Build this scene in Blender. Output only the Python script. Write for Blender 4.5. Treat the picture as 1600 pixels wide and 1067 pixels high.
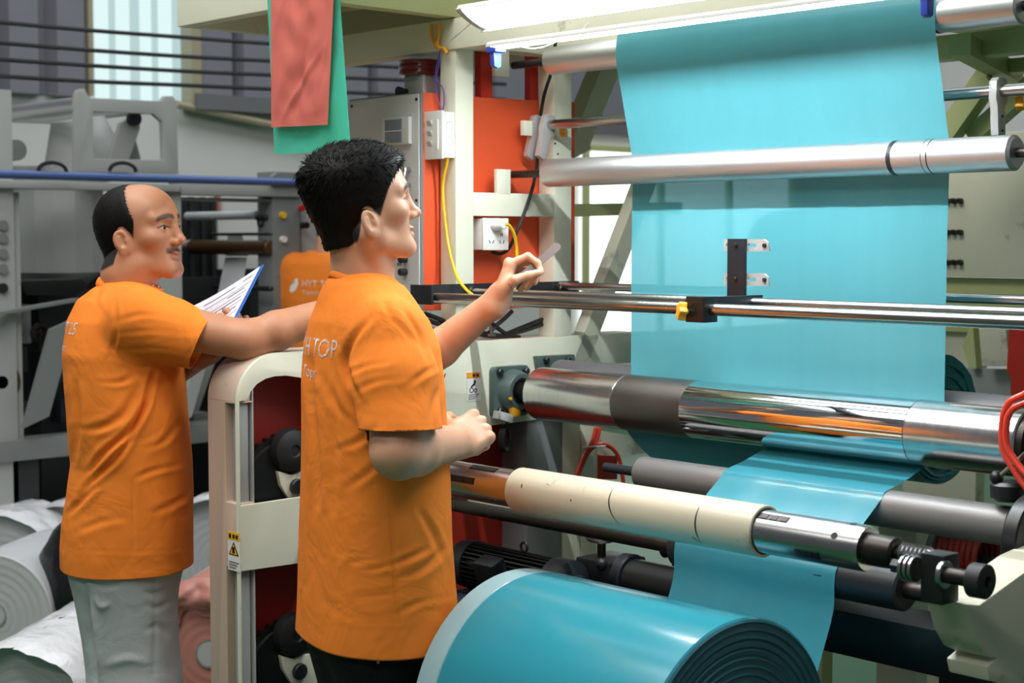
import bpy, bmesh, math, random
import numpy as np
from mathutils import Vector, Matrix, noise
from mathutils.geometry import tessellate_polygon
from mathutils.bvhtree import BVHTree

for _o in list(bpy.data.objects):
    bpy.data.objects.remove(_o)
S = bpy.context.scene
COL = S.collection
random.seed(3)
rng = np.random.default_rng(5)

# ------------------------------------------------------------------ camera
F_PX, CX, CY = 2500.0, 800.0, 533.5
CAM = Vector((0, 0, 1.52))
YAW = math.atan2(2294, 2500)
PITCH = math.atan2(160.5, 2500)
_f = Vector((-math.cos(YAW) * math.cos(PITCH), math.sin(YAW) * math.cos(PITCH), -math.sin(PITCH)))
_r = Vector((math.sin(YAW), math.cos(YAW), 0))
_u = _r.cross(_f)
cam_d = bpy.data.cameras.new('camera')
cam_d.sensor_width = 36.0
cam_d.lens = 36.0 * F_PX / 1600.0
cam_d.clip_start = 0.05
cam = bpy.data.objects.new('camera', cam_d)
COL.objects.link(cam)
cam.matrix_world = Matrix(((_r.x, _u.x, -_f.x, CAM.x), (_r.y, _u.y, -_f.y, CAM.y), (_r.z, _u.z, -_f.z, CAM.z), (0, 0, 0, 1)))
cam_d.dof.use_dof = True
cam_d.dof.focus_distance = 3.3
cam_d.dof.aperture_fstop = 5.6
S.camera = cam

# ------------------------------------------------------------------ light
S.view_settings.view_transform = 'Standard'
S.view_settings.look = 'None'
S.view_settings.gamma = 1.0
S.view_settings.use_curve_mapping = False
S.view_settings.exposure = 0.0
world = bpy.data.worlds.new('world')
S.world = world
world.use_nodes = True
_bg = world.node_tree.nodes['Background']
_bg.inputs[0].default_value = (0.86, 0.93, 1.0, 1)
_bg.inputs[1].default_value = 0.12

def area_light(name, loc, target, sx, sy, power, col=(1, 1, 1)):
    l = bpy.data.lights.new(name, 'AREA')
    l.shape = 'RECTANGLE'
    l.size, l.size_y, l.energy, l.color = sx, sy, power, col
    o = bpy.data.objects.new(name, l)
    COL.objects.link(o)
    o.location = loc
    o.rotation_euler = (Vector(target) - Vector(loc)).to_track_quat('-Z', 'Y').to_euler()
    return o
# factory ceiling lights, an added front fill row and the roof lights above the aisle
area_light('ceiling_light_row', (-2.8, 0.7, 4.4), (-2.9, 1.5, 0.9), 4.0, 1.4, 140, (1.0, 0.98, 0.94))
area_light('ceiling_fill_front', (-1.3, -1.6, 4.2), (-2.6, 2.2, 1.0), 4.0, 0.5, 48, (1.0, 0.98, 0.95))  # unseen row added for chrome highlights and frontal fill
area_light('roof_light', (-5.5, 3.0, 6.3), (-5.5, 3.0, 0), 5, 5, 175, (0.93, 0.97, 1.0))
area_light('roof_light_rear', (-4.5, 8.0, 6.3), (-4.5, 8.0, 0), 5, 4, 170, (0.93, 0.97, 1.0))

# ------------------------------------------------------------------ pixel rays -> world points
def ray(px, py):
    return _f + _r * ((px - CX) / F_PX) + _u * ((CY - py) / F_PX)
def PX(px, py, X):
    d = ray(px, py); return CAM + d * ((X - CAM.x) / d.x)
def PY(px, py, Y):
    d = ray(px, py); return CAM + d * ((Y - CAM.y) / d.y)
def PZ(px, py, Z):
    d = ray(px, py); return CAM + d * ((Z - CAM.z) / d.z)
_fh = Vector((_f.x, _f.y, 0)).normalized()
def PD(px, py, dep):
    d = ray(px, py); return CAM + d * (dep / d.dot(_fh))

# ------------------------------------------------------------------ materials
MATS = {}
def lin(c):
    return tuple((x / 12.92 if x <= 0.04045 else ((x + 0.055) / 1.055) ** 2.4) for x in [v / 255.0 for v in c])
def mat(name, rgb, rough=0.5, metal=0.0, var=0.0, vscale=8.0, bump=0.0, bscale=60.0, emit=0.0, alpha=1.0,
        trans=0.0, coat=0.0, dirt=0.0, dirtcol=(0.03, 0.025, 0.02), dscale=5.0, stretch=(1, 1, 1), spec=0.5, sheen=0.0):
    """procedural principled material; rgb in sRGB 0-255"""
    m = bpy.data.materials.new(name)
    m.use_nodes = True
    nt = m.node_tree
    b = nt.nodes['Principled BSDF']
    c = lin(rgb)
    b.inputs['Base Color'].default_value = (*c, 1)
    b.inputs['Roughness'].default_value = rough
    b.inputs['Metallic'].default_value = metal
    b.inputs['Alpha'].default_value = alpha
    b.inputs['Specular IOR Level'].default_value = spec
    b.inputs['Transmission Weight'].default_value = trans
    b.inputs['Coat Weight'].default_value = coat
    if sheen: b.inputs['Sheen Weight'].default_value = sheen
    if emit:
        b.inputs['Emission Color'].default_value = (*c, 1)
        b.inputs['Emission Strength'].default_value = emit
    if var or bump or dirt:
        tc = nt.nodes.new('ShaderNodeTexCoord')
        mp = nt.nodes.new('ShaderNodeMapping')
        mp.inputs['Scale'].default_value = stretch
        nt.links.new(tc.outputs['Object'], mp.inputs['Vector'])
    col_out = None
    if var:
        n = nt.nodes.new('ShaderNodeTexNoise')
        n.inputs['Scale'].default_value = vscale
        n.inputs['Detail'].default_value = 5
        nt.links.new(mp.outputs[0], n.inputs['Vector'])
        mx = nt.nodes.new('ShaderNodeMix'); mx.data_type = 'RGBA'
        mx.inputs[6].default_value = (*[max(0, v * (1 - var)) for v in c], 1)
        mx.inputs[7].default_value = (*[min(1, v * (1 + var)) for v in c], 1)
        nt.links.new(n.outputs[0], mx.inputs[0])
        col_out = mx.outputs[2]
        rr = nt.nodes.new('ShaderNodeMapRange')
        rr.inputs[3].default_value = max(0.02, rough - var * 0.3)
        rr.inputs[4].default_value = min(1, rough + var * 0.3)
        nt.links.new(n.outputs[0], rr.inputs[0])
        nt.links.new(rr.outputs[0], b.inputs['Roughness'])
    if dirt:
        n2 = nt.nodes.new('ShaderNodeTexNoise')
        n2.inputs['Scale'].default_value = dscale
        n2.inputs['Detail'].default_value = 8
        n2.inputs['Roughness'].default_value = 0.7
        nt.links.new(mp.outputs[0], n2.inputs['Vector'])
        cr = nt.nodes.new('ShaderNodeMapRange')
        cr.inputs[1].default_value = 0.66 - dirt * 0.1
        cr.inputs[2].default_value = 0.74
        nt.links.new(n2.outputs[0], cr.inputs[0])
        mm = nt.nodes.new('ShaderNodeMath'); mm.operation = 'MULTIPLY'
        mm.inputs[1].default_value = 0.75
        nt.links.new(cr.outputs[0], mm.inputs[0])
        mx2 = nt.nodes.new('ShaderNodeMix'); mx2.data_type = 'RGBA'
        if col_out: nt.links.new(col_out, mx2.inputs[6])
        else: mx2.inputs[6].default_value = (*c, 1)
        mx2.inputs[7].default_value = (*dirtcol, 1)
        nt.links.new(mm.outputs[0], mx2.inputs[0])
        col_out = mx2.outputs[2]
    if col_out: nt.links.new(col_out, b.inputs['Base Color'])
    if bump:
        n3 = nt.nodes.new('ShaderNodeTexNoise')
        n3.inputs['Scale'].default_value = bscale
        n3.inputs['Detail'].default_value = 4
        nt.links.new(mp.outputs[0], n3.inputs['Vector'])
        bp = nt.nodes.new('ShaderNodeBump')
        bp.inputs['Strength'].default_value = bump
        bp.inputs['Distance'].default_value = 0.01
        nt.links.new(n3.outputs[0], bp.inputs['Height'])
        nt.links.new(bp.outputs[0], b.inputs['Normal'])
    MATS[name] = m
    return m

mat('cream_paint', (224, 226, 204), 0.38, var=0.05, dirt=0.25, dscale=3.0, bump=0.03, bscale=90)
mat('cream_worn', (214, 212, 190), 0.42, var=0.08, dirt=0.75, dscale=6.0, bump=0.05)
mat('olive_paint', (190, 196, 138), 0.5, var=0.06)
mat('orange_paint', (232, 92, 50), 0.42, var=0.05, bump=0.04, bscale=120)
mat('red_paint', (150, 34, 20), 0.5, var=0.08)
mat('bright_red_paint', (200, 45, 28), 0.45, var=0.05)
mat('chrome', (232, 234, 238), 0.08, 1.0)
mat('chrome_worn', (212, 212, 212), 0.22, 1.0, var=0.12, vscale=30, dirt=0.3, dscale=22, stretch=(3, .6, .6))
mat('chrome_dull', (120, 116, 112), 0.42, 1.0, var=0.2, vscale=12)
mat('aluminium', (222, 222, 223), 0.42, 1.0, var=0.04, vscale=20, stretch=(0.3, 6, 6))
mat('steel', (176, 176, 176), 0.26, 1.0, var=0.12, vscale=25)
mat('steel_worn', (170, 168, 164), 0.22, 1.0, var=0.2, vscale=16, dirt=0.45, dscale=14, stretch=(0.7, 2, 2))
mat('brushed_cast', (186, 186, 182), 0.42, 0.25, var=0.1, bump=0.15, bscale=200)
mat('dark_steel', (62, 58, 54), 0.4, 0.85, var=0.3, vscale=18)
mat('black_steel', (30, 33, 38), 0.42, 0.08, var=0.15)
mat('black_paint', (20, 21, 22), 0.38, var=0.1)
mat('black_rubber', (26, 26, 27), 0.55, var=0.1)
mat('dark_blue_paint', (30, 32, 48), 0.45, var=0.1)
mat('rubber_grey', (86, 86, 88), 0.5, var=0.06)
mat('grey_roller', (120, 118, 116), 0.42, 0.3, var=0.06)
mat('machine_grey', (164, 167, 164), 0.5, var=0.06, dirt=0.2)
mat('machine_grey_dark', (122, 126, 125), 0.5, var=0.08, dirt=0.3)
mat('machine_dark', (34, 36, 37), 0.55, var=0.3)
mat('green_casting', (74, 92, 88), 0.42, var=0.12, bump=0.1, bscale=150)
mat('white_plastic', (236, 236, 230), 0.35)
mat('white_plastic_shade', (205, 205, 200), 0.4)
mat('display_grey', (120, 126, 136), 0.2)
mat('cabinet_grey', (192, 194, 190), 0.42, var=0.03)
mat('yellow_cable', (246, 200, 20), 0.4)
mat('yellow_plastic', (240, 170, 30), 0.35)
mat('blue_plastic', (60, 80, 190), 0.35)
mat('blue_pipe', (74, 96, 150), 0.45)
mat('violet_wire', (90, 70, 170), 0.4)
mat('black_cable', (22, 22, 23), 0.45)
mat('white_wire', (225, 225, 220), 0.4)
mat('red_hose', (226, 62, 38), 0.3, coat=0.3)
mat('cardboard_tube', (200, 193, 170), 0.3, var=0.05, dirt=0.35, dscale=9, coat=0.25)
mat('core_edge', (190, 170, 130), 0.7)
mat('sticker_white', (232, 230, 224), 0.4)
mat('sticker_orange', (238, 140, 40), 0.4)
mat('sticker_yellow', (236, 190, 40), 0.4)
mat('ink_black', (26, 26, 26), 0.5)
mat('ink_grey', (120, 122, 128), 0.6)
mat('pink_front', (206, 182, 164), 0.42, var=0.08, dirt=0.45, dscale=7.0)  # cream-grey paint with the orange shirt's reflection mixed into the base colour
mat('roll_white', (190, 193, 195), 0.42, var=0.06, bump=0.12, bscale=14)
mat('roll_side', (182, 184, 184), 0.6, var=0.08)
mat('film_wrap', (226, 228, 230), 0.16, var=0.04, bump=0.9, bscale=16, coat=0.4)
mat('film_pink', (190, 128, 116), 0.45, var=0.06, bump=0.15, bscale=14)
mat('film_green', (104, 180, 40), 0.4, var=0.05)
mat('black_bag', (24, 25, 27), 0.3, bump=0.6, bscale=14)
mat('floor_green', (38, 92, 58), 0.4, spec=.3, var=0.1, dirt=0.15)
mat('wall_white', (214, 214, 210), 0.7, var=0.03)
mat('cladding', (128, 128, 136), 0.55, var=0.06)
mat('cladding_trim', (112, 112, 114), 0.55)
mat('beige_pipe', (168, 158, 132), 0.5)
mat('brown_roller', (84, 60, 34), 0.35, 0.3, var=0.2)
mat('shirt_print', (240, 232, 222), 0.6)
mat('paper', (232, 234, 246), 0.6)
mat('clip_blue', (50, 110, 200), 0.35)
mat('strip_wood', (86, 66, 58), 0.4, 0.0, var=0.1)
mat('lamp_white', (240, 242, 240), 0.3)
mat('alarm_red', (110, 16, 14), 0.18, coat=0.4)

def emission(name, rgb, strength):
    m = bpy.data.materials.new(name); m.use_nodes = True
    nt = m.node_tree; nt.nodes.clear()
    o = nt.nodes.new('ShaderNodeOutputMaterial'); e = nt.nodes.new('ShaderNodeEmission')
    e.inputs[0].default_value = (*lin(rgb), 1); e.inputs[1].default_value = strength
    nt.links.new(e.outputs[0], o.inputs[0])
    MATS[name] = m
    return m
emission('tube_light', (244, 250, 255), 15.0)
emission('strip_light', (244, 250, 255), 450.0)
emission('skylight_rib', (226, 250, 248), 1.0)
emission('window_light', (250, 253, 255), 2.2)
emission('skylight_sheet', (206, 236, 236), 0.78)

def film_mat(name, rgb, transl=0.45, rough=0.28, alpha=1.0, streak=0.06, vec=(18, 18, 0.2)):
    m = bpy.data.materials.new(name); m.use_nodes = True
    nt = m.node_tree
    b = nt.nodes['Principled BSDF']
    out = nt.nodes['Material Output']
    c = lin(rgb)
    b.inputs['Roughness'].default_value = rough
    tc = nt.nodes.new('ShaderNodeTexCoord'); mp = nt.nodes.new('ShaderNodeMapping')
    mp.inputs['Scale'].default_value = vec
    nt.links.new(tc.outputs['Object'], mp.inputs[0])
    n = nt.nodes.new('ShaderNodeTexNoise'); n.inputs['Scale'].default_value = 1.5; n.inputs['Detail'].default_value = 4
    nt.links.new(mp.outputs[0], n.inputs['Vector'])
    mx = nt.nodes.new('ShaderNodeMix'); mx.data_type = 'RGBA'
    mx.inputs[6].default_value = (*[v * (1 - streak) for v in c], 1)
    mx.inputs[7].default_value = (*[min(1, v * (1 + streak)) for v in c], 1)
    nt.links.new(n.outputs[0], mx.inputs[0])
    nt.links.new(mx.outputs[2], b.inputs['Base Color'])
    bp = nt.nodes.new('ShaderNodeBump'); bp.inputs['Strength'].default_value = 0.08; bp.inputs['Distance'].default_value = 0.004
    nt.links.new(n.outputs[0], bp.inputs['Height']); nt.links.new(bp.outputs[0], b.inputs['Normal'])
    t = nt.nodes.new('ShaderNodeBsdfTranslucent')
    nt.links.new(mx.outputs[2], t.inputs[0])
    ms = nt.nodes.new('ShaderNodeMixShader'); ms.inputs[0].default_value = transl
    nt.links.new(b.outputs[0], ms.inputs[1]); nt.links.new(t.outputs[0], ms.inputs[2])
    last = ms.outputs[0]
    if alpha < 1:
        tr = nt.nodes.new('ShaderNodeBsdfTransparent'); tr.inputs[0].default_value = (*[0.3 + 0.7 * v for v in c], 1)
        m2 = nt.nodes.new('ShaderNodeMixShader'); m2.inputs[0].default_value = alpha
        nt.links.new(tr.outputs[0], m2.inputs[1]); nt.links.new(last, m2.inputs[2]); last = m2.outputs[0]
    nt.links.new(last, out.inputs[0])
    MATS[name] = m
    return m
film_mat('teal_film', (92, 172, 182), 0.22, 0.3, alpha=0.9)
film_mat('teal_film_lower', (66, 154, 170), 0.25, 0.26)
mat('teal_roll', (44, 138, 154), 0.18, var=0.05, vscale=5, stretch=(0.4, 3, 3), bump=0.05, bscale=6)
mat('teal_roll_side', (34, 92, 108), 0.55, var=0.1)
mat('teal_roll_rear', (70, 150, 158), 0.5, var=0.15)
mat('film_edge_grey', (150, 182, 186), 0.16, var=0.05)
film_mat('bag_red', (240, 136, 122), 0.3, 0.12, streak=0.04, vec=(4, 4, 1))
film_mat('bag_green', (100, 214, 188), 0.4, 0.14, streak=0.05, vec=(4, 4, 1))

# ------------------------------------------------------------------ geometry collector
class G:
    def __init__(self): self.v = []; self.f = []
    def add(self, vs, fs):
        n = len(self.v); self.v += [tuple(v) for v in vs]; self.f += [tuple(i + n for i in f) for f in fs]; return self
    def box(self, x0, x1, y0, y1, z0, z1):
        return self.add([(x0, y0, z0), (x1, y0, z0), (x1, y1, z0), (x0, y1, z0), (x0, y0, z1), (x1, y0, z1), (x1, y1, z1), (x0, y1, z1)],
                        [(0, 3, 2, 1), (4, 5, 6, 7), (0, 1, 5, 4), (1, 2, 6, 5), (2, 3, 7, 6), (3, 0, 4, 7)])
    def obox(self, c, ax, ay, az):
        c, ax, ay, az = Vector(c), Vector(ax), Vector(ay), Vector(az)
        vs = [c + ax * sx + ay * sy + az * sz for sz in (-1, 1) for sx, sy in ((-1, -1), (1, -1), (1, 1), (-1, 1))]
        return self.add(vs, [(0, 3, 2, 1), (4, 5, 6, 7), (0, 1, 5, 4), (1, 2, 6, 5), (2, 3, 7, 6), (3, 0, 4, 7)])
    def bar(self, a, b, w, h, up=(0, 0, 1)):
        a, b = Vector(a), Vector(b); d = (b - a); L = d.length; d.normalize()
        s = d.cross(Vector(up)).normalized(); t = s.cross(d)
        return self.obox((a + b) / 2, d * (L / 2), s * (w / 2), t * (h / 2))
    def lathe(self, p0, d, prof, n=32):
        p0, d = Vector(p0), Vector(d).normalized()
        a = d.orthogonal().normalized(); b = d.cross(a)
        vs, fs = [], []
        for t, r in prof:
            for k in range(n):
                g = 2 * math.pi * k / n
                vs.append(p0 + d * t + (a * math.cos(g) + b * math.sin(g)) * max(r, 1e-5))
        for i in range(len(prof) - 1):
            for k in range(n):
                k2 = (k + 1) % n
                fs.append((i * n + k, i * n + k2, (i + 1) * n + k2, (i + 1) * n + k))
        if prof[0][1] > 1e-4: fs.append(tuple(range(n - 1, -1, -1)))
        if prof[-1][1] > 1e-4: fs.append(tuple((len(prof) - 1) * n + k for k in range(n)))
        return self.add(vs, fs)
    def cyl(self, a, b, r, r2=None, n=24, ch=0.0):
        a, b = Vector(a), Vector(b); L = (b - a).length; r2 = r if r2 is None else r2
        prof = [(0, r), (L, r2)] if not ch else [(0, r - ch), (ch, r), (L - ch, r2), (L, r2 - ch)]
        return self.lathe(a, b - a, prof, n)
    def ring(self, c, d, R, r, n=32, m=8):
        c, d = Vector(c), Vector(d).normalized(); a = d.orthogonal().normalized(); b = d.cross(a)
        vs, fs = [], []
        for i in range(n):
            g = 2 * math.pi * i / n; e = a * math.cos(g) + b * math.sin(g)
            for j in range(m):
                h = 2 * math.pi * j / m
                vs.append(c + e * (R + r * math.cos(h)) + d * (r * math.sin(h)))
        for i in range(n):
            for j in range(m):
                i2, j2 = (i + 1) % n, (j + 1) % m
                fs.append((i * m + j, i2 * m + j, i2 * m + j2, i * m + j2))
        return self.add(vs, fs)
    def ball(self, c, r, n=16, m=10):
        r = (r, r, r) if not hasattr(r, '__len__') else r
        vs = [(c[0], c[1], c[2] - r[2])]; fs = []
        for i in range(1, m):
            p = -math.pi / 2 + math.pi * i / m
            for k in range(n):
                g = 2 * math.pi * k / n
                vs.append((c[0] + r[0] * math.cos(p) * math.cos(g), c[1] + r[1] * math.cos(p) * math.sin(g), c[2] + r[2] * math.sin(p)))
        vs.append((c[0], c[1], c[2] + r[2])); top = len(vs) - 1
        for k in range(n):
            fs.append((0, 1 + (k + 1) % n, 1 + k))
            fs.append((top, 1 + (m - 2) * n + k, 1 + (m - 2) * n + (k + 1) % n))
        for i in range(m - 2):
            for k in range(n):
                k2 = (k + 1) % n
                fs.append((1 + i * n + k, 1 + i * n + k2, 1 + (i + 1) * n + k2, 1 + (i + 1) * n + k))
        return self.add(vs, fs)
    def tube(self, pts, r, n=8, sub=6, smooth=True):
        pts = [Vector(p) for p in pts]
        path = catmull(pts, sub) if smooth and len(pts) > 2 else pts
        vs, fs = [], []
        d0 = (path[1] - path[0]).normalized(); a = d0.orthogonal().normalized()
        for i, p in enumerate(path):
            d = (path[min(i + 1, len(path) - 1)] - path[max(i - 1, 0)]).normalized()
            a = (a - d * a.dot(d)).normalized(); b = d.cross(a)
            rr = r[0] + (r[1] - r[0]) * i / (len(path) - 1) if hasattr(r, '__len__') else r
            for k in range(n):
                g = 2 * math.pi * k / n
                vs.append(p + (a * math.cos(g) + b * math.sin(g)) * rr)
        for i in range(len(path) - 1):
            for k in range(n):
                k2 = (k + 1) % n
                fs.append((i * n + k, i * n + k2, (i + 1) * n + k2, (i + 1) * n + k))
        fs.append(tuple(range(n - 1, -1, -1))); fs.append(tuple((len(path) - 1) * n + k for k in range(n)))
        return self.add(vs, fs)
    def prism(self, outer, holes, fn, t0, t1):
        """extrude a 2D outline with holes; fn(a,b,t) -> xyz"""
        loops = [outer] + list(holes)
        tris = tessellate_polygon([[Vector((p[0], p[1], 0)) for p in l] for l in loops])
        flat = [p for l in loops for p in l]; n = len(flat)
        vs = [fn(p[0], p[1], t0) for p in flat] + [fn(p[0], p[1], t1) for p in flat]
        fs = [tuple(t) for t in tris] + [tuple(i + n for i in reversed(t)) for t in tris]
        k = 0
        for l in loops:
            m = len(l)
            for i in range(m):
                j = (i + 1) % m
                fs.append((k + i, k + j, k + j + n, k + i + n))
            k += m
        return self.add(vs, fs)

def catmull(pts, sub=6):
    out = []
    P = [pts[0] * 2 - pts[1]] + pts + [pts[-1] * 2 - pts[-2]]
    for i in range(1, len(P) - 2):
        for k in range(sub):
            t = k / sub
            a, b, c, d = P[i - 1], P[i], P[i + 1], P[i + 2]
            out.append(0.5 * ((2 * b) + (c - a) * t + (2 * a - 5 * b + 4 * c - d) * t * t + (3 * b - a - 3 * c + d) * t ** 3))
    out.append(pts[-1])
    return out
def rrect(a0, a1, b0, b1, r, n=5):
    pts = []
    for cx, cy, s in ((a1 - r, b1 - r, 0), (a0 + r, b1 - r, 90), (a0 + r, b0 + r, 180), (a1 - r, b0 + r, 270)):
        for k in range(n + 1):
            g = math.radians(s + 90 * k / n); pts.append((cx + r * math.cos(g), cy + r * math.sin(g)))
    return pts
def circ(a, b, r, n=24):
    return [(a + r * math.cos(2 * math.pi * k / n), b + r * math.sin(2 * math.pi * k / n)) for k in range(n)]
fX = lambda a, b, t: (t, a, b)      # outline in (Y,Z), extruded along X
fY = lambda a, b, t: (a, t, b)      # outline in (X,Z), extruded along Y
fZ = lambda a, b, t: (a, b, t)

def obj(name, g, material, parent=None, bevel=0.0, smooth=True, ang=35, label=None, fixn=True):
    me = bpy.data.meshes.new(name)
    me.from_pydata([tuple(v) for v in g.v], [], g.f)
    if fixn or bevel:
        bm = bmesh.new(); bm.from_mesh(me)
        if fixn: bmesh.ops.recalc_face_normals(bm, faces=bm.faces)
        if bevel:
            es = [e for e in bm.edges if len(e.link_faces) == 2 and e.calc_face_angle(0) > 0.6]
            bmesh.ops.bevel(bm, geom=es, offset=bevel, segments=2, profile=0.6, affect='EDGES', clamp_overlap=True)
        bm.to_mesh(me); bm.free()
    if smooth:
        me.shade_smooth(); me.set_sharp_from_angle(angle=math.radians(ang))
    me.materials.append(MATS[material] if isinstance(material, str) else material)
    o = bpy.data.objects.new(name, me)
    COL.objects.link(o)
    if parent is not None: attach(o, parent)
    if label: o['label'] = label
    return o
def world_loc(o):
    v = Vector(o.location)
    while o.parent: o = o.parent; v += Vector(o.location)
    return v
def attach(o, parent):
    o.parent = parent; o.location = -world_loc(parent)
def thing(name, label, cat, loc, group=None):
    o = bpy.data.objects.new(name, None); COL.objects.link(o)
    o.empty_display_size = 0.1
    o.location = loc; o['label'] = label; o['category'] = cat
    if group: o['group'] = group
    return o
def tag(o, label, cat, group=None, kind=None):
    o['label'] = label; o['category'] = cat
    if group: o['group'] = group
    if kind: o['kind'] = kind
    return o
def struct(o):
    o['kind'] = 'structure'; return o
def dup(o, off, label=None):
    r = o.copy(); COL.objects.link(r); r.location = Vector(o.location) + Vector(off)
    if label: r['label'] = label
    for ch in list(o.children):
        c = ch.copy(); COL.objects.link(c); c.parent = r
        for g in ch.children:
            d = g.copy(); COL.objects.link(d); d.parent = c
    return r
def text_mesh(body, size, origin, xdir, ydir, depth=0.0004):
    """flat lettering as a mesh G placed with its baseline start at origin"""
    cu = bpy.data.curves.new('t', 'FONT'); cu.body = body; cu.size = size; cu.resolution_u = 2; cu.extrude = depth
    o = bpy.data.objects.new('t', cu); COL.objects.link(o)
    bpy.context.view_layer.update()
    me = bpy.data.meshes.new_from_object(o.evaluated_get(bpy.context.evaluated_depsgraph_get()))
    xd, yd = Vector(xdir).normalized(), Vector(ydir).normalized(); zd = xd.cross(yd)
    g = G(); g.add([Vector(origin) + xd * v.co.x + yd * v.co.y + zd * v.co.z for v in me.vertices], [tuple(p.vertices) for p in me.polygons])
    bpy.data.objects.remove(o); bpy.data.curves.remove(cu); bpy.data.meshes.remove(me)
    return g
def bolt(parent, c, d, r=0.008, h=0.007, m='dark_steel', name='bolt'):
    return obj(name, G().lathe(c, d, [(0, r), (h * 0.8, r), (h, r * 0.75)], 6), m, parent, smooth=False)
# ------------------------------------------------------------------ signed distance sculpting (bodies, clothes, hair)
def grid(b0, b1, h):
    ax = [np.arange(b0[i], b1[i] + h, h, dtype=np.float32) for i in range(3)]
    return ax[0][:, None, None], ax[1][None, :, None], ax[2][None, None, :]
def s_cap(P, a, b, ra, rb):
    ax, ay, az = (float(v) for v in a); bx, by, bz = (float(v) for v in b)
    dx, dy, dz = bx - ax, by - ay, bz - az
    L = dx * dx + dy * dy + dz * dz + 1e-12
    x, y, z = P[0] - ax, P[1] - ay, P[2] - az
    h = np.clip((x * dx + y * dy + z * dz) / L, 0, 1)
    return np.sqrt((x - h * dx) ** 2 + (y - h * dy) ** 2 + (z - h * dz) ** 2) - (ra + (rb - ra) * h)
def s_ell(P, c, r):
    x, y, z = P[0] - c[0], P[1] - c[1], P[2] - c[2]
    k0 = np.sqrt((x / r[0]) ** 2 + (y / r[1]) ** 2 + (z / r[2]) ** 2)
    k1 = np.sqrt((x / r[0] ** 2) ** 2 + (y / r[1] ** 2) ** 2 + (z / r[2] ** 2) ** 2) + 1e-9
    return k0 * (k0 - 1) / k1
def s_box(P, c, hs, r):
    q = [np.abs(P[i] - c[i]) - (hs[i] - r) for i in range(3)]
    m = [np.maximum(v, 0) for v in q]
    return np.sqrt(m[0] ** 2 + m[1] ** 2 + m[2] ** 2) + np.minimum(np.maximum(np.maximum(q[0], q[1]), q[2]), 0) - r
def smin(a, b, k):
    h = np.maximum(k - np.abs(a - b), 0) / k
    return np.minimum(a, b) - h * h * k * 0.25
def smax(a, b, k): return -smin(-a, -b, k)
def rotP(P, M):
    """coordinates of P in the frame with columns M (3x3) and origin o"""
    R, o = M
    x, y, z = P[0] - o[0], P[1] - o[1], P[2] - o[2]
    return tuple(x * R[0][j] + y * R[1][j] + z * R[2][j] for j in range(3))
def surface_nets(F, b0, h):
    F = F.astype(np.float32)
    nx, ny, nz = F.shape
    S_ = F < 0
    c = [S_[i:nx - 1 + i, j:ny - 1 + j, k:nz - 1 + k] for i in (0, 1) for j in (0, 1) for k in (0, 1)]
    cnt = sum(v.astype(np.int8) for v in c)
    act = (cnt > 0) & (cnt < 8)
    I = np.argwhere(act)
    idx = -np.ones(act.shape, np.int64); idx[act] = np.arange(len(I))
    acc = np.zeros((len(I), 3), np.float32); num = np.zeros((len(I), 1), np.float32)
    corners = [(i, j, k) for i in (0, 1) for j in (0, 1) for k in (0, 1)]
    val = {cc: F[I[:, 0] + cc[0], I[:, 1] + cc[1], I[:, 2] + cc[2]] for cc in corners}
    for a in corners:
        for ax in range(3):
            if a[ax]: continue
            b = tuple(1 if t == ax else a[t] for t in range(3))
            va, vb = val[a], val[b]
            m = (va < 0) != (vb < 0)
            t = np.where(m, va / np.where(m, va - vb, 1), 0)
            p = np.tile(np.array(a, np.float32), (len(I), 1)); p[:, ax] += t
            acc += np.where(m[:, None], p, 0); num += m[:, None]
    V = (acc / num + I) * h + np.array([float(v) for v in b0], np.float32)
    quads = []
    for ax in range(3):
        u, w = (ax + 1) % 3, (ax + 2) % 3
        sl0 = [slice(None)] * 3; sl1 = [slice(None)] * 3
        sl0[ax] = slice(0, -1); sl1[ax] = slice(1, None)
        for t in (u, w): sl0[t] = slice(1, -1); sl1[t] = slice(1, -1)
        A, B = S_[tuple(sl0)], S_[tuple(sl1)]
        for flip, M in ((False, A & ~B), (True, ~A & B)):
            E = np.argwhere(M)
            if not len(E): continue
            E[:, u] += 1; E[:, w] += 1
            def cell(du, dw):
                q = E.copy(); q[:, u] -= du; q[:, w] -= dw
                return idx[q[:, 0], q[:, 1], q[:, 2]]
            Q = np.stack([cell(1, 1), cell(0, 1), cell(0, 0), cell(1, 0)], 1)
            quads.append(Q[:, ::-1] if flip else Q)
    Q = np.concatenate(quads); Q = Q[(Q >= 0).all(1)]
    return V.astype(np.float64), Q
def relax(V, Q, it=2, f=0.5):
    E = np.concatenate([Q[:, [0, 1]], Q[:, [1, 2]], Q[:, [2, 3]], Q[:, [3, 0]]])
    E = np.concatenate([E, E[:, ::-1]])
    n = np.bincount(E[:, 0], minlength=len(V))[:, None].clip(1)
    for _ in range(it):
        s = np.stack([np.bincount(E[:, 0], V[E[:, 1], k], minlength=len(V)) for k in range(3)], 1) / n
        V = V + (s - V) * f
    return V
def vnormals(V, Q):
    n = np.cross(V[Q[:, 2]] - V[Q[:, 0]], V[Q[:, 3]] - V[Q[:, 1]])
    N = np.stack([np.bincount(Q.ravel(), np.repeat(n[:, k], 4), minlength=len(V)) for k in range(3)], 1)
    return N / (np.linalg.norm(N, axis=1, keepdims=True) + 1e-12)
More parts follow.
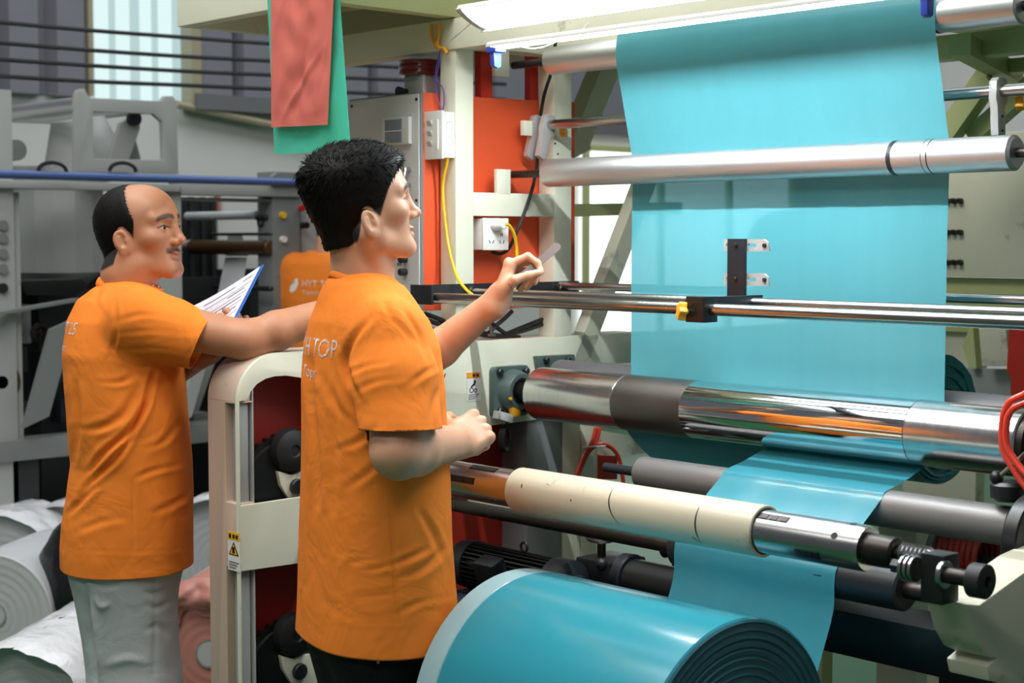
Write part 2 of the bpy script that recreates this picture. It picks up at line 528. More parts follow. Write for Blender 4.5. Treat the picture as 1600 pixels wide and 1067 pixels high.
def mesh_np(name, V, Q, material, parent=None, attrs=None):
    me = bpy.data.meshes.new(name)
    me.vertices.add(len(V)); me.vertices.foreach_set('co', np.ascontiguousarray(V, np.float32).ravel())
    k = Q.shape[1]
    me.loops.add(Q.size); me.loops.foreach_set('vertex_index', np.ascontiguousarray(Q, np.int32).ravel())
    me.polygons.add(len(Q)); me.polygons.foreach_set('loop_start', np.arange(0, Q.size, k, dtype=np.int32))
    me.update(calc_edges=True)
    me.shade_smooth()
    for nm, arr in (attrs or {}).items():
        at = me.attributes.new(nm, 'FLOAT', 'POINT'); at.data.foreach_set('value', arr.astype(np.float32))
    me.materials.append(MATS[material] if isinstance(material, str) else material)
    o = bpy.data.objects.new(name, me); COL.objects.link(o)
    if parent is not None: attach(o, parent)
    return o
def to_world(V, M):
    R, o = np.array(M[0]), np.array(M[1]); return V @ R.T + o
def frame(x, zhint, o):
    """columns x,y,z as rows-of-matrix; x kept, z as close to zhint as possible"""
    x = Vector(x).normalized(); y = Vector(zhint).cross(x).normalized(); z = x.cross(y)
    R = [[x.x, y.x, z.x], [x.y, y.y, z.y], [x.z, y.z, z.z]]
    return (R, (o[0], o[1], o[2]))
def proj_np(V):
    D = V - np.array(CAM); z = D @ np.array(_f)
    return CX + F_PX * (D @ np.array(_r)) / z, CY - F_PX * (D @ np.array(_u)) / z, z
# ================================================================== SETTING
XW = -9.0
struct(obj('floor', G().box(XW, 1.5, -1.5, 12.0, -0.1, 0.0), 'floor_green'))
ZC = PX(300, 163, XW).z                        # foot of the corrugated cladding
wl = struct(obj('wall_left', G().box(XW - 0.15, XW, -1.5, 12.0, 0.0, ZC), 'wall_white'))
def corrugated(y0, y1, z0, z1, x, pitch=0.33, rib=0.05, dep=0.05):
    g = G(); vs = []; fs = []
    ys = []
    y = y0
    while y < y1 - 1e-6:
        for dy, dx in ((0, 0), (pitch - 3 * rib, 0), (pitch - 2 * rib, dep), (pitch - rib, dep)):
            if y + dy < y1: ys.append((y + dy, dx))
        y += pitch
    ys.append((y1, 0))
    for yy, dx in ys: vs += [(x + dx, yy, z0), (x + dx, yy, z1)]
    for i in range(len(ys) - 1): fs.append((2 * i, 2 * i + 2, 2 * i + 3, 2 * i + 1))
    return g.add(vs, fs)
ys0, ys1 = PX(131, 75, XW).y, PX(284, 75, XW).y
ZT = 6.6
for a, b in ((-1.5, 1.0), (1.0, 3.0), (3.0, ys0)):
    obj('cladding_sheet', corrugated(a, b, ZC, ZT, XW + .1, 0.30, 0.04, -0.09), 'cladding', wl, smooth=False, fixn=False)
for k in range(6):
    a = ys1 + (12.0 - ys1) * k / 6; b = ys1 + (12.0 - ys1) * (k + 1) / 6
    obj('cladding_sheet', corrugated(a, b, ZC, ZT, XW + .1, 0.4, 0.03, -0.09), 'cladding', wl, smooth=False, fixn=False)
w1 = struct(obj('window_1', corrugated(ys0, ys1, ZC, ZT, XW - 0.01, 0.42, 0.07, 0.05), 'skylight_sheet', smooth=False, fixn=False))
for px in (155, 188, 222, 254):
    yy = PX(px, 75, XW).y
    obj('sheet_rib', G().box(XW + 0.005, XW + 0.055, yy - 0.035, yy + 0.035, ZC, ZT), 'skylight_rib', w1)
struct(obj('trim_1', G().box(XW, XW + 0.14, ys1 + 0.02, 12.0, ZC - 0.04, ZC + 0.06), 'cladding_trim'))
struct(obj('trim_2', G().box(XW, XW + 0.12, ys0 - 0.03, ys0, ZC, ZT).box(XW, XW + 0.12, ys1, ys1 + 0.07, ZC - 0.04, ZT), 'beige_pipe'))
# bright window behind the machine, panes in a pale frame
wa, wb = PX(905, 300, XW).y, 11.6
w2 = struct(obj('window_2', G().box(XW + 0.02, XW + 0.05, wa, wb, 0.75, ZC - 0.15), 'window_light'))
fr = G()
for yy in np.linspace(wa, wb, 4): fr.box(XW + 0.05, XW + 0.10, yy - 0.025, yy + 0.025, 0.70, ZC - 0.12)
fr.box(XW + 0.05, XW + 0.10, wa - 0.03, wb + 0.03, 0.70, 0.76).box(XW + 0.05, XW + 0.10, wa - 0.03, wb + 0.03, ZC - 0.17, ZC - 0.12)
obj('window_frame', fr, 'olive_paint', w2, bevel=0.004)
struct(obj('wall_back', G().box(XW, 1.5, 12.0, 12.15, 0.0, ZT), 'wall_white'))
# sloping conduit on the white wall
pa, pb = PX(276, 163, XW + 0.1), PX(430, 196, XW + 0.1)
pc = pb + (pb - pa) * 2.2
tag(obj('conduit', G().tube([pa, pb, pc], 0.026, 8, smooth=False), 'beige_pipe'), 'beige conduit sloping along the white wall left of the grey cabinet', 'pipe')

# four slack wires strung across the hall
wires = [((0, 35), (135, 47), (282, 58), (420, 68), (600, 78)), ((0, 67), (135, 78), (282, 88), (420, 95), (600, 104)),
         ((0, 93), (135, 102), (282, 111), (420, 117), (600, 124)), ((0, 119), (135, 127), (282, 133), (420, 139), (600, 147))]
wname = ['topmost', 'second from the top', 'third from the top', 'lowest']
for w, nm in zip(wires, wname):
    pts = [PX(px, py, XW + 2.4) for px, py in w]
    pts = [pts[0] + (pts[0] - pts[1]) * 0.6] + pts + [pts[-1] + (pts[-1] - pts[-2]) * 1.2]
    tag(obj('overhead_wire', G().tube(pts, 0.010, 6, 4), 'black_cable'), f'black overhead wire in front of the skylight, {nm} of the four', 'wire', 'overhead wires')

# ================================================================== MACHINE FRAME
XF, XB = -3.0, -3.124
mf = thing('machine_frame', 'cream and orange side frame of the film winding machine', 'machine', (XF, 2.5, 0))
def yz(px, py, X=XF):
    p = PX(px, py, X); return (p.y, p.z)
ZTOP = PX(940, 522, XF).z
YF, YR = PX(372, 700, XF).y, PX(938, 560, XF).y
R0 = 0.105
outer = [(YF, 0.0), (YF, ZTOP - R0)] + [(YF + R0 - R0 * math.cos(math.radians(a)), ZTOP - R0 + R0 * math.sin(math.radians(a))) for a in range(10, 91, 10)]
outer += [(YR, ZTOP), (YR, PX(938, 640, XF).z), (PX(835, 656, XF).y, PX(835, 656, XF).z), (PX(690, 675, XF).y, PX(690, 675, XF).z),
          (PX(660, 720, XF).y, PX(660, 740, XF).z), (PX(660, 720, XF).y, 0.0)]
ya, yb = YF + 0.045, PX(655, 700, XF).y - 0.05
za0, za1 = PX(400, 788, XF).z, PX(430, 590, XF).z
ya = YF + 0.005
arch = [(ya, yz(374, 791)[1]), yz(548, 765), yz(550, 700), yz(546, 660), yz(532, 630), yz(505, 604), yz(474, 591), yz(448, 587), yz(430, 588), yz(415, 592), yz(402, 600), yz(392, 612), yz(386, 626), (ya, yz(374, 627)[1])]
low = [(ya, 0.12), (yb, 0.12), (yb, PX(600, 862, XF).z), (ya, PX(376, 893, XF).z)]
obj('side_plate', G().prism(outer, [arch, low], fX, XF - 0.012, XF), 'cream_paint', mf, bevel=0.002)
# rounded cream front rail, shirt reflection tinted in, with two notches for the slide channels
zf_n = [min(PX(360, 625, XF).z, ZTOP - R0 - .004), PX(360, 790, XF).z, PX(360, 893, XF).z, 0.1]
xn = XF - 0.052
rail_o = [(XB, 0), (XB, ZTOP - R0), (XF - 0.0125, ZTOP - R0), (XF - 0.0125, zf_n[0]), (xn, zf_n[0]), (xn, zf_n[1]), (XF - 0.0125, zf_n[1]), (XF - 0.0125, zf_n[2]), (xn, zf_n[2]), (xn, 0)]
fr_g = G().prism(rail_o, [], fY, YF, YF + 0.05)
vs = []; fs = []
for i, a in enumerate(range(0, 91, 9)):
    c, s = math.cos(math.radians(a)), math.sin(math.radians(a))
    for rr in (R0, R0 - 0.04):
        for xx in (XB, XF - 0.0125): vs.append((xx, YF + R0 - rr * c, ZTOP - R0 + rr * s))
for i in range(10):
    o = 4 * i
    fs += [(o, o + 1, o + 5, o + 4), (o + 2, o + 6, o + 7, o + 3), (o, o + 4, o + 6, o + 2), (o + 1, o + 3, o + 7, o + 5)]
fr_g.add(vs, fs)
fr_g.box(XB, XF - 0.0125, YF + R0, YR - 0.02, ZTOP - 0.04, ZTOP - 0.0005)
obj('front_rail', fr_g, 'pink_front', mf, bevel=0.004)
ch = G()
for z0, z1 in ((zf_n[1], zf_n[0]), (0.1, zf_n[2])):
    ch.box(xn + 0.001, xn + 0.008, YF + 0.02, YF + 0.045, z0, z1 + .05)
    ch.box(xn + 0.001, XF - 0.013, YF + 0.045, YF + 0.05, z0, z1 + .05)
    ch.box(xn + 0.022, xn + 0.032, YF + 0.012, YF + 0.04, z0, z1)
obj('slide_channel', ch, 'machine_grey', mf, bevel=0.001)
# dark red inner back plate
obj('inner_panel', G().box(XB + 0.005, XB + 0.02, YF + 0.02, PX(826, 800, XF).y + 0.05, 0.05, ZTOP - 0.05), 'red_paint', mf)
# lower columns under the side plate
for (x0, x1, m_, nm, zt) in ((826, 880, 'machine_grey_dark', 'grey_column', 1.10), (882, 909, 'cream_worn', 'lower_post', 1.12), (911, 936, 'cream_paint', 'lower_post', ZTOP - 0.05)):
    y0, y1 = PX(x0, 760, XF).y, PX(x1, 760, XF).y
    obj(nm, G().box(XB + 0.02, XF - 0.006, y0, y1, 0, zt), m_, mf, bevel=0.003)
obj('lower_cross_plate', G().prism([yz(936, 672), yz(1040, 690), yz(1050, 700), yz(985, 712), yz(945, 712)], [], fX, XF - 0.02, XF), 'cream_worn', mf)
obj('lower_guard', G().prism([yz(944, 715), yz(985, 708), yz(985, 752), yz(944, 752)], [], fX, XF - 0.06, XF - 0.05), 'bright_red_paint', mf)
# upper posts
ypost = [(PX(712, 300, XF).y, PX(740, 300, XF).y), (PX(866, 300, XF).y, PX(893, 300, XF).y)]
ZBEAM = PX(740, 80, XF).z
for a, b in ypost:
    obj('upper_post', G().box(XF - 0.058, XF, a, b, ZTOP, ZBEAM + 0.02), 'cream_paint', mf, bevel=0.002)
za, zb = PX(800, 338, XF).z, PX(800, 302, XF).z
obj('cross_bar', G().box(XF - 0.03, XF - 0.0005, ypost[0][1] - 0.003, ypost[1][0] + 0.003, za, zb), 'cream_paint', mf, bevel=0.002)
# roller lugs rising from the cross bar and hanging from the beam
def lug(px0, px1, py0, py1, thick=0.012, x=XF):
    a, b = PX(px0, py0, x), PX(px1, py1, x)
    obj('roller_lug', G().box(x - thick, x, min(a.y, b.y), max(a.y, b.y), min(a.z, b.z), max(a.z, b.z)), 'cream_paint', mf, bevel=0.001)
lug(777, 798, 264, 304)
lug(774, 796, 76, 120)
lug(818, 832, 188, 212)
# orange guards outside the frame
XO = XF - 0.062
g1 = obj('orange_guard', G().prism([yz(706, 150, XO), yz(842, 157, XO), yz(868, 157, XO), yz(898, 160, XO), yz(898, 470, XO), yz(843, 478, XO), yz(706, 492, XO)], [], fX, XO - 0.02, XO), 'orange_paint', mf)
for px0, px1 in ((752, 770), (830, 842)):
    a, b = yz(px0, 105, XO), yz(px1, 155, XO)
    obj('red_post', G().box(XO - 0.025, XO - 0.002, a[0], b[0], b[1] - 0.01, ZBEAM + 0.02), 'bright_red_paint', mf)
# top beams and the platform
zb0, zb1 = ZBEAM, ZBEAM + 0.075
yb0 = ypost[0][0]
obj('top_beam', G().box(-3.6, -1.1, yb0 - 0.005, yb0 + 0.055, zb0, zb1), 'cream_paint', mf, bevel=0.003)
obj('top_beam', G().box(-3.6, -1.1, ypost[1][1] - 0.06, ypost[1][1], zb0, zb1), 'cream_paint', mf, bevel=0.003)
obj('top_side_beam', G().box(XF - 0.06, XF + 0.002, yb0 + 0.05, ypost[1][1] + 0.9, zb0 + 0.01, zb1 - 0.005), 'cream_paint', mf, bevel=0.003)
obj('diagonal_brace', G().obox(PX(955, 420, XF - 0.02), (0.02, 0, 0), (PX(1000, 300, XF) - PX(920, 510, XF)) * 0.80, (0, 0.040, 0.018)), 'cream_worn', mf)
obj('diagonal_brace', G().obox((PX(935, 130, XF - 0.3) + PX(900, 215, XF - 0.3)) / 2, (0.03, 0, 0), (PX(955, 90, XF) - PX(900, 225, XF)) * 0.6, (0, 0.05, 0.02)), 'cream_worn', mf)
obj('rear_cross_bar', G().bar(PX(880, 329, XF - 0.2), PX(1060, 325, XF - 0.2), 0.03, 0.035), 'olive_paint', mf)
obj('rear_foot_block', G().box(XF - 0.1, XF - 0.004, YR + 0.002, YR + 0.16, PX(945, 570, XF).z, ZTOP), 'cream_paint', mf, bevel=0.004)

# platform above, hollow underneath
P0 = PZ(480, 5, zb1); P1 = PZ(268, 42, zb1)
pf = thing('overhead_platform', 'cream steel box platform above the machine with an olive underside', 'platform', (XF, 2.6, zb1))
py0 = P0.y
obj('platform_edge', G().box(P1.x, XF - 0.001, py0, py0 + 0.04, zb1 + 0.001, zb1 + 0.26), 'cream_paint', pf, bevel=0.003)
obj('platform_edge', G().box(XF - 0.04, XF + 0.005, py0, 3.9, zb1 + 0.002, zb1 + 0.262), 'olive_paint', pf, bevel=0.003)
obj('platform_edge', G().box(P1.x, P1.x + 0.03, py0 + 0.04, 3.9, zb1 + 0.001, zb1 + 0.26), 'cream_paint', pf, bevel=0.003)
obj('platform_deck', G().box(P1.x + 0.03, XF - 0.04, py0 + 0.04, 3.9, zb1 + 0.16, zb1 + 0.18), 'olive_paint', pf)
obj('platform_rib', G().box(P1.x + 0.03, XF - 0.04, py0 + 0.38, py0 + 0.41, zb1 + 0.06, zb1 + 0.16), 'olive_paint', pf)

# ------------------------------------------------------------------ rollers
def xat(px, py, Y): return PY(px, py, Y).x
def roller(name, label, Y, z, r, xa, xb, m, shaft_l=0.0, shaft_r=0.0, sr=0.012, sm='dark_steel', parts=(), ch=0.004, group=None):
    t = thing(name, label, 'roller', ((xa + xb) / 2, Y, z), group)
    obj('roller_body', G().cyl((xa, Y, z), (xb, Y, z), r, n=48, ch=ch), m, t)
    if shaft_l: obj('shaft', G().cyl((xa - shaft_l, Y, z), (xa + 0.01, Y, z), sr, n=20, ch=0.002), sm, t)
    if shaft_r: obj('shaft', G().cyl((xb - 0.01, Y, z), (xb + shaft_r, Y, z), sr, n=20, ch=0.002), sm, t)
    for (nm, x0, x1, rr, mm) in parts:
        obj(nm, G().cyl((x0, Y, z), (x1, Y, z), rr, n=48, ch=0.0006), mm, t)
    return t
CHY = 2.74
zc = PY(830, 613, CHY).z
RCH = 0.0655
xl, xr_ = xat(817, 613, CHY) + RCH, xat(1562, 690, CHY) + RCH
x1, x2, x3 = [xat(p_, 640, CHY) + .058 for p_ in (956, 1060, 1400)]
t = thing('chrome_roller', 'large mirror chrome roller with a dull worn band near its left end', 'roller', ((xl + xr_) / 2, CHY, zc))
obj('worn_end', G().cyl((xl, CHY, zc), (x1, CHY, zc), RCH, n=64, ch=0.004), 'chrome_worn', t, label='scratched left end of the chrome roller')
obj('dull_band', G().cyl((x1 - 0.002, CHY, zc), (x2, CHY, zc), RCH + 0.0004, n=64, ch=0.0003), 'chrome_dull', t, label='dull grey worn band')
obj('roller_body', G().cyl((x2 - 0.001, CHY, zc), (x3, CHY, zc), RCH, n=96, ch=0.0002), 'chrome', t)
obj('worn_end', G().cyl((x3 - 0.001, CHY, zc), (xr_, CHY, zc), RCH, n=96, ch=0.003), 'chrome_worn', t, label='right end of the chrome roller with black stains')
obj('shaft', G().lathe((XF + 0.01, CHY, zc), (1, 0, 0), [(0, 0.024), (xl - XF - 0.06, 0.024), (xl - XF - 0.02, 0.03), (xl - XF, 0.03)], 28), 'dark_steel', t)
obj('end_disc', G().lathe((xr_, CHY, zc), (1, 0, 0), [(0, RCH - 0.006), (0.012, RCH - 0.008), (0.014, 0.03), (0.06, 0.028), (0.062, 0.02), (0.15, 0.02)], 40), 'dark_steel', t)
RY = 2.872
ZN = PY(940, 567, RY).z - 0.050
roller('nip_roller', 'dark grey rubber nip roller behind the chrome roller', RY + 0.002, ZN, 0.050, XF + 0.05, xat(1600, 640, RY), 'rubber_grey', 0.04, 0.1, 0.02)
R2Y = 2.775
z2 = PY(845, 271, R2Y).z
xa2, xb2 = xat(841, 271, R2Y) + .034, xat(1597, 240, R2Y) - .01
ri = [xat(p, 245, R2Y) + .03 for p in (1379, 1386, 1388, 1440, 1444)]
roller('guide_roller', 'long brushed aluminium guide roller in front of the film with a black ring', R2Y, z2, 0.0345, xa2, xb2, 'aluminium', 0.14, 0.1, 0.0095, 'dark_steel',
       [('black_ring', ri[0], ri[1], 0.0352, 'black_rubber'), ('groove_ring', ri[3], ri[3] + 0.003, 0.0349, 'dark_steel'), ('groove_ring', ri[3] - 0.012, ri[3] - 0.010, 0.0349, 'dark_steel')], ch=0.006)
R1Y = 2.787
z1 = PY(850, 97, R1Y).z
roller('top_roller', 'aluminium roller at the very top that the film runs over', R1Y, z1, 0.0345, xat(846, 97, R1Y) + .034, xat(1600, 20, R1Y), 'aluminium', 0.14, 0.1, 0.0095, 'black_steel',
       [('black_ring', xat(1466, 25, R1Y), xat(1471, 25, R1Y), 0.0352, 'black_rubber')], ch=0.004)
I1Y, I1Z, I1R = 2.625, PY(1000, 738, 2.625).z, 0.037
roller('idler_roller', 'grey idler roller under the chrome roller carrying the slit film', I1Y, I1Z, I1R, xat(984, 735, I1Y) + .036, xat(1588, 815, I1Y), 'grey_roller', 0.115, 0.1, 0.011, 'black_steel')
DY, DZ = 2.49, PY(1380, 914, 2.49).z
roller('lower_drum', 'dark drum right of the film below the paper core', DY, DZ, 0.041, -2.2, xat(1417, 935, DY), 'black_steel', 0.75, 0.11, 0.017, 'dark_steel')
tag(obj("cross_beam", G().box(-1.95, -1.2, 2.55, 2.68, PY(1400, 1035, 2.55).z - 0.01, PY(1400, 972, 2.55).z), 'black_paint', bevel=0.004), 'black cross beam low behind the film on the right', 'beam')
# lower support drums under the wound roll
for yy, lb in ((1.95, 'black support drum under the front of the teal roll'), (2.25, 'black support drum under the rear of the teal roll')):
    roller('support_drum', lb, yy, 0.3, 0.08, -2.98, -1.5, 'dark_blue_paint', 0.03, 0.05, 0.03, group=None)

# bearing housing of the chrome roller
bh = thing('bearing_housing', 'green cast flange bearing holding the left end of the chrome roller', 'bearing', (XF, CHY, zc))
s = 0.066
g = G().prism(rrect(CHY - s, CHY + s * 0.82, zc - s, zc + s * 0.95, 0.014), [], fX, XF, XF + 0.02)
obj('flange', g, 'green_casting', bh, bevel=0.003)
obj('hub', G().lathe((XF + 0.018, CHY, zc), (1, 0, 0), [(0, 0.056), (0.012, 0.052), (0.03, 0.047), (0.034, 0.044), (0.034, 0.034), (0.026, 0.032)], 36), 'green_casting', bh)
obj('bearing_race', G().ring((XF + 0.045, CHY, zc), (1, 0, 0), 0.031, 0.006, 32, 8), 'black_steel', bh)
for dy, dz in ((-1, 1), (0.8, 0.95), (-1, -1), (0.8, -1)):
    bolt(bh, (XF + 0.019, CHY + dy * (s - 0.016), zc + dz * (s - 0.016)), (1, 0, 0), 0.010, 0.012, 'black_steel')
obj('grease_nipple', G().cyl((XF + 0.04, CHY - 0.038, zc - 0.014), (XF + 0.055, CHY - 0.04, zc - 0.016), 0.006, 0.004, n=10), 'yellow_plastic', bh)
# small block with two bolts above
bb = thing('mounting_block', 'small grey casting with two hex bolts above the chrome roller', 'bracket', tuple(PX(860, 570, XF)))
obj('block', G().prism([yz(832, 556), yz(890, 553), yz(892, 574), yz(836, 582)], [], fX, XF, XF + 0.02), 'green_casting', bb, bevel=0.003)
for px in (852, 886):
    p = PX(px, 562, XF + 0.02); bolt(bb, p, (1, 0, 0), 0.0085, 0.012, 'black_steel')
# brake switch and coiled lead hanging below the bearing
sw = thing('limit_switch', 'little grey and orange sensor hanging under the green bearing', 'sensor', tuple(PX(795, 648, XF + 0.03)))
obj('sensor_body', G().obox(PX(786, 651, XF + 0.035), (0.012, 0, 0), (0, 0.024, -0.007), (0, 0.003, 0.010)), 'cabinet_grey', sw, bevel=0.002)
obj('sensor_tip', G().obox(PX(804, 642, XF + 0.04), (0.010, 0, 0), (0, 0.011, 0.002), (0, -0.002, 0.013)), 'yellow_plastic', sw, bevel=0.002)
c0 = PX(787, 686, XF + 0.02)
cl = G()
for k in range(4):
    a0 = 0.3 * k
    cl.tube([(XF + 0.02 + 0.004 * k, c0.y + (0.017 - 0.002 * k) * math.cos(a) , c0.z + 0.030 * math.sin(a)) for a in np.linspace(0, 2 * math.pi, 14)], 0.0028, 6, 2)
cl.tube([PX(795, 655, XF + 0.035), PX(790, 664, XF + 0.03), c0 + Vector((0, 0, 0.03))], 0.0028, 6, 4)
obj('coiled_lead', cl, 'black_cable', sw)

# ------------------------------------------------------------------ warning stickers
def sticker(name, label, O, xd, yd, w, h, top, icon, parent_cat='sticker'):
    xd, yd = Vector(xd).normalized(), Vector(yd).normalized(); n = xd.cross(yd)
    t = thing(name, label, parent_cat, tuple(O))
    def q(nm, a0, a1, b0, b1, m_, lift):
        c = Vector(O) + xd * ((a0 + a1) / 2) + yd * ((b0 + b1) / 2) + n * lift
        obj(nm, G().obox(c, xd * ((a1 - a0) / 2), yd * ((b1 - b0) / 2), n * 0.0004), m_, t, smooth=False)
    q('backing', 0, w, 0, h, 'sticker_white', 0.0005)
    q('header', 0, w, h * 0.80, h, top, 0.0010)
    g = G()
    if icon == 'triangle':
        pts = [(w * .5, h * .76), (w * .08, h * .40), (w * .92, h * .40)]
        c = Vector(O) + n * 0.0013
        g.add([c + xd * a + yd * b for a, b in pts], [(0, 1, 2)])
        obj('triangle_border', g, 'ink_black', t, smooth=False)
        pts = [(w * .5, h * .70), (w * .2, h * .43), (w * .8, h * .43)]
        obj('triangle_field', G().add([c + n * 0.0004 + xd * a + yd * b for a, b in pts], [(0, 1, 2)]), 'sticker_yellow', t, smooth=False)
        q('figure', w * .40, w * .60, h * .46, h * .62, 'ink_black', 0.002)
    else:
        c = Vector(O) + n * 0.0016
        g.ring(c + xd * (w * .33) + yd * (h * .38), n, w * .13, w * .025, 16, 4)
        g.ring(c + xd * (w * .62) + yd * (h * .36), n, w * .10, w * .025, 16, 4)
        obj('rollers_icon', g, 'ink_black', t)
        pts = [(w * .62, h * .74), (w * .50, h * .72), (w * .48, h * .62), (w * .25, h * .50), (w * .30, h * .47), (w * .58, h * .55), (w * .66, h * .66)]
        obj('figure', G().add([c + xd * a + yd * b for a, b in pts], [tuple(range(len(pts)))]), 'ink_black', t, smooth=False)
    for k in range(3):
        q('text_line', w * .1, w * (.9 - .12 * k), h * (.20 - .07 * k), h * (.235 - .07 * k), 'ink_grey', 0.0012)
    q('header_mark', w * .12, w * .30, h * .84, h * .95, 'sticker_yellow' if top == 'sticker_orange' else 'ink_black', 0.0016)
    for k in range(2):
        q('header_text', w * (.42 + .26 * k), w * (.60 + .26 * k), h * .845, h * .945, 'ink_black', 0.0016)
a, b = PX(729, 627, XF), PX(750, 581, XF)
sticker('warning_sticker', 'orange topped pinch warning sticker on the cream plate beside the bearing', (XF + 0.0005, a.y, a.z), (0, 1, 0), (0, 0, 1), b.y - a.y, b.z - a.z, 'sticker_orange', 'rollers')
a, b = PY(357, 889, YF - 0.0005), PY(375, 834, YF - 0.0005)
sticker('warning_sticker', 'yellow triangle warning sticker on the pinkish front rail', (a.x, YF - 0.0005, a.z), (1, 0, 0), (0, 0, 1), b.x - a.x, b.z - a.z, 'sticker_yellow', 'triangle')

# ------------------------------------------------------------------ disc covers inside the arch
def brake_disc(label, cx, cy, X, R, digit):
    c = PX(cx, cy, X)
    t = thing('brake_disc', label, 'brake', tuple(c), None)
    n = 72
    prof = []
    for k in range(n * 2):
        rr = R if (k // 2) % 2 == 0 else R - 0.006
        g_ = math.pi * k / n; prof.append((c.y + rr * math.cos(g_), c.z + rr * math.sin(g_)))
    obj('toothed_rim', G().prism(prof, [], fX, X - 0.02, X), 'black_paint', t)
    obj('cover', G().lathe((X, c.y, c.z), (1, 0, 0), [(0, R * 0.90), (0.006, R * 0.88), (0.008, R * 0.5), (0.008, 0.0)], 48), 'black_paint', t)
    hub = PX(cx + 6, cy - 68, X + .02)
    obj('cap', G().lathe((X + 0.006, hub.y, hub.z), (1, 0, 0), [(0, R * 0.36), (0.022, R * 0.33), (0.030, R * 0.2), (0.030, R * .1), (.026, R * .08), (.026, 0)], 32), 'black_rubber', t)
    P_ = lambda x_, y_: yz(cx + x_, cy + y_, X + .02)
    obj('caliper', G().prism([P_(-16, -36), P_(6, -30), P_(26, -38), P_(70, -40), P_(70, 24), P_(22, 22), P_(0, 6), P_(-12, -14)], [], fX, X + 0.009, X + 0.022), 'cream_worn', t, bevel=0.002)
    q = PX(cx + 12, cy - 12, X + .022)
    obj('caliper_pin', G().cyl((X + 0.022, q.y, q.z), (X + 0.036, q.y, q.z), .019, n=24, ch=.003), 'black_steel', t)
    if digit:
        q = PX(cx - 22, cy - 70, X + .006)
        obj('painted_digit', text_mesh('1', 0.045, (X + 0.0085, q.y, q.z), (0, 1, 0.0), (0, 0.25, 1)), 'sticker_white', t, smooth=False)
brake_disc('black toothed brake disc marked 1 in the upper arch of the machine side', 450, 772, XF - 0.045, 0.143, True)
brake_disc('black toothed brake disc in the lower opening of the machine side', 454, 1060, XF - 0.045, 0.143, False)

# ------------------------------------------------------------------ guide rods and black bracket
br = thing('guide_rods', 'polished steel guide rods on black flat bar across the machine front', 'rail', tuple(PX(690, 462, XF + 0.05)))
RY1, RY2, RY3 = 2.46, 2.60, 2.91
zr1 = PY(690, 466, RY1).z
zr2, zr3 = zr1 + 0.009, PY(1540, 467, RY3).z
a, b = PX(678, 461, XF + 0.05), PX(921, 445, XF + 0.05)
hh = 0.022
obj('flat_bar', G().box(XF + 0.002, XF + 0.012, a.y, b.y, zr1 - .016, zr1 + .031), 'black_steel', br, bevel=0.001)
obj('end_plate', G().box(XF - 0.03, XF + 0.05, a.y - 0.008, a.y + 0.0, zr1 - .016, zr1 + .031), 'black_steel', br, bevel=0.001)
xr = xat(1700, 500, RY1)
obj('rod', G().cyl((XF + 0.012, RY1 + 0.008, zr1), (xr, RY1 + 0.008, zr1), 0.0125, n=24, ch=0.001), 'steel_worn', br)
obj('rod', G().cyl((XF + 0.012, RY2, zr2), (xr, RY2, zr2), 0.0115, n=24, ch=0.001), 'steel', br)
obj('rod', G().cyl((XF + 0.012, RY3, zr3), (xr, RY3, zr3), 0.010, n=24, ch=0.001), 'steel', br)
for yy in (RY2, RY3):
    obj('rod_collar', G().cyl((XF + 0.012, yy, zr2), (XF + 0.03, yy, zr2), 0.017, n=20, ch=0.002), 'dark_steel', br)
# slitting blade holder
p = PY(1092, 479, RY1)
cu = thing('film_slitter', 'black blade holder clamped on the front steel rod with yellow knob', 'slitter', (p.x, RY1, zr1))
wx = (xat(1115, 479, RY1) - xat(1072, 479, RY1)) / 2
obj('clamp_block', G().box(p.x - wx * .55, p.x + wx * .75, RY1 - 0.018, RY1 + 0.026, zr1 - 0.026, zr1 + 0.026), 'black_paint', cu, bevel=0.0015)
obj('cross_arm', G().box(p.x + wx * .1, p.x + wx * .65, RY1 + 0.02, RY2 + 0.035, zr1 - 0.014, zr2 + 0.016), 'black_steel', cu, bevel=0.001)
pa = PY(1151, 415, RY2)
pw = (xat(1165, 415, RY2) - xat(1138, 415, RY2)) / 2
zt_, zb_ = PY(1151, 373, RY2).z, PY(1151, 458, RY2).z
obj('upright_plate', G().box(pa.x - pw, pa.x + pw, RY2 - 0.003, RY2 + 0.005, zb_ - 0.008, zt_), 'black_steel', cu, bevel=0.001)
for py, lb in ((383, 0), (436, 1)):
    q = PY(1151, py, RY2 + 0.008)
    x0, x1 = xat(1128, py, RY2), xat(1197, py, RY2)
    hz = 0.0125
    sl = [rrect(x0 + 0.006, pa.x - pw - 0.003, q.z - 0.004, q.z + 0.004, 0.0035), rrect(pa.x + pw + 0.002, pa.x + pw + 0.024, q.z - 0.004, q.z + 0.004, 0.0035)]
    obj('slotted_strip', G().prism([(x0, q.z - hz), (x1, q.z - hz), (x1, q.z + hz * .5), (x1 - 0.012, q.z + hz), (x0, q.z + hz)], sl, fY, RY2 + 0.006, RY2 + 0.010), 'brushed_cast', cu)
    obj('blade', G().prism([(x1 - 0.014, q.z - hz), (x1 + 0.004, q.z - hz), (x1 - 0.006, q.z + hz), (x1 - 0.014, q.z + hz)], [], fY, RY2 + 0.010, RY2 + 0.0112), 'chrome', cu)
    bolt(cu, (pa.x, RY2 - 0.003, q.z), (0, -1, 0), 0.0045, 0.003, 'dark_steel', 'screw')
    bolt(cu, (x1 - 0.008, RY2 + 0.006, q.z), (0, -1, 0), 0.005, 0.004, 'black_steel', 'screw')
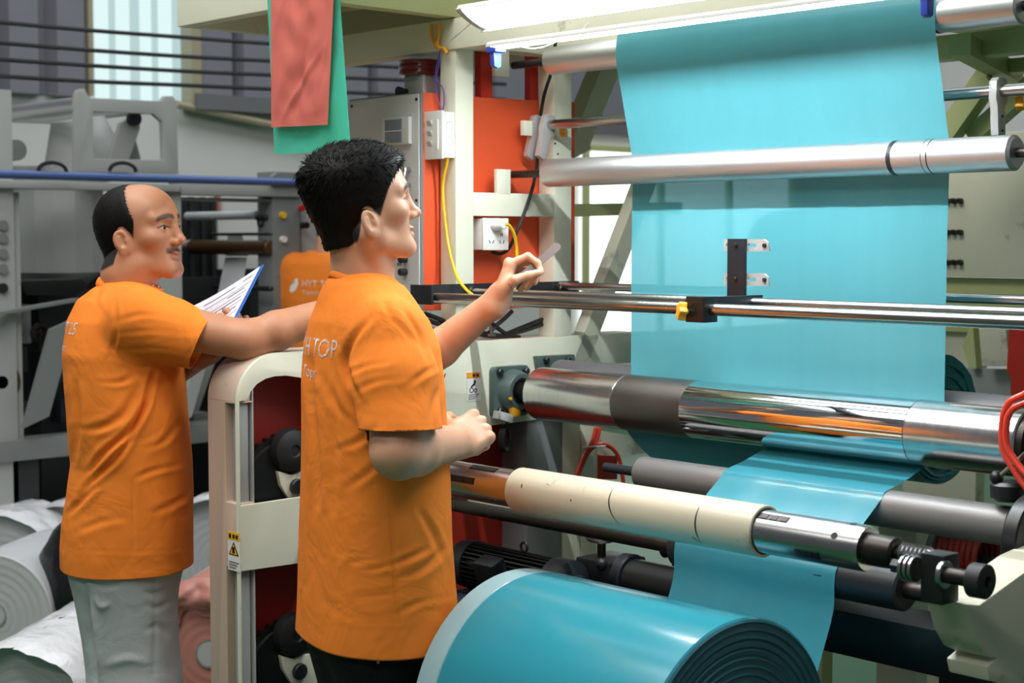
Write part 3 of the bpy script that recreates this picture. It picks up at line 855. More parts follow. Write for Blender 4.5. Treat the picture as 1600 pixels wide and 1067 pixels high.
def star_knob(parent, c, d, R, m_, up=(0, 0, 1)):
    d = Vector(d).normalized(); a = Vector(up).cross(d).normalized(); b = d.cross(a)
    pts = []
    for k in range(30):
        g_ = 2 * math.pi * k / 30; rr = R * (0.82 + 0.18 * math.cos(5 * g_)); pts.append((rr * math.cos(g_), rr * math.sin(g_)))
    c = Vector(c)
    return obj('star_knob', G().prism(pts, [], lambda u, v, t: c + a * u + b * v + d * t, 0, 0.016), m_, parent, bevel=0.003, label='yellow star knob')
star_knob(cu, (xat(1070, 480, RY1 - .03), RY1 - 0.028, zr1 - 0.004), (-0.55, -0.8, 0.1), 0.020, 'yellow_plastic')
obj('knob_stud', G().cyl((xat(1072, 480, RY1 - .03) , RY1 - 0.026, zr1 - 0.004), (p.x - wx * .5, RY1, zr1 - 0.002), 0.004, n=10), 'steel', cu)

# ------------------------------------------------------------------ spreader bar with cast clamps behind the film
R4Y = 2.86
z4 = PY(900, 192, R4Y).z
sb = thing('spreader_bar', 'steel bar behind the film held by grey cast clamps at both ends', 'bar', (xat(900, 192, R4Y), R4Y, z4))
obj('bar', G().cyl((xat(850, 196, R4Y), R4Y, z4), (xat(1700, 130, R4Y), R4Y, z4), 0.0125, n=24, ch=.001), 'steel', sb)
def clamp(x, ang, yy):
    # cast clamp: eye round the bar with a leg hanging down
    pts = [(-0.022, 0.018), (-0.012, 0.026), (0.012, 0.026), (0.022, 0.016), (0.022, -0.018), (0.014, -0.03), (0.018, -0.085), (0.010, -0.092), (-0.010, -0.088), (-0.016, -0.03), (-0.022, -0.018)]
    c, s_ = math.cos(ang), math.sin(ang)
    rot = [(yy + a_ * c - b_ * s_, z4 + a_ * s_ + b_ * c) for a_, b_ in pts]
    obj('cast_clamp', G().prism(rot, [], fX, x - 0.009, x + 0.009), 'brushed_cast', sb, bevel=0.003)
    for dz in (-0.05, -0.078):
        bolt(sb, (x + 0.009, yy - dz * -s_, z4 + dz * c), (1, 0, 0), 0.003, 0.0015, 'black_steel', 'screw')
xc = xat(856, 200, R4Y)
clamp(xc, -0.35, R4Y); clamp(xc - 0.042, -0.35, R4Y)
star_knob(sb, (xc + 0.012, R4Y + 0.034, z4 - 0.018), (0.9, 0.4, 0.1), 0.014, 'yellow_plastic')
xc = xat(1560, 145, R4Y)
clamp(xc, -0.02, R4Y)
star_knob(sb, (xc + 0.02, R4Y + 0.03, z4 - 0.022), (0.9, 0.4, 0.1), 0.018, 'yellow_plastic')

# ================================================================== FILM
XL, XR, XM = PY(985, 590, 2.8065).x, PY(1475, 610, 2.8065).x, PY(1172, 690, 2.69).x
def sheet(prof, x0, x1, nx=24, ripple=0.0, seed=0.0):
    g = G(); P = catmull([Vector((0, y, z)) for y, z in prof], 5); vs = []; fs = []
    for i, p in enumerate(P):
        for k in range(nx + 1):
            x = x0 + (x1 - x0) * k / nx
            w = ripple * (math.sin(x * 31 + seed) * 0.6 + math.sin(x * 57 + 2 * seed + i * .05) * 0.4)
            vs.append((x, p.y + w, p.z))
    for i in range(len(P) - 1):
        for k in range(nx):
            a_ = i * (nx + 1) + k; fs.append((a_, a_ + 1, a_ + nx + 2, a_ + nx + 1))
    return g.add(vs, fs)
fw = thing('film_web', 'wide turquoise plastic film hanging over the machine rollers', 'film', ((XL + XR) / 2, 2.78, 1.5))
yt = R1Y - 0.0365
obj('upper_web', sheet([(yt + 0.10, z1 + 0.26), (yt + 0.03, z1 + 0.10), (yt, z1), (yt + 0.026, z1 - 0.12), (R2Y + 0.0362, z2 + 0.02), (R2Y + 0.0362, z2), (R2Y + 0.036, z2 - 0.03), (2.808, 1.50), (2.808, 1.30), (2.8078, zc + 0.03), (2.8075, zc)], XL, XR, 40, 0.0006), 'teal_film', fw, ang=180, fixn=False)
rc = RCH + 0.0015
wrap = [(CHY + rc * math.cos(a_), zc - rc * math.sin(a_)) for a_ in np.linspace(0.05, 1.45, 6)]
dr = 0.0425
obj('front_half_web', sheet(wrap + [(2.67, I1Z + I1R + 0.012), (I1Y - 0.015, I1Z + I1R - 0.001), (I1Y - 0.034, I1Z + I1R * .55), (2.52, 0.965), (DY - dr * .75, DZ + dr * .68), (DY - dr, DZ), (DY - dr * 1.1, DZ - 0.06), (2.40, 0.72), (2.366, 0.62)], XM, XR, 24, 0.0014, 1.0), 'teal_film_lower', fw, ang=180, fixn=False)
pz = PX(1108, 766, -2.35)
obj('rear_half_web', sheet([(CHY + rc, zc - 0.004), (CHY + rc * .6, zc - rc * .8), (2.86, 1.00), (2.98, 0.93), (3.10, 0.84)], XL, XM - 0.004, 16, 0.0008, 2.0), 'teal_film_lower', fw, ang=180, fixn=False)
# wound roll in front
RCY, RCZ, RR = 2.10, 0.612, 0.262
rx0, rx1 = XM - 0.11, PY(1188, 975, 2.16).x
tr = thing('film_roll', 'big turquoise film roll winding at the front of the machine', 'film roll', ((rx0 + rx1) / 2, RCY, RCZ - RR))
obj('wound_film', G().cyl((rx0 + 0.055, RCY, RCZ), (rx1, RCY, RCZ), RR, n=128, ch=0.003), 'teal_roll', tr)
obj('overlap_strip', G().cyl((rx0, RCY, RCZ), (rx0 + 0.056, RCY, RCZ), RR - 0.0008, n=128, ch=0.003), 'film_edge_grey', tr, label='greyish strip at the left end of the turquoise roll')
prof = []
k = 0; r_ = RR - 0.004
while r_ > 0.05:
    prof.append((0.001 + 0.0015 * (k % 2) + 0.0012 * math.sin(k * 1.7), r_)); r_ -= 0.0035; k += 1
obj('roll_face', G().lathe((rx1, RCY, RCZ), (1, 0, 0), [(0, RR - 0.003)] + prof, 96), 'teal_roll_side', tr)
obj('core', G().cyl((rx0 - 0.02, RCY, RCZ), (rx1 + 0.02, RCY, RCZ), 0.045, n=32), 'cardboard_tube', tr)
# roll seen behind, at the rear winder
c = PY(1470, 655, 3.32)
rb = thing('rear_film_roll', 'turquoise film roll with ragged edge at the rear behind the film', 'film roll', (c.x - 0.3, 3.32, c.z - 0.2))
obj('wound_film', G().cyl((c.x - 0.75, 3.32, c.z), (c.x - 0.01, 3.32, c.z), 0.155, n=64), 'teal_roll_rear', rb)
g = G()
for i in range(14):
    r0_ = 0.155 - i * 0.009
    n = 64; vs = []; fs = []
    for k in range(n):
        a_ = 2 * math.pi * k / n
        off = 0.006 * noise.noise(Vector((math.cos(a_) * 4, math.sin(a_) * 4, i * 2.3))) + 0.004 * (i % 3)
        for rr, ex in ((r0_, -0.02), (r0_, 0.004 + off), (r0_ - 0.0078, 0.001 + off), (r0_ - 0.009, -0.02)):
            vs.append((c.x + ex, 3.32 + rr * math.cos(a_), c.z + rr * math.sin(a_)))
    for k in range(n):
        k2 = (k + 1) % n
        for j in range(3): fs.append((k * 4 + j, k2 * 4 + j, k2 * 4 + j + 1, k * 4 + j + 1))
    g.add(vs, fs)
obj('ragged_layers', g, 'teal_roll_rear', rb)

# ------------------------------------------------------------------ paper core on its air shaft
TY = 2.2
zt = PY(800, 763, TY).z
xa, xb = xat(790, 763, TY) + .046, xat(1197, 828, TY)
tb = thing('paper_core', 'cream scuffed paper core tube pushed onto the steel air shaft', 'tube', ((xa + xb) / 2, TY, zt))
obj('core_wall', G().lathe((xa, TY, zt), (1, 0, 0), [(0, 0.041), (0, 0.0445), (0.0015, 0.046), (xb - xa - 0.0015, 0.046), (xb - xa, 0.0445), (xb - xa, 0.041), (0, 0.041)], 64), 'cardboard_tube', tb)
def arc_scratch(x, a0, a1, sx, r=0.0463, w=0.0014):
    g = G(); n = 10; vs = []; fs = []
    for i in range(n + 1):
        a_ = a0 + (a1 - a0) * i / n
        x_ = x + sx * (i / n) ** 2; ww = w * (0.3 + math.sin(math.pi * (i + .5) / (n + 1)))
        for e in (-ww, ww): vs.append((x_ + e, TY - r * math.cos(a_), zt + r * math.sin(a_)))
    for i in range(n): fs.append((2 * i, 2 * i + 1, 2 * i + 3, 2 * i + 2))
    return g.add(vs, fs)
sc = G()
for x_, a0, a1, sx in ((0.30, 0.9, -0.6, 0.03), (0.53, 0.75, -0.7, 0.004), (0.52, -0.5, -0.8, 0.02), (0.05, 0.5, 0.3, 0.002), (0.12, 0.7, 0.62, 0.01), (0.2, 0.2, 0.1, 0.0)):
    obj('scuff_mark', arc_scratch(xa + x_ * (xb - xa) / 0.66, a0, a1, sx), 'ink_black', tb, fixn=False, label='dark cut scored into the paper core')
ash = thing('air_shaft', 'steel expanding shaft through the paper core with dark end journal', 'shaft', ((xa + xb) / 2, TY, zt))
xe = xat(1358, 855, TY)
obj('shaft_body', G().lathe((XF + 0.02, TY, zt), (1, 0, 0), [(0, 0.03), (0.04, 0.03), (0.042, 0.0385), (xe - XF - 0.02 - 0.006, 0.0385), (xe - XF - 0.02, 0.036)], 48), 'steel', ash)
xj = [xat(p_, y_, TY) for p_, y_ in ((1358, 857), (1408, 868), (1408, 868), (1500, 888))]
obj('journal', G().lathe((xe - 0.01, TY, zt), (1, 0, 0), [(0, 0.027), (xj[1] - xe, 0.026), (xj[1] - xe + 0.004, 0.022), (xj[1] - xe + 0.004, 0.012), (xj[3] - xe, 0.012)], 32), 'dark_steel', ash)
# expanding keys set in slots along the shaft
for (p0, p1, av) in ((1186, 1245, 0.95), (1262, 1300, -0.5), (705, 762, 0.25), (745, 785, 1.15)):
    x0 = xat(p0, 815, TY); x1_ = xat(p1, 825, TY)
    n_ = Vector((0, -math.cos(av), math.sin(av))); tt = Vector((0, math.sin(av), math.cos(av)))
    c_ = Vector(((x0 + x1_) / 2, TY, zt)) + n_ * 0.0385
    obj('key_slot', G().obox(c_, ((x1_ - x0) / 2, 0, 0), tt * 0.007, n_ * 0.0006), 'black_paint', ash)
    kg = G()
    m_ = 4
    for k in range(m_):
        xx = x0 + (x1_ - x0) * (k + .5) / m_
        kg.obox(Vector((xx, TY, zt)) + n_ * 0.0392, ((x1_ - x0) / m_ * .36, 0, 0), tt * 0.0055, n_ * 0.0008)
    obj('expanding_key', kg, 'dark_steel', ash)
for p_, av in ((1322, 0.55), (1335, 1.5)):
    x_ = xat(p_, 840, TY); n_ = Vector((0, -math.cos(av), math.sin(av)))
    obj('set_screw_hole', G().cyl(Vector((x_, TY, zt)) + n_ * 0.0380, Vector((x_, TY, zt)) + n_ * 0.0389, 0.0065, n=16), 'ink_black', ash)
# chuck at the end of the shaft on the cream arm
ck = thing('shaft_chuck', 'black safety chuck with springs and round knob at the shaft end', 'chuck', (xat(1480, 895, TY), TY, zt))
xk = xat(1462, 890, TY)
obj('chuck_block', G().box(xk - 0.005, xk + 0.035, TY - 0.035, TY + 0.012, zt - 0.062, zt + 0.016), 'black_paint', ck, bevel=0.002)
obj('toothed_sleeve', G().lathe((xk - 0.065, TY, zt + 0.004), (1, 0, 0), [(0, .012)] + [(0.004 + 0.008 * i + d_, 0.0165 - 0.003 * (j % 2)) for i in range(7) for j, d_ in enumerate((0, .004))] + [(0.062, 0.012)], 24), 'steel', ck)
cx_, cyy, czz = xk - 0.01, TY - 0.035, zt - 0.012
for i in range(3):
    obj('washer', G().cyl((cx_ - 0.008 - 0.009 * i, cyy, czz), (cx_ - 0.002 - 0.009 * i, cyy, czz), 0.021, n=24, ch=.001), 'steel', ck)
obj('hex_nut', G().cyl((cx_ - 0.045, cyy, czz), (cx_ - 0.026, cyy, czz), 0.012, n=6), 'black_steel', ck, smooth=False)
kx = xat(1518, 905, TY - 0.035)
obj('knob_stem', G().cyl((xk + 0.03, cyy, czz), (kx, cyy, czz), 0.013, n=20), 'dark_steel', ck)
obj('collar', G().cyl((xk + 0.033, cyy, czz), (xk + 0.043, cyy, czz), 0.022, n=24, ch=.002), 'steel', ck)
obj('round_knob', G().lathe((kx, cyy, czz), (1, 0, 0), [(0, 0.024), (0.002, 0.027), (0.026, 0.027), (0.028, 0.024), (0.028, 0.009), (0.022, 0.008)], 32), 'black_rubber', ck)
# cream casting arm of the machine, under the chuck
XA = xk + 0.02
def ya_(px, py, X=XA): p_ = PX(px, py, X); return (p_.y, p_.z)
pts = [ya_(1478, 938), ya_(1505, 940), ya_(1600, 872), ya_(1760, 800), ya_(1760, 1150), ya_(1600, 1075), ya_(1520, 1058), ya_(1516, 1036), ya_(1530, 1024), ya_(1512, 1016), ya_(1497, 990), ya_(1488, 955)]
arm = thing('shaft_arm', 'cream cast arm at lower right carrying the black chuck', 'stand', (XA, 2.5, 0))
obj('casting', G().prism(pts, [], fX, XA - 0.045, XA + 0.03), 'cream_worn', arm, bevel=0.004)
obj('arm_base', G().box(XA - 0.05, XA + 0.035, PX(1600, 1060, XA).y, PX(1760, 1060, XA).y, 0.0, PX(1600, 1060, XA).z), 'cream_worn', arm, bevel=0.004)
obj('pivot_post', G().box(XA - 0.05, XA + 0.04, PX(1700, 900, XA).y, PX(1760, 900, XA).y, 0.0, 1.15), 'cream_worn', arm, bevel=0.004)
# ================================================================== LAMPS
def lamp(name, label, Y, pl, length, w, h, glow_h, tilt=0.0, lip=0.0, ew=None):
    """batten: white channel, glowing diffuser underneath (tilted about the long axis), end caps"""
    a = PY(*pl, Y); x0, x1, z = a.x, a.x + length, a.z
    t = thing(name, label, 'lamp', ((x0 + x1) / 2, Y, z))
    c, s_ = math.cos(tilt), math.sin(tilt)
    R_ = lambda p: [(Y + u * c - v * s_, z + u * s_ + v * c) for u, v in p]
    obj('lamp_housing', G().prism(R_([(-w / 2, 0), (w / 2, 0), (w / 2, h * .5), (w * .3, h), (-w * .3, h), (-w / 2, h * .5)]), [], fX, x0, x1), 'lamp_white', t, bevel=0.001)
    obj('diffuser', G().prism(R_([((ew or w * .92) / 2 * math.cos(math.radians(g_)), -0.0006 - glow_h * math.sin(math.radians(g_))) for g_ in range(0, 181, 18)]), [], fX, x0 + 0.016, x1 - 0.016), 'strip_light' if w < .05 else 'tube_light', t)
    if lip: obj('light_cutoff_lip', G().prism(R_([(w * .5, h * .4), (w * .5 + .0015, h * .4), (w * .5 + .0015, -lip), (w * .5, -lip)]), [], fX, x0, x1), 'lamp_white', t)  # added lip, blocks lamp light so the top of the film stays dark
    cap_p = [(w * .52 * math.cos(math.radians(g_)), -max(glow_h, .004) * 1.08 * math.sin(math.radians(g_))) for g_ in range(0, 181, 18)] + [(-w * .33, h * 1.05), (w * .33, h * 1.05)]
    for xa_, xb_ in ((x0 - 0.002, x0 + 0.015), (x1 - 0.015, x1 + 0.002)):
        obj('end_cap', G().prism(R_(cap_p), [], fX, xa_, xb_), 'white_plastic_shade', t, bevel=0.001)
    return t, x0, x1, z
LA, lx0, lx1, lz = lamp('batten_lamp', 'wide glowing white batten lamp hung highest over the film', 2.28, (733, 30), 1.45, 0.080, 0.02, 0.006, -.45, .008)
LB_Y = 2.50
a = PY(767, 74, LB_Y)
bx1 = PY(1454, 5, LB_Y).x
t, _x0, _x1, _z = lamp('strip_lamp', 'thin white strip lamp with blue end clips just below the batten lamp', LB_Y, (767, 74), bx1 - a.x, 0.030, 0.012, 0.0008, 0.0, .0050, .010)
for x_ in (a.x + 0.012, bx1 - 0.012):
    obj('blue_clip', G().box(x_ - 0.012, x_ + 0.022, LB_Y - 0.016, LB_Y + 0.016, a.z - 0.013, a.z - 0.003).prism([(LB_Y - .012, a.z - 0.012), (LB_Y + .012, a.z - 0.012), (LB_Y + .010, a.z - 0.045), (LB_Y, a.z - 0.05), (LB_Y - .010, a.z - 0.045)], [], fX, x_ - 0.002, x_ + 0.012), 'blue_plastic', t, bevel=0.001, label='blue plastic clip')
obj('hanger_wire', G().tube([(a.x + 0.3, LB_Y, a.z + 0.012), (a.x + 0.3, LB_Y + 0.02, zb0 + 0.01)], 0.0015, 6), 'white_wire', t)
obj('hanger_wire', G().tube([(lx0 + 0.75, 2.28, lz + 0.018), (lx0 + 0.75, 2.30, lz + 0.35)], 0.0015, 6), 'white_wire', LA)
obj('hanger_wire', G().tube([(lx0 + 0.15, 2.28, lz + 0.018), (lx0 + 0.15, 2.30, lz + 0.35)], 0.0015, 6), 'white_wire', LA)
obj('supply_wire', G().tube([PY(738, 34, 2.28), PY(720, 50, 2.40), PY(697, 69, yb0 - 0.01)], 0.0016, 6), 'white_wire', LA)
obj('supply_wire', G().tube([PY(806, 71, LB_Y), PY(830, 76, LB_Y), PY(852, 73, LB_Y), PY(872, 64, LB_Y)], 0.0013, 6), 'white_wire', t)

# ================================================================== CONTROL CABINET
XC = -3.067
cy0 = PX(655, 300, XC).y
ct, cb = PX(655, 144, XC).z, PX(655, 486, XC).z
cxl = PY(545, 300, cy0).x
cab = thing('control_cabinet', 'grey wall cabinet with orange side and small display beside the cream post', 'cabinet', ((cxl + XC) / 2, cy0 + .1, cb))
obj('cabinet_body', G().box(cxl, XC, cy0 + 0.012, cy0 + 0.2, cb, ct), 'orange_paint', cab, bevel=0.002)
obj('door', G().box(cxl + 0.002, XC - 0.002, cy0, cy0 + 0.011, cb + 0.003, ct - 0.003), 'cabinet_grey', cab, bevel=0.003)
obj('door_seal', G().prism([(cxl, cb), (XC + 0.001, cb), (XC + 0.001, ct), (cxl, ct)], [[(cxl + 0.004, cb + 0.004), (XC - 0.004, cb + 0.004), (XC - 0.004, ct - 0.004), (cxl + 0.004, ct - 0.004)]], fY, cy0 + 0.004, cy0 + 0.0125), 'machine_grey_dark', cab)
def onc(px, py, dy=0.0): return PY(px, py, cy0 - dy)
a, b = onc(603, 228), onc(644, 182)
obj('display_frame', G().box(a.x, b.x, cy0 - 0.012, cy0 - 0.0005, a.z, b.z), 'white_plastic_shade', cab, bevel=0.002)
a, b = onc(608, 224), onc(634, 186)
obj('display_screen', G().box(a.x, b.x, cy0 - 0.014, cy0 - 0.0115, a.z, b.z), 'display_grey', cab, bevel=0.0005)
mz = a.z + (b.z - a.z) * .5
obj('display_divider', G().box(a.x, b.x, cy0 - 0.0148, cy0 - 0.0138, mz - 0.001, mz + 0.001), 'white_plastic', cab)
for py in (265, 290):
    p_ = onc(640, py); obj('door_handle', G().cyl((p_.x, cy0 - 0.014, p_.z), (p_.x, cy0 + 0.001, p_.z), 0.006, n=14), 'steel', cab)
p_, q_ = onc(640, 262), onc(640, 294)
obj('handle_bar', G().tube([(p_.x, cy0 - 0.014, p_.z), (p_.x, cy0 - 0.018, (p_.z + q_.z) / 2), (q_.x, cy0 - 0.014, q_.z)], 0.005, 8), 'steel', cab)
for py in (405, 425):
    p_ = onc(634, py); obj('selector_switch', G().cyl((p_.x, cy0 - 0.02, p_.z), (p_.x, cy0 + .001, p_.z), 0.009, n=16, ch=.001), 'black_rubber', cab)
p_ = onc(620, 415, 0.001)
obj('door_lettering', text_mesh('SXT', 0.011, p_, (1, 0, 0), (0, 0, 1)), 'ink_black', cab, smooth=False)
for py in (430, 480):
    p_ = onc(613, py); 
obj('cable_loop', G().tube([onc(613, 440, .002), onc(611, 455, .006), onc(612, 470, .006), onc(616, 472, .003)], 0.0022, 6), 'black_cable', cab)
for px, py in ((651, 155), (651, 475), (651, 313), (550, 166)):
    bolt(cab, onc(px, py), (0, -1, 0), 0.004, 0.003, 'dark_steel', 'screw')
# red alarm beacon on a grey socket above the cabinet
YB = cy0 + 0.09
a, b = PY(636, 122, YB), PY(681, 92, YB)
al = thing('alarm_beacon', 'dark red alarm beacon on a grey base on top of the cabinet', 'beacon', ((a.x + b.x) / 2, YB, ct))
xm, hw = (a.x + b.x) / 2, (b.x - a.x) / 2
obj('beacon_base', G().box(xm - hw * .55, xm + hw * .75, YB - 0.03, YB + 0.03, ct + 0.0005, a.z), 'cabinet_grey', al, bevel=0.002)
obj('beacon_lens', G().lathe((xm, YB, a.z), (0, 0, 1), [(0, hw * .98), (0.004, hw)] + [(0.006 + 0.007 * k + d_, hw - .0016 * (k % 2)) for k in range(5) for d_ in (0, .004)] + [(b.z - a.z, hw * .9), (b.z - a.z, 0)], 32), 'alarm_red', al)
obj('beacon_horn', G().lathe((xm - hw * .4, YB - 0.045, ct + 0.012), (0, -1, 0), [(0, 0.011), (0.012, 0.013), (0.013, 0.0)], 18).cyl((xm - hw * .4, YB - 0.046, ct + 0.012), (xm - hw * .4, YB - 0.02, ct + 0.012), 0.009), 'black_rubber', al)

# ================================================================== SWITCH BOX, SOCKET, CABLES
yp = ypost[0][0]
a = PX(690, 246, XF - 0.002); sx0 = PY(662, 210, a.y).x
sbz0, sbz1 = PX(690, 248, XF - .002).z, PX(690, 172, XF - .002).z
sb_ = thing('switch_box', 'white surface box with three rocker switches on the cream post', 'switch', ((sx0 + XF) / 2, a.y, sbz0))
obj('box_body', G().box(sx0 + 0.002, XF - 0.002, a.y + 0.008, yp - 0.0005, sbz0 + 0.003, sbz1 - 0.003), 'white_plastic', sb_, bevel=0.002)
obj('face_plate', G().box(sx0, XF - 0.001, a.y, a.y + 0.0085, sbz0, sbz1), 'white_plastic', sb_, bevel=0.002)
for py in (192, 208, 224):
    p_ = PY(672, py, a.y)
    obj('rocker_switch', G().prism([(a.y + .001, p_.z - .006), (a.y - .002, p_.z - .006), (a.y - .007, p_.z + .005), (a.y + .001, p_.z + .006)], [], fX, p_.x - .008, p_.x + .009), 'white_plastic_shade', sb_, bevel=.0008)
p_ = PY(684, 208, a.y)
obj('rib', G().box(p_.x - .003, p_.x + .003, a.y - .003, a.y + .001, sbz0 + .022, sbz1 - .022), 'white_plastic', sb_, bevel=.0008)
ym = (a.y + .008 + yp) / 2
for py in (196, 220):
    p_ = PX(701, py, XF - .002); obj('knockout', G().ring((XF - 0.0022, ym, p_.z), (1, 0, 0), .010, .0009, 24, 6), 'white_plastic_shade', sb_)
# socket box in the opening
XS = XF + 0.004
s0, s1 = PX(756, 391, XS), PX(795, 341, XS)
so = thing('socket_box', 'white power socket box in the orange opening with a plug in it', 'socket', (XS - .03, (s0.y + s1.y) / 2, s0.z))
obj('box_body', G().box(XO + 0.0005, XS - .008, s0.y + .001, s1.y - .001, s0.z + .001, s1.z - .001), 'white_plastic', so, bevel=.002)
obj('face_plate', G().box(XS - .0085, XS, s0.y, s1.y, s0.z, s1.z), 'white_plastic', so, bevel=.003)
sy, sz = s1.y - s0.y, s1.z - s0.z
def slot(u, v, w, h, rot):
    c_ = Vector((XS + .0002, s0.y + sy * u, s0.z + sz * v)); c, s_ = math.cos(rot), math.sin(rot)
    obj('socket_slot', G().obox(c_, (.0004, 0, 0), Vector((0, c, s_)) * w, Vector((0, -s_, c)) * h), 'ink_black', so, smooth=False)
for u in (.30, .72):
    slot(u - .07, .26, .0012, .0045, .45); slot(u + .07, .26, .0012, .0045, -.45)
slot(.70 - .035, .48, .0011, .004, 0); slot(.70 + .035, .48, .0011, .004, 0)
pl = thing('power_plug', 'white plug with yellow cable pushed into the socket box', 'plug', (XS + .02, s0.y + sy * .55, s0.z + sz * .8))
pc_ = Vector((XS, s0.y + sy * .42, s0.z + sz * .80))
obj('plug_body', G().lathe(pc_, (1, .1, 0), [(0.0005, .016), (.012, .016), (.02, .0125), (.034, .012), (.036, .008)], 24), 'white_plastic', pl, bevel=.0005)
pts = [pc_ + Vector((.034, .004, 0)), PX(795, 352, XS + .035), PX(803, 365, XS + .03), PX(807, 385, XS + .02), PX(808, 410, XS + .02), PX(806, 440, XS + .015), PX(800, 468, XS + .012)]
obj('yellow_cable', G().tube(pts, .0042, 8), 'yellow_cable', pl, label='yellow cable')
pts = [(XF - .006, yp - .02, sbz0 + .002), PY(692, 290, yp - .012), PY(696, 350, yp - .010), PY(703, 395, yp - .010), PY(714, 432, yp - .02), PY(728, 452, yp - .04), PY(741, 463, yp - .06), PY(746, 470, yp - .05)]
tag(obj('supply_cable', G().tube(pts, .0038, 8), 'yellow_cable'), 'yellow cable hanging from the switch box down the cream post', 'cable')
pts = [PX(868, 66, XF + .02), PX(862, 110, XF + .01), PX(850, 150, XF - .01), PX(843, 195, XF - .02), PX(840, 245, XF - .01), PX(834, 285, XF + .012), PX(822, 325, XF + .012), PX(806, 365, XF + .006), PX(795, 388, XF - .01), PX(783, 396, XF - .025), PX(768, 394, XF - .035)]
tag(obj('black_lead', G().tube(pts, .0045, 8), 'black_cable'), 'black cable sagging from the top roller to under the socket box', 'cable')
for pts, lb, m_ in (([(690, 72), (684, 96), (680, 122), (683, 150), (690, 172)], 'violet wire hanging left of the post above the switch box', 'violet_wire'),
                    ([(688, 74), (686, 100), (682, 124), (692, 138), (694, 158), (692, 173)], 'violet wire bowing right above the switch box', 'violet_wire')):
    tag(obj('thin_wire', G().tube([PY(x_, y_, yp - .012) for x_, y_ in pts], .0017, 6), m_), lb, 'wire')
rp = thing('yellow_tie', 'knotted yellow cord tied round the beam above the switch box', 'cord', tuple(PY(684, 66, yp - .012)))
obj('cord_loop', G().tube([PY(x_, y_, yp - .014) for x_, y_ in ((674, 38), (675, 58), (680, 70), (683, 74))], .004, 8).tube([PY(x_, y_, yp - .016) for x_, y_ in ((684, 36), (686, 52), (683, 68), (681, 76))], .004, 8), 'yellow_plastic', rp)
obj('cord_tail', G().tube([PY(x_, y_, yp - .018) for x_, y_ in ((681, 70), (688, 75), (694, 76), (699, 84))], .0042, 8), 'yellow_plastic', rp)
obj('cord_knot', G().ball(PY(682, 68, yp - .016), (.009, .006, .008)), 'yellow_plastic', rp)
# bundle of black leads lying on the side plate
bl = thing('cable_bundle', 'tangle of black cables lying on top of the cream side plate', 'cable', tuple(PX(760, 520, XF - .03)))
for pts in ([(640, 486), (668, 500), (700, 510), (760, 524), (812, 527)], [(652, 488), (672, 512), (690, 521), (730, 524)], [(664, 490), (690, 500), (720, 514), (790, 526)],
            [(768, 505), (785, 518), (800, 527), (812, 529)], [(790, 522), (815, 512), (845, 500), (862, 496)], [(780, 526), (820, 516), (850, 506), (866, 503)], [(800, 486), (788, 498), (776, 508), (764, 520)]):
    obj('lead', G().tube([PX(x_, y_, XF - .045) for x_, y_ in pts], .006, 8), 'black_cable', bl)
obj('cable_gland', G().cyl(PX(767, 525, XF - .02), PX(767, 508, XF - .02), .004, n=10).cyl(PX(767, 525, XF - .02), PX(767, 521, XF - .02), .012, n=20), 'steel', bl)
# red hoses on the lower posts and by the right roller end
h1 = thing('red_hose', 'red air hoses tied to the lower cream post', 'hose', tuple(PX(920, 700, XF + .02)))
for pts in ([(931, 668), (926, 688), (916, 712), (905, 736), (896, 752)], [(905, 738), (920, 706), (938, 694), (956, 700), (967, 716), (972, 740), (974, 756)], [(900, 742), (914, 708), (930, 690), (938, 668)]):
    obj('hose', G().tube([PX(x_, y_, XF + .02) for x_, y_ in pts], .0058, 8), 'red_hose', h1)
obj('cable_tie', G().tube([PX(x_, y_, XF + .028) for x_, y_ in ((909, 699), (924, 698), (946, 697))], .0022, 6), 'white_plastic', h1)
h2 = thing('red_hose', 'red air hoses looping at the right end of the chrome roller', 'hose', (xr_ + .03, 2.6, zc))
for pts, yy in (([(1640, 590), (1604, 614), (1578, 628), (1567, 655), (1567, 700), (1582, 730), (1602, 760), (1640, 800)], 2.60), ([(1640, 612), (1606, 628), (1582, 640), (1573, 660), (1573, 694), (1588, 722), (1610, 748), (1650, 790)], 2.58)):
    obj('hose', G().tube([PY(x_, y_, yy) for x_, y_ in pts], .0062, 10), 'red_hose', h2)
lv = thing('lock_lever', 'small black ball lever below the right end of the chrome roller', 'lever', tuple(PY(1570, 760, 2.6)))
obj('lever_rod', G().cyl(PY(1562, 744, 2.6), PY(1603, 708, 2.6), .0045, n=12), 'steel', lv)
obj('lever_hub', G().ball(PY(1557, 746, 2.6), .0125), 'black_paint', lv)
obj('lever_block', G().cyl(PY(1578, 782, 2.62), PY(1578, 752, 2.62), .035, n=24, ch=.006), 'black_paint', lv)
gc = thing('gear_cover', 'round black end cover at the right end of the grey idler roller', 'cover', tuple(PY(1595, 845, 2.56)))
gp = PY(1602, 845, 2.56)
obj('cover_disc', G().cyl((gp.x, 2.56, gp.z), (gp.x + .03, 2.56, gp.z), .085, n=48, ch=.003), 'black_paint', gc)
obj('cover_hub', G().cyl((gp.x + .03, 2.56, gp.z), (gp.x + .05, 2.56, gp.z), .02, n=24, ch=.002), 'black_steel', gc)

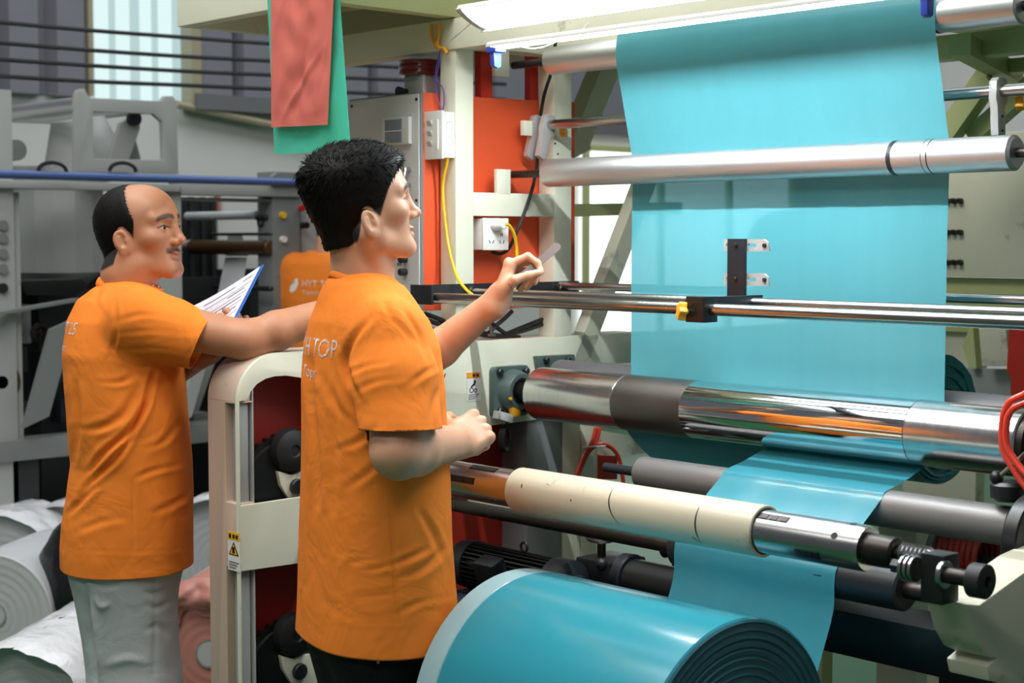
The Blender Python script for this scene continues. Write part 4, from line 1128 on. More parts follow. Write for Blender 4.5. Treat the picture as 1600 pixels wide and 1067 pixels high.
# ================================================================== HANGING SAMPLE BAGS
def pouch(px_outline, Y, thick, m, nm, seed, nu=44, nv=60):
    (l0, l1, r0, r1, y0, y1l, y1r) = px_outline
    g = G(); vs = []; fs = []
    for s_ in (-1, 1):
        for j in range(nv + 1):
            v = j / nv
            for i in range(nu + 1):
                u = i / nu
                xl_, xr2 = l0 + (l1 - l0) * v, r0 + (r1 - r0) * v
                py = y0 + ((y1l + (y1r - y1l) * u) - y0) * v
                p_ = PY(xl_ + (xr2 - xl_) * u, py, Y)
                e = math.sin(math.pi * u) ** .5 * min(1, (1 - v) * 12 + .0)
                n_ = noise.noise(Vector((u * 5 + seed, v * 7, seed))) * .006 + noise.noise(Vector((u * 2 + v * 3, seed, v * 1.2))) * .012
                cr = 0.0
                for (u0, v0, u1, v1, w0, am) in ((.18, .97, .88, .52, .035, .007), (.78, .86, .97, .40, .025, .006), (.30, .10, .06, .48, .03, .005), (.62, .02, .70, .34, .03, .004), (.45, .9, .62, .5, .03, -.005), (.9, .05, .95, .3, .02, .005)):
                    e_ = (u1 - u0, (v1 - v0) * 2.2); L_ = e_[0] ** 2 + e_[1] ** 2
                    h_ = min(1, max(0, ((u - u0) * e_[0] + (v - v0) * 2.2 * e_[1]) / L_))
                    dd_ = math.hypot(u - u0 - h_ * e_[0], (v - v0) * 2.2 - h_ * e_[1])
                    cr += am * s_ * math.exp(-(dd_ / w0) ** 2) * math.sin(math.pi * (.08 + .84 * h_))
                vs.append((p_.x, Y + s_ * (thick * e + .0003) + (n_ + cr) * e, p_.z))
    n1 = (nu + 1) * (nv + 1)
    for s_ in (0, 1):
        for j in range(nv):
            for i in range(nu):
                a_ = s_ * n1 + j * (nu + 1) + i; fs.append((a_, a_ + 1, a_ + nu + 2, a_ + nu + 1))
    return g.add(vs, fs)
Yg = P0.y - 0.05
gb = obj('green_bag', pouch((415, 429, 527, 548, -60, 241, 236), Yg, .004, 'bag_green', '', 1.3), 'bag_green', ang=180, fixn=False)
tag(gb, 'long green plastic bag hanging from the platform behind the red bag', 'bag')
rb_ = obj('red_bag', pouch((423, 424, 524, 512, -60, 199, 195), Yg - .016, .004, 'bag_red', '', 4.1), 'bag_red', ang=180, fixn=False)
tag(rb_, 'shiny red plastic bag hanging in front of the green bag', 'bag')

# ================================================================== MACHINERY LOW BEHIND THE ROLL
MY = 2.52
mz_ = PY(820, 900, MY).z
mx0, mx1 = xat(722, 900, MY), xat(905, 925, MY)
mo = thing('electric_motor', 'black finned electric motor behind the turquoise roll', 'motor', ((mx0 + mx1) / 2, MY, mz_ - .09))
RM = .056
prof = []
n = 30
for k in range(n):
    g0 = 2 * math.pi * k / n
    for f_, r0_ in ((0, RM - .012), (.30, RM - .012), (.34, RM), (.62, RM), (.66, RM - .012)):
        gg = g0 + f_ * 2 * math.pi / n; prof.append((MY + r0_ * math.cos(gg), mz_ + r0_ * math.sin(gg)))
obj('finned_body', G().prism(prof, [], fX, mx0 + .05, mx1 - .07), 'black_paint', mo)
obj('front_bell', G().lathe((mx1 - .075, MY, mz_), (1, 0, 0), [(0, RM + .004), (.05, RM + .004), (.062, RM - .01), (.07, .03), (.09, .028), (.09, 0)], 36), 'black_steel', mo)
obj('fan_cowl', G().lathe((mx0, MY, mz_), (1, 0, 0), [(0, RM - .014), (.01, RM), (.055, RM + .003), (.055, RM - .01)], 36), 'black_steel', mo)
tb_ = Vector(((mx0 + mx1) / 2 - .02, MY - RM - .012, mz_ + .012))
obj('terminal_box', G().obox(tb_, (.035, 0, 0), (0, .02, .008), (0, -.01, .03)), 'black_steel', mo, bevel=.004)
obj('name_plate', G().obox(tb_ + Vector((-.006, -.0205, .002)), (.018, 0, 0), (0, .0006, 0), (0, -.008, .02)), 'machine_grey_dark', mo)
obj('lifting_eye', G().ring(((mx0 + mx1) / 2 + .02, MY, mz_ + RM + .012), (0, 1, 0), .011, .0035, 16, 6), 'black_steel', mo)
obj('motor_foot', G().box(mx0 + .06, mx1 - .08, MY - .07, MY + .07, mz_ - RM - .022, mz_ - RM + .006), 'black_paint', mo, bevel=.002)
mb = thing('motor_bench', 'dark steel bench carrying the electric motor', 'bench', ((mx0 + mx1) / 2, MY, 0))
zb_t = mz_ - RM - .023
obj('bench_top', G().box(mx0 - .05, mx1 + .35, MY - .06, MY + .16, zb_t - .03, zb_t), 'machine_dark', mb, bevel=.003)
for x_ in (mx0 - .02, mx1 + .32):
    for y_ in (MY - .03, MY + .13): obj('bench_leg', G().box(x_ - .025, x_ + .025, y_ - .025, y_ + .025, 0, zb_t - .03), 'machine_dark', mb)
gx = thing('gear_drive', 'black gearbox with hand wheel beside the electric motor', 'gearbox', tuple(PY(940, 900, 2.62)))
w_ = PY(940, 838, 2.62)
obj('hand_wheel', G().ring(w_, (.1, -.1, 1), .030, .008, 28, 8), 'steel', gx)
obj('wheel_hub', G().cyl(w_ - Vector((0, 0, .05)), w_ + Vector((0, 0, .006)), .010, n=14).bar(w_ - Vector((.03, 0, 0)), w_ + Vector((.03, 0, 0)), .012, .006).bar(w_ - Vector((0, .03, 0)), w_ + Vector((0, .03, 0)), .012, .006), 'dark_steel', gx)
obj('gear_case', G().box(w_.x - .035, w_.x + .075, 2.57, 2.69, zb_t, w_.z - .045), 'black_paint', gx, bevel=.006)
obj('case_plug', G().ball((w_.x + .05, 2.57, w_.z - .05), .014), 'black_steel', gx)
cp = PY(1005, 905, 2.62)
obj('coupling_flange', G().cyl((w_.x + .07, 2.62, cp.z), (w_.x + .10, 2.62, cp.z), .052, n=36, ch=.004), 'black_steel', gx)
obj('drive_cylinder', G().cyl((w_.x + .10, 2.62, cp.z - .004), (w_.x + .42, 2.62, cp.z - .004), .046, n=36, ch=.004), 'black_paint', gx)
sp_ = PY(1040, 858, 2.95)
fs_ = thing('fitting', 'small dark steel spindle with rounded end seen under the paper core', 'fitting', tuple(sp_))
obj('spindle', G().cyl(sp_ + Vector((0, 0, 0)), sp_ + Vector((.16, 0, -.0)), .014, n=16, ch=.003), 'dark_steel', fs_)
obj('spindle_head', G().ball(sp_, (.012, .02, .022)), 'black_steel', fs_)
obj('spindle_bracket', G().box(sp_.x + .03, sp_.x + .07, 2.94, 2.98, zb_t, sp_.z - .008), 'black_paint', fs_)
nv_ = PY(760, 975, 2.40)
ds = thing('drive_drum', 'dark navy drum low between the operator and the turquoise roll', 'drum', tuple(nv_))
obj('drum_shell', G().cyl((XF + .03, 2.40, nv_.z), (nv_.x + .2, 2.40, nv_.z), .055, n=48, ch=.004), 'dark_blue_paint', ds)
obj('drum_flange', G().cyl((xat(742, 960, 2.40), 2.40, nv_.z), (xat(752, 960, 2.40), 2.40, nv_.z), .058, n=48, ch=.003), 'black_steel', ds)
a = PX(735, 790, XF + .02)
tag(obj('pale_plate', G().bar(PY(738, 778, 2.5), PY(815, 792, 2.5), .03, .022), 'cream_worn', bevel=.002), 'short pale bar just below the left end of the paper core', 'bar')

# ================================================================== CREAM MACHINE BEHIND ON THE RIGHT
YQ = 4.2
rm = thing('rear_machine', 'dull cream machine body behind the film at the right edge', 'machine', (-1.2, YQ, 0))
def pq(px, py, Y=YQ): p_ = PY(px, py, Y); return (p_.x, p_.z)
x0, z0 = pq(1380, 640); x1_, z1_ = pq(1760, 200)
obj('body_panel', G().box(x0, x1_, YQ, YQ + .05, pq(1500, 432)[1], pq(1500, 210)[1]), 'cream_worn', rm, bevel=.004)
obj('lower_band', G().box(x0, x1_, YQ + .03, YQ + .06, pq(1500, 520)[1], pq(1500, 434)[1]), 'olive_paint', rm, bevel=.004)
obj('foot_panel', G().box(*[pq(1400, 500)[0], pq(1515, 500)[0]], YQ + .05, YQ + .1, 0, pq(1500, 518)[1]), 'cream_worn', rm)
pts = [pq(x_, y_, YQ - .06) for x_, y_ in ((1528, 500), (1570, 500), (1578, 572), (1534, 572))]
obj('chute_plate', G().prism(pts, [], fY, YQ - .06, YQ - .03), 'cream_worn', rm, bevel=.003)
obj('chute_side', G().prism([pq(1512, 540), pq(1528, 500), pq(1534, 575), pq(1524, 575)], [], fY, YQ - .03, YQ), 'olive_paint', rm)
obj('pale_plate', G().prism([pq(1500, 575), pq(1578, 577), pq(1580, 640), pq(1500, 640)], [], fY, YQ + .0, YQ + .03), 'machine_grey', rm)
obj('red_guard', G().prism([pq(x_, y_, YQ - .12) for x_, y_ in ((1577, 508), (1660, 500), (1660, 700), (1580, 700), (1580, 590), (1573, 580))], [], fY, YQ - .12, YQ - .1), 'bright_red_paint', rm)
for py in (314, 363, 410):
    for dx in (0, 10, 20):
        p_ = PY(1482 + dx, py, YQ); bolt(rm, (p_.x, YQ, p_.z), (0, -1, 0), .009, .02, 'dark_steel')
obj('top_beam', G().box(-2.4, 0.4, 3.55, 3.62, PY(1500, 90, 3.55).z, PY(1500, 52, 3.55).z), 'olive_paint', rm, bevel=.003)
obj('top_beam', G().box(-2.4, 0.4, 3.95, 4.02, PY(1500, 120, 3.95).z, PY(1500, 98, 3.95).z), 'olive_paint', rm, bevel=.003)
obj('top_plate', G().box(-2.4, 0.4, 3.1, 4.25, PY(1500, 45, 3.55).z + .03, PY(1500, 45, 3.55).z + .05), 'olive_paint', rm)
obj('side_rail', G().bar(PY(1500, 70, 3.4) , PY(1585, 118, 4.2), .05, .05), 'olive_paint', rm)
obj('diagonal_strut', G().bar(PY(1478, 215, 3.9), PY(1545, 120, 3.9), .06, .05, (0, 1, 0)), 'olive_paint', rm)
obj('diagonal_strut', G().bar(PY(1520, 215, 3.95), PY(1640, 110, 3.95), .05, .05, (0, 1, 0)), 'olive_paint', rm)
obj('corner_post', G().box(-0.95, -0.85, YQ + .02, YQ + .12, 0, PY(1500, 60, 3.55).z), 'olive_paint', rm)
obj('corner_post', G().box(-2.4, -2.3, YQ + .06, YQ + .16, 0, PY(1500, 60, 3.55).z), 'olive_paint', rm)
obj('foot_panel', G().box(PY(1372, 830, 3.4).x, PY(1432, 830, 3.4).x, 3.4, 3.46, 0, PY(1400, 812, 3.4).z), 'cream_worn', rm, bevel=.003)
q_ = PY(1515, 866, 3.0)
cc = thing('cable_coil', 'reddish brown coil seen behind the black chuck', 'coil', tuple(q_))
for k in range(7):
    obj('winding', G().ring((q_.x - .045 + .014 * k, 3.0, q_.z), (1, 0, 0), .05, .0075, 28, 6), 'film_pink' if k == 9 else 'red_paint', cc)
obj('coil_post', G().box(q_.x - .06, q_.x + .06, 2.985, 3.015, 0, q_.z), 'machine_dark', cc)
obj('coil_flange', G().cyl((q_.x - .07, 3.0, q_.z), (q_.x - .056, 3.0, q_.z), .062, n=32), 'machine_grey_dark', cc)
# dark round wheel that shows faintly through the film
p_ = PY(1222, 400, 2.86)
sw_ = thing('dark_wheel', 'dark round wheel showing faintly through the turquoise film', 'wheel', tuple(p_))
obj('wheel_disc', G().cyl((p_.x, 2.845, p_.z), (p_.x, 2.875, p_.z), .10, n=48, ch=.004), 'black_paint', sw_)
obj('wheel_hub', G().cyl((p_.x, 2.83, p_.z), (p_.x, 2.845, p_.z), .03, n=24), 'dark_steel', sw_)
obj('wheel_axle', G().cyl((p_.x, 2.87, p_.z), (p_.x, 3.02, p_.z), .012, n=16), 'dark_steel', sw_)
obj('wheel_post', G().box(p_.x - .02, p_.x + .02, 3.00, 3.04, 0, p_.z + .02), 'olive_paint', sw_)
# ================================================================== GREY MACHINE FAR LEFT
XG, XG2 = -6.0, -6.8
gm = thing('grey_machine', 'grey printing machine in the left background with cutout side plates', 'machine', (XG, 3.6, 0))
def gy(px, py, X=XG): p_ = PX(px, py, X); return (p_.y, p_.z)
def ear(X, off=0):
    q = [gy(118, 268, XG), gy(118, 150, XG), gy(122, 140, XG), gy(132, 138, XG), gy(138, 150, XG), gy(142, 153, XG), gy(252, 158, XG), gy(258, 150, XG), gy(270, 150, XG), gy(276, 158, XG), gy(279, 272, XG)]
    hole = [gy(146, 248, XG), gy(256, 250, XG), gy(254, 190, XG), gy(240, 178, XG), gy(146, 174, XG)]
    return G().prism(q, [hole], fX, X - .03, X)
obj('side_plate', ear(XG), 'machine_grey', gm, bevel=.003)
obj('side_plate', ear(XG2), 'machine_grey', gm, bevel=.003)
ry, rz = gy(128, 156)
obj('top_roller', G().cyl((XG2, ry, rz - .02), (XG - .02, ry, rz - .02), .035, n=28), 'aluminium', gm)
ry, rz = gy(262, 165)
obj('top_roller', G().cyl((XG2, ry, rz), (XG - .02, ry, rz), .025, n=28), 'aluminium', gm)
# swing arm seen through the cutout
obj('swing_arm', G().prism([gy(180, 272), gy(206, 190), gy(226, 176), gy(236, 180), gy(236, 200), gy(214, 262), gy(206, 272)], [], fX, XG - .12, XG - .09), 'machine_grey', gm, bevel=.004)
obj('swing_arm', G().prism([gy(225, 200), gy(237, 190), gy(252, 246), gy(238, 252)], [], fX, XG - .2, XG - .17), 'machine_grey_dark', gm)
obj('arm_pivot', G().cyl((XG - .085, *gy(223, 184)), (XG - .06, *gy(223, 184)), .03, n=20), 'black_steel', gm)
obj('arm_pivot', G().cyl((XG - .085, *gy(196, 265)), (XG - .05, *gy(196, 265)), .04, n=20), 'black_steel', gm)
# blue pipe along the top, then beams and columns
a, b = PX(-30, 271, XG + .12), PX(480, 275, XG + .12)
obj('blue_pipe', G().cyl(a, (a.x, b.y, a.z), .017, n=14), 'blue_pipe', gm)
for px in (82, 192):
    c_ = PX(px, 268, XG + .12); obj('hose_loop', G().tube([(c_.x, c_.y + .06 * math.cos(t_), c_.z + .035 * math.sin(t_)) for t_ in np.linspace(0, math.pi, 7)], .008, 6), 'black_cable', gm)
def colm(px0, px1, py0, py1, m='machine_grey', d=.12, X=XG, nm='column'):
    a_, b_ = PX(px0, py0, X), PX(px1, py1, X)
    return obj(nm, G().box(X - d, X, min(a_.y, b_.y), max(a_.y, b_.y), min(a_.z, b_.z), max(a_.z, b_.z)), m, gm, bevel=.003)
def to_floor(px0, px1, py0, m='machine_grey', d=.12, X=XG, nm='column'):
    a_, b_ = PX(px0, py0, X), PX(px1, py0, X)
    return obj(nm, G().box(X - d, X, a_.y, b_.y, 0, a_.z), m, gm, bevel=.003)
colm(-40, 282, 280, 300, 'machine_grey', .1, XG + .02, 'cross_beam')
colm(282, 470, 283, 308, 'machine_grey', .1, XG + .01, 'cross_beam')
colm(282, 430, 308, 316, 'machine_grey_dark', .1, XG - .01, 'cross_beam')
to_floor(-40, 18, 137, 'machine_grey', .03)
to_floor(16, 30, 300, 'machine_grey', .1, XG - .02)
to_floor(247, 283, 300, 'machine_grey')
to_floor(425, 468, 268, 'machine_grey_dark')
to_floor(470, 545, 290, 'machine_grey', .05, XG - .06, 'control_panel')
obj('column_head', G().prism([gy(420, 290), gy(420, 276), gy(428, 270), gy(460, 270), gy(468, 278), gy(468, 290)], [], fX, XG, XG + .03), 'machine_grey_dark', gm)
for px, py, m_ in ((470, 325, 'bright_red_paint'), (476, 352, 'black_rubber'), (441, 374, 'white_plastic'), (440, 336, 'sticker_yellow'), (262, 355, 'sticker_yellow')):
    c_ = PX(px, py, XG + .0); obj('push_button', G().cyl((XG - .07, c_.y, c_.z), (XG + .02, c_.y, c_.z), .015, n=14), m_, gm)
for py in (352, 372, 396, 420, 450):
    c_ = PX(3, py, XG); obj('push_button', G().cyl((XG, c_.y, c_.z), (XG + .015, c_.y, c_.z), .02, n=14), 'machine_grey_dark' if py < 440 else 'black_rubber', gm)
# rollers between the plates
gY = 4.05
def gr(px0, px1, py, r, m, nm='print_roller', Y=gY):
    a_, b_ = PY(px0, py, Y), PY(px1, py, Y)
    obj(nm, G().cyl((a_.x, Y, a_.z), (b_.x, Y, a_.z), r, n=28, ch=.004), m, gm)
gr(292, 402, 338, .020, 'roll_white'); gr(400, 418, 340, .012, 'black_steel', 'roller_shaft')
gr(300, 424, 386, .034, 'brown_roller'); gr(282, 304, 382, .022, 'machine_grey', 'roller_shaft')
c_ = PY(407, 346, gY); obj('hand_wheel', G().ring((c_.x, gY, c_.z), (0, 1, 0), .022, .005, 18, 6), 'dark_steel', gm)
gr(330, 425, 366, .007, 'black_steel', 'cross_rod', 3.95); gr(296, 425, 446, .012, 'black_steel', 'cross_rod', 3.98)
obj('printed_web', G().add([PY(356, 366, 4.1), PY(378, 366, 4.1), PY(388, 400, 4.1), PY(352, 400, 4.1), PY(386, 402, 4.08), PY(352, 402, 4.08), PY(332, 500, 3.8), PY(372, 500, 3.8)], [(0, 1, 2, 3), (5, 4, 7, 6)]), 'roll_side', gm, smooth=False, fixn=False)
obj('web_ramp', G().prism([(3.55, .35), (3.62, .35), (3.95, 1.15), (3.88, 1.15)], [], fX, -6.45, -6.2), 'machine_grey', gm)
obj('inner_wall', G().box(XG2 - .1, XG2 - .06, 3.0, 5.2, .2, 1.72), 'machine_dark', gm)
obj('white_guard', G().box(-6.75, -6.72, PX(340, 330, -6.72).y, PX(420, 330, -6.72).y, PX(380, 420, -6.72).z, PX(380, 312, -6.72).z), 'wall_white', gm)
obj('pink_edge', G().box(-6.74, -6.70, PX(338, 330, -6.72).y, PX(342, 330, -6.72).y, PX(380, 330, -6.72).z, PX(380, 306, -6.72).z), 'film_pink', gm)
for px in (300, 318, 334):
    c_ = PX(px, 330, XG2 + .1); obj('lattice_bar', G().box(XG2 + .08, XG2 + .1, c_.y - .012, c_.y + .012, 1.2, 1.72), 'machine_dark', gm)
# lower body in shade
a_, b_ = PX(-40, 442, XG - .15), PX(430, 442, XG - .15)
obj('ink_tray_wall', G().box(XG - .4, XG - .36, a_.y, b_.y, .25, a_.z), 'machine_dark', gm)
obj('dark_tray', G().prism([gy(40, 440), gy(140, 436), gy(150, 448), gy(130, 462), gy(52, 462)], [], fX, XG - .34, XG - .06), 'black_paint', gm, bevel=.004)
obj('tray_edge', G().bar(PX(-20, 492, XG + .06), PX(120, 468, XG - .05), .05, .012), 'machine_grey_dark', gm)
obj('base_beam', G().box(XG - .1, XG + .02, PX(-40, 690, XG).y, PX(430, 690, XG).y, PX(60, 716, XG).z, PX(60, 684, XG).z), 'machine_grey_dark', gm, bevel=.003)
obj('base_foot', G().box(XG - .1, XG, PX(20, 700, XG).y, PX(60, 700, XG).y, 0, PX(60, 716, XG).z), 'machine_dark', gm)
obj('base_foot', G().box(XG - .1, XG, PX(360, 700, XG).y, PX(400, 700, XG).y, 0, PX(60, 716, XG).z), 'machine_dark', gm)
obj('slanted_guide', G().obox((PX(56, 655, XG + .05) + PX(96, 510, XG + .05)) / 2, (.012, 0, 0), (PX(96, 510, XG + .05) - PX(56, 655, XG + .05)) * .53, (0, .055, .02)), 'machine_grey_dark', gm)
obj('slanted_guide', G().obox((PX(288, 650, XG + .05) + PX(322, 530, XG + .05)) / 2, (.012, 0, 0), (PX(322, 530, XG + .05) - PX(288, 650, XG + .05)) * .55, (0, .035, .012)), 'machine_grey', gm)
for px, py, r_, m_ in ((0, 597, .075, 'brown_roller'), (292, 590, .05, 'dark_steel'), (62, 520, .03, 'dark_steel')):
    c_ = PX(px, py, XG - .02); obj('gear_wheel', G().ring((XG - .02, c_.y, c_.z), (1, 0, 0), r_, .012, 24, 6).cyl((XG - .04, c_.y, c_.z), (XG, c_.y, c_.z), r_ * .35, n=14).bar((XG - .02, c_.y - r_, c_.z), (XG - .02, c_.y + r_, c_.z), .012, .012), m_, gm)
for i, (px, py, w_, h_) in enumerate(((26, 505, .05, .16), (22, 560, .04, .1), (60, 570, .05, .12), (105, 560, .05, .2), (20, 640, .06, .08), (90, 640, .05, .1), (300, 660, .08, .1))):
    c_ = PX(px, py, XG - .2); obj('fitting', G().box(XG - .22, XG - .12, c_.y - w_ / 2, c_.y + w_ / 2, c_.z - h_ / 2, c_.z + h_ / 2), ('machine_grey_dark', 'machine_dark', 'black_steel')[i % 3], gm, bevel=.004)
# big dryer drum
dc = PX(92, 340, XG - .45); Xd = XG - .45
dz = lambda py: PX(92, py, Xd).z
rd = (PX(150, 340, Xd).y - PX(32, 340, Xd).y) * .54
dr_ = thing('dryer_tank', 'dark grey round tank with sloping shoulders inside the grey machine', 'tank', (Xd, dc.y, dz(440)))
obj('tank_body', G().lathe((Xd, dc.y, dz(452)), (0, 0, 1), [(0, rd * .55), (.04, rd * .75), (dz(425) - dz(452), rd), (dz(290) - dz(452), rd), (dz(282) - dz(452), rd * .96)], 14), 'machine_grey', dr_, ang=20)
obj('tank_shoulder', G().lathe((Xd + .05, dc.y + .12, dz(285)), (0, -.18, 1), [(0, rd * 1.02), (.05, rd), (dz(198) - dz(285), rd * .66), (dz(185) - dz(285), rd * .6), (dz(183) - dz(285), 0)], 20), 'machine_grey', dr_)
obj('tank_flange', G().lathe((Xd, dc.y, dz(292)), (0, 0, 1), [(0, rd * 1.05), (.04, rd * 1.05)], 20), 'machine_grey', dr_)
obj('tank_stand', G().box(Xd - .2, Xd + .2, dc.y - .2, dc.y + .2, 0, dz(452)), 'machine_dark', dr_)
obj('tank_side_duct', G().cyl((Xd - .25, dc.y - rd * .85, dz(236)), (Xd - .05, dc.y - rd * .85, dz(236)), .045, n=20), 'machine_grey_dark', dr_)
# ================================================================== FILM ROLLS ON THE FLOOR
axd = Vector((-.62, .78, 0)).normalized()
def floor_roll(label, px, py, dep, R, L, m_side, m_face, wrap=0, z=None, axis=None, hub='roll_side', cat='roll', group=None, seed=0):
    p_ = PD(px, py, dep); zc_ = R + .001 if z is None else z
    c_ = Vector((p_.x, p_.y, zc_)); d = axis or axd
    t = thing('film_roll', label, cat, (c_.x, c_.y, zc_ - R), group)
    obj('wound_film', G().lathe(c_, d, [(0, R - .004), (.004, R), (L - .004, R), (L, R - .004)], 64), m_side, t)
    rings = []; r_ = R - .006; k = 0
    while r_ > .045:
        rings.append((-.0003 - .0005 * (k % 2) - .0008 * math.sin(k * 1.3 + seed), r_)); r_ -= .006; k += 1
    obj('roll_face', G().lathe(c_, d, [(.001, R - .004)] + rings, 64), m_face, t)
    obj('core', G().lathe(c_ - d * .006, d, [(0, .045), (0, .038), (.03, .036), (.03, 0)], 28), hub, t)
    if wrap:
        g = G(); n, m = 72, 16; vs = []; fs = []
        a = d.orthogonal().normalized(); a = Vector((0, 0, 1)); b = d.cross(a)
        for i in range(m + 1):
            for k in range(n + 1):
                an = math.pi * 2 * k / n
                fr_ = .5 + .5 * math.cos(an)
                s_ = -wrap * fr_ * (1 + .5 * noise.noise(Vector((an * 1.5, seed, 0)))) + (L * .96 + wrap * fr_) * i / m
                rr = R + .004 + .010 * max(0, noise.noise(Vector((s_ * 9, math.cos(an) * 3, math.sin(an) * 3 + seed)))) + .006 * noise.noise(Vector((s_ * 22, math.cos(an) * 8, math.sin(an) * 8 + seed)))
                if s_ < 0: rr += s_ * .25 * fr_
                rr = max(rr, R + .0015 if s_ >= 0 else .05)
                q = c_ + d * s_ + (a * math.cos(an) + b * math.sin(an)) * rr
                q.z = max(q.z, .002)
                vs.append(q)
        for i in range(m):
            for k in range(n): fs.append((i * (n + 1) + k, i * (n + 1) + k + 1, (i + 1) * (n + 1) + k + 1, (i + 1) * (n + 1) + k))
        obj('plastic_wrap', g.add(vs, fs), 'film_wrap', t, ang=60)
    return t
floor_roll('white film roll in crumpled clear wrap nearest the bottom left corner', 35, 1112, 4.42, .196, .75, 'roll_white', 'roll_side', .05, seed=1)
floor_roll('unwrapped grey white film roll with bare ringed end behind the nearest wrapped roll', -8, 968, 5.5, .213, .5, 'roll_white', 'roll_side', 0, seed=2)
floor_roll('pale grey film roll standing apart behind the others at the left edge', -36, 772, 8.0, .272, .6, 'roll_side', 'roll_white', 0, seed=3)
floor_roll('wrapped white film roll just left of the older operator, behind the bare roll', 4, 884, 6.1, .235, .28, 'roll_white', 'roll_white', .04, seed=4)
floor_roll('wrapped white film roll half hidden by the older operator on his left', 112, 882, 6.3, .24, .28, 'roll_white', 'roll_white', .05, seed=5)
floor_roll('silvery wrapped film roll between the older operator and the machine rail', 345, 880, 6.2, .26, .35, 'roll_white', 'roll_white', .06, seed=6)
floor_roll('wrapped white film roll low between the older operator and the machine rail', 352, 960, 5.45, .19, .35, 'roll_white', 'roll_white', .03, seed=8)
floor_roll('dusty pink film roll between the older operator and the machine rail', 328, 1040, 4.9, .232, .5, 'film_pink', 'film_pink', 0, seed=7)
floor_roll('bright green film roll peeking out behind the older operator', 276, 775, 8.6, .32, .6, 'film_green', 'film_green', 0, seed=9)
# crumpled loose film draped over the upper part of the pink roll
p_ = PD(328, 1040, 4.9)
g = G(); vs = []; fs = []; n, m = 60, 14
sd = axd.cross(Vector((0, 0, 1)))
for i in range(n + 1):
    an = math.radians(-95 + 190 * i / n)
    for j in range(m + 1):
        q = j / m
        rr = .243 - .135 * q * (0.75 + .35 * noise.noise(Vector((an * 2.2, 1.7, 0))))
        bulge = -.014 - .035 * math.sin(math.pi * min(1, q * 1.1)) - .022 * noise.noise(Vector((an * 5, q * 4, 3.1))) * min(1, q * 4)
        vs.append(Vector((p_.x, p_.y, .233)) + axd * bulge + (Vector((0, 0, 1)) * math.cos(an) + sd * math.sin(an)) * rr)
for i in range(n):
    for j in range(m): a_ = i * (m + 1) + j; fs.append((a_, a_ + 1, a_ + m + 2, a_ + m + 1))
obj('crumpled_film', g.add(vs, fs), 'film_pink', bpy.data.objects['film_roll.009'] if 'film_roll.009' in bpy.data.objects and 'pink' in bpy.data.objects['film_roll.009']['label'] else [o for o in bpy.data.objects if 'pink film roll' in o.get('label', '')][0], ang=70)
# black bag slumped against the rolls
bp_ = PD(108, 935, 5.6)
g = G().ball((bp_.x, bp_.y, .26), (.11, .1, .27), 28, 20)
g.v = [(x + .05 * noise.noise(Vector((x * 9, y * 9, z * 9))), y, max(.002, z + .04 * noise.noise(Vector((x * 7, y * 7 + 3, z * 7))))) for x, y, z in g.v]
tag(obj('black_sack', g, 'black_bag', ang=70), 'black plastic sack slumped among the white film rolls', 'bag')
# ================================================================== PEOPLE
def skin_mat(name, rgb, lip):
    m = bpy.data.materials.new(name); m.use_nodes = True
    nt = m.node_tree; b = nt.nodes['Principled BSDF']
    c, l = lin(rgb), lin(lip)
    def attr(nm):
        a = nt.nodes.new('ShaderNodeAttribute'); a.attribute_name = nm; return a.outputs['Fac']
    tc = nt.nodes.new('ShaderNodeTexCoord'); n = nt.nodes.new('ShaderNodeTexNoise')
    n.inputs['Scale'].default_value = 26; n.inputs['Detail'].default_value = 5
    nt.links.new(tc.outputs['Object'], n.inputs['Vector'])
    mx = nt.nodes.new('ShaderNodeMix'); mx.data_type = 'RGBA'
    mx.inputs[6].default_value = (c[0] * .88, c[1] * .82, c[2] * .80, 1); mx.inputs[7].default_value = (min(1, c[0] * 1.1), min(1, c[1] * 1.1), c[2] * 1.1, 1)
    nt.links.new(n.outputs[0], mx.inputs[0])
    last = mx.outputs[2]
    for nm, col in (('lip', l), ('stubble', tuple(v * .16 for v in c)), ('brow', (.012, .009, .008)), ('hairskin', (.02, .016, .014))):
        mm = nt.nodes.new('ShaderNodeMix'); mm.data_type = 'RGBA'
        nt.links.new(attr(nm), mm.inputs[0]); nt.links.new(last, mm.inputs[6]); mm.inputs[7].default_value = (*col, 1)
        last = mm.outputs[2]
    nt.links.new(last, b.inputs['Base Color'])
    b.inputs['Roughness'].default_value = .46
    b.inputs['Subsurface Weight'].default_value = .06
    b.inputs['Subsurface Radius'].default_value = (.012, .004, .002)
    b.inputs['Subsurface Scale'].default_value = .6
    n2 = nt.nodes.new('ShaderNodeTexNoise'); n2.inputs['Scale'].default_value = 320; n2.inputs['Detail'].default_value = 2
    nt.links.new(tc.outputs['Object'], n2.inputs['Vector'])
    bp = nt.nodes.new('ShaderNodeBump'); bp.inputs['Strength'].default_value = .12; bp.inputs['Distance'].default_value = .002
    nt.links.new(n2.outputs[0], bp.inputs['Height']); nt.links.new(bp.outputs[0], b.inputs['Normal'])
    MATS[name] = m
skin_mat('skin_light', (206, 158, 126), (186, 126, 108))
skin_mat('skin_tan', (184, 130, 96), (150, 92, 80))
mat('hair_black', (14, 12, 11), .6, var=.2, spec=.16)
mat('eye_white', (170, 160, 150), .12)
mat('eye_dark', (24, 16, 12), .08)
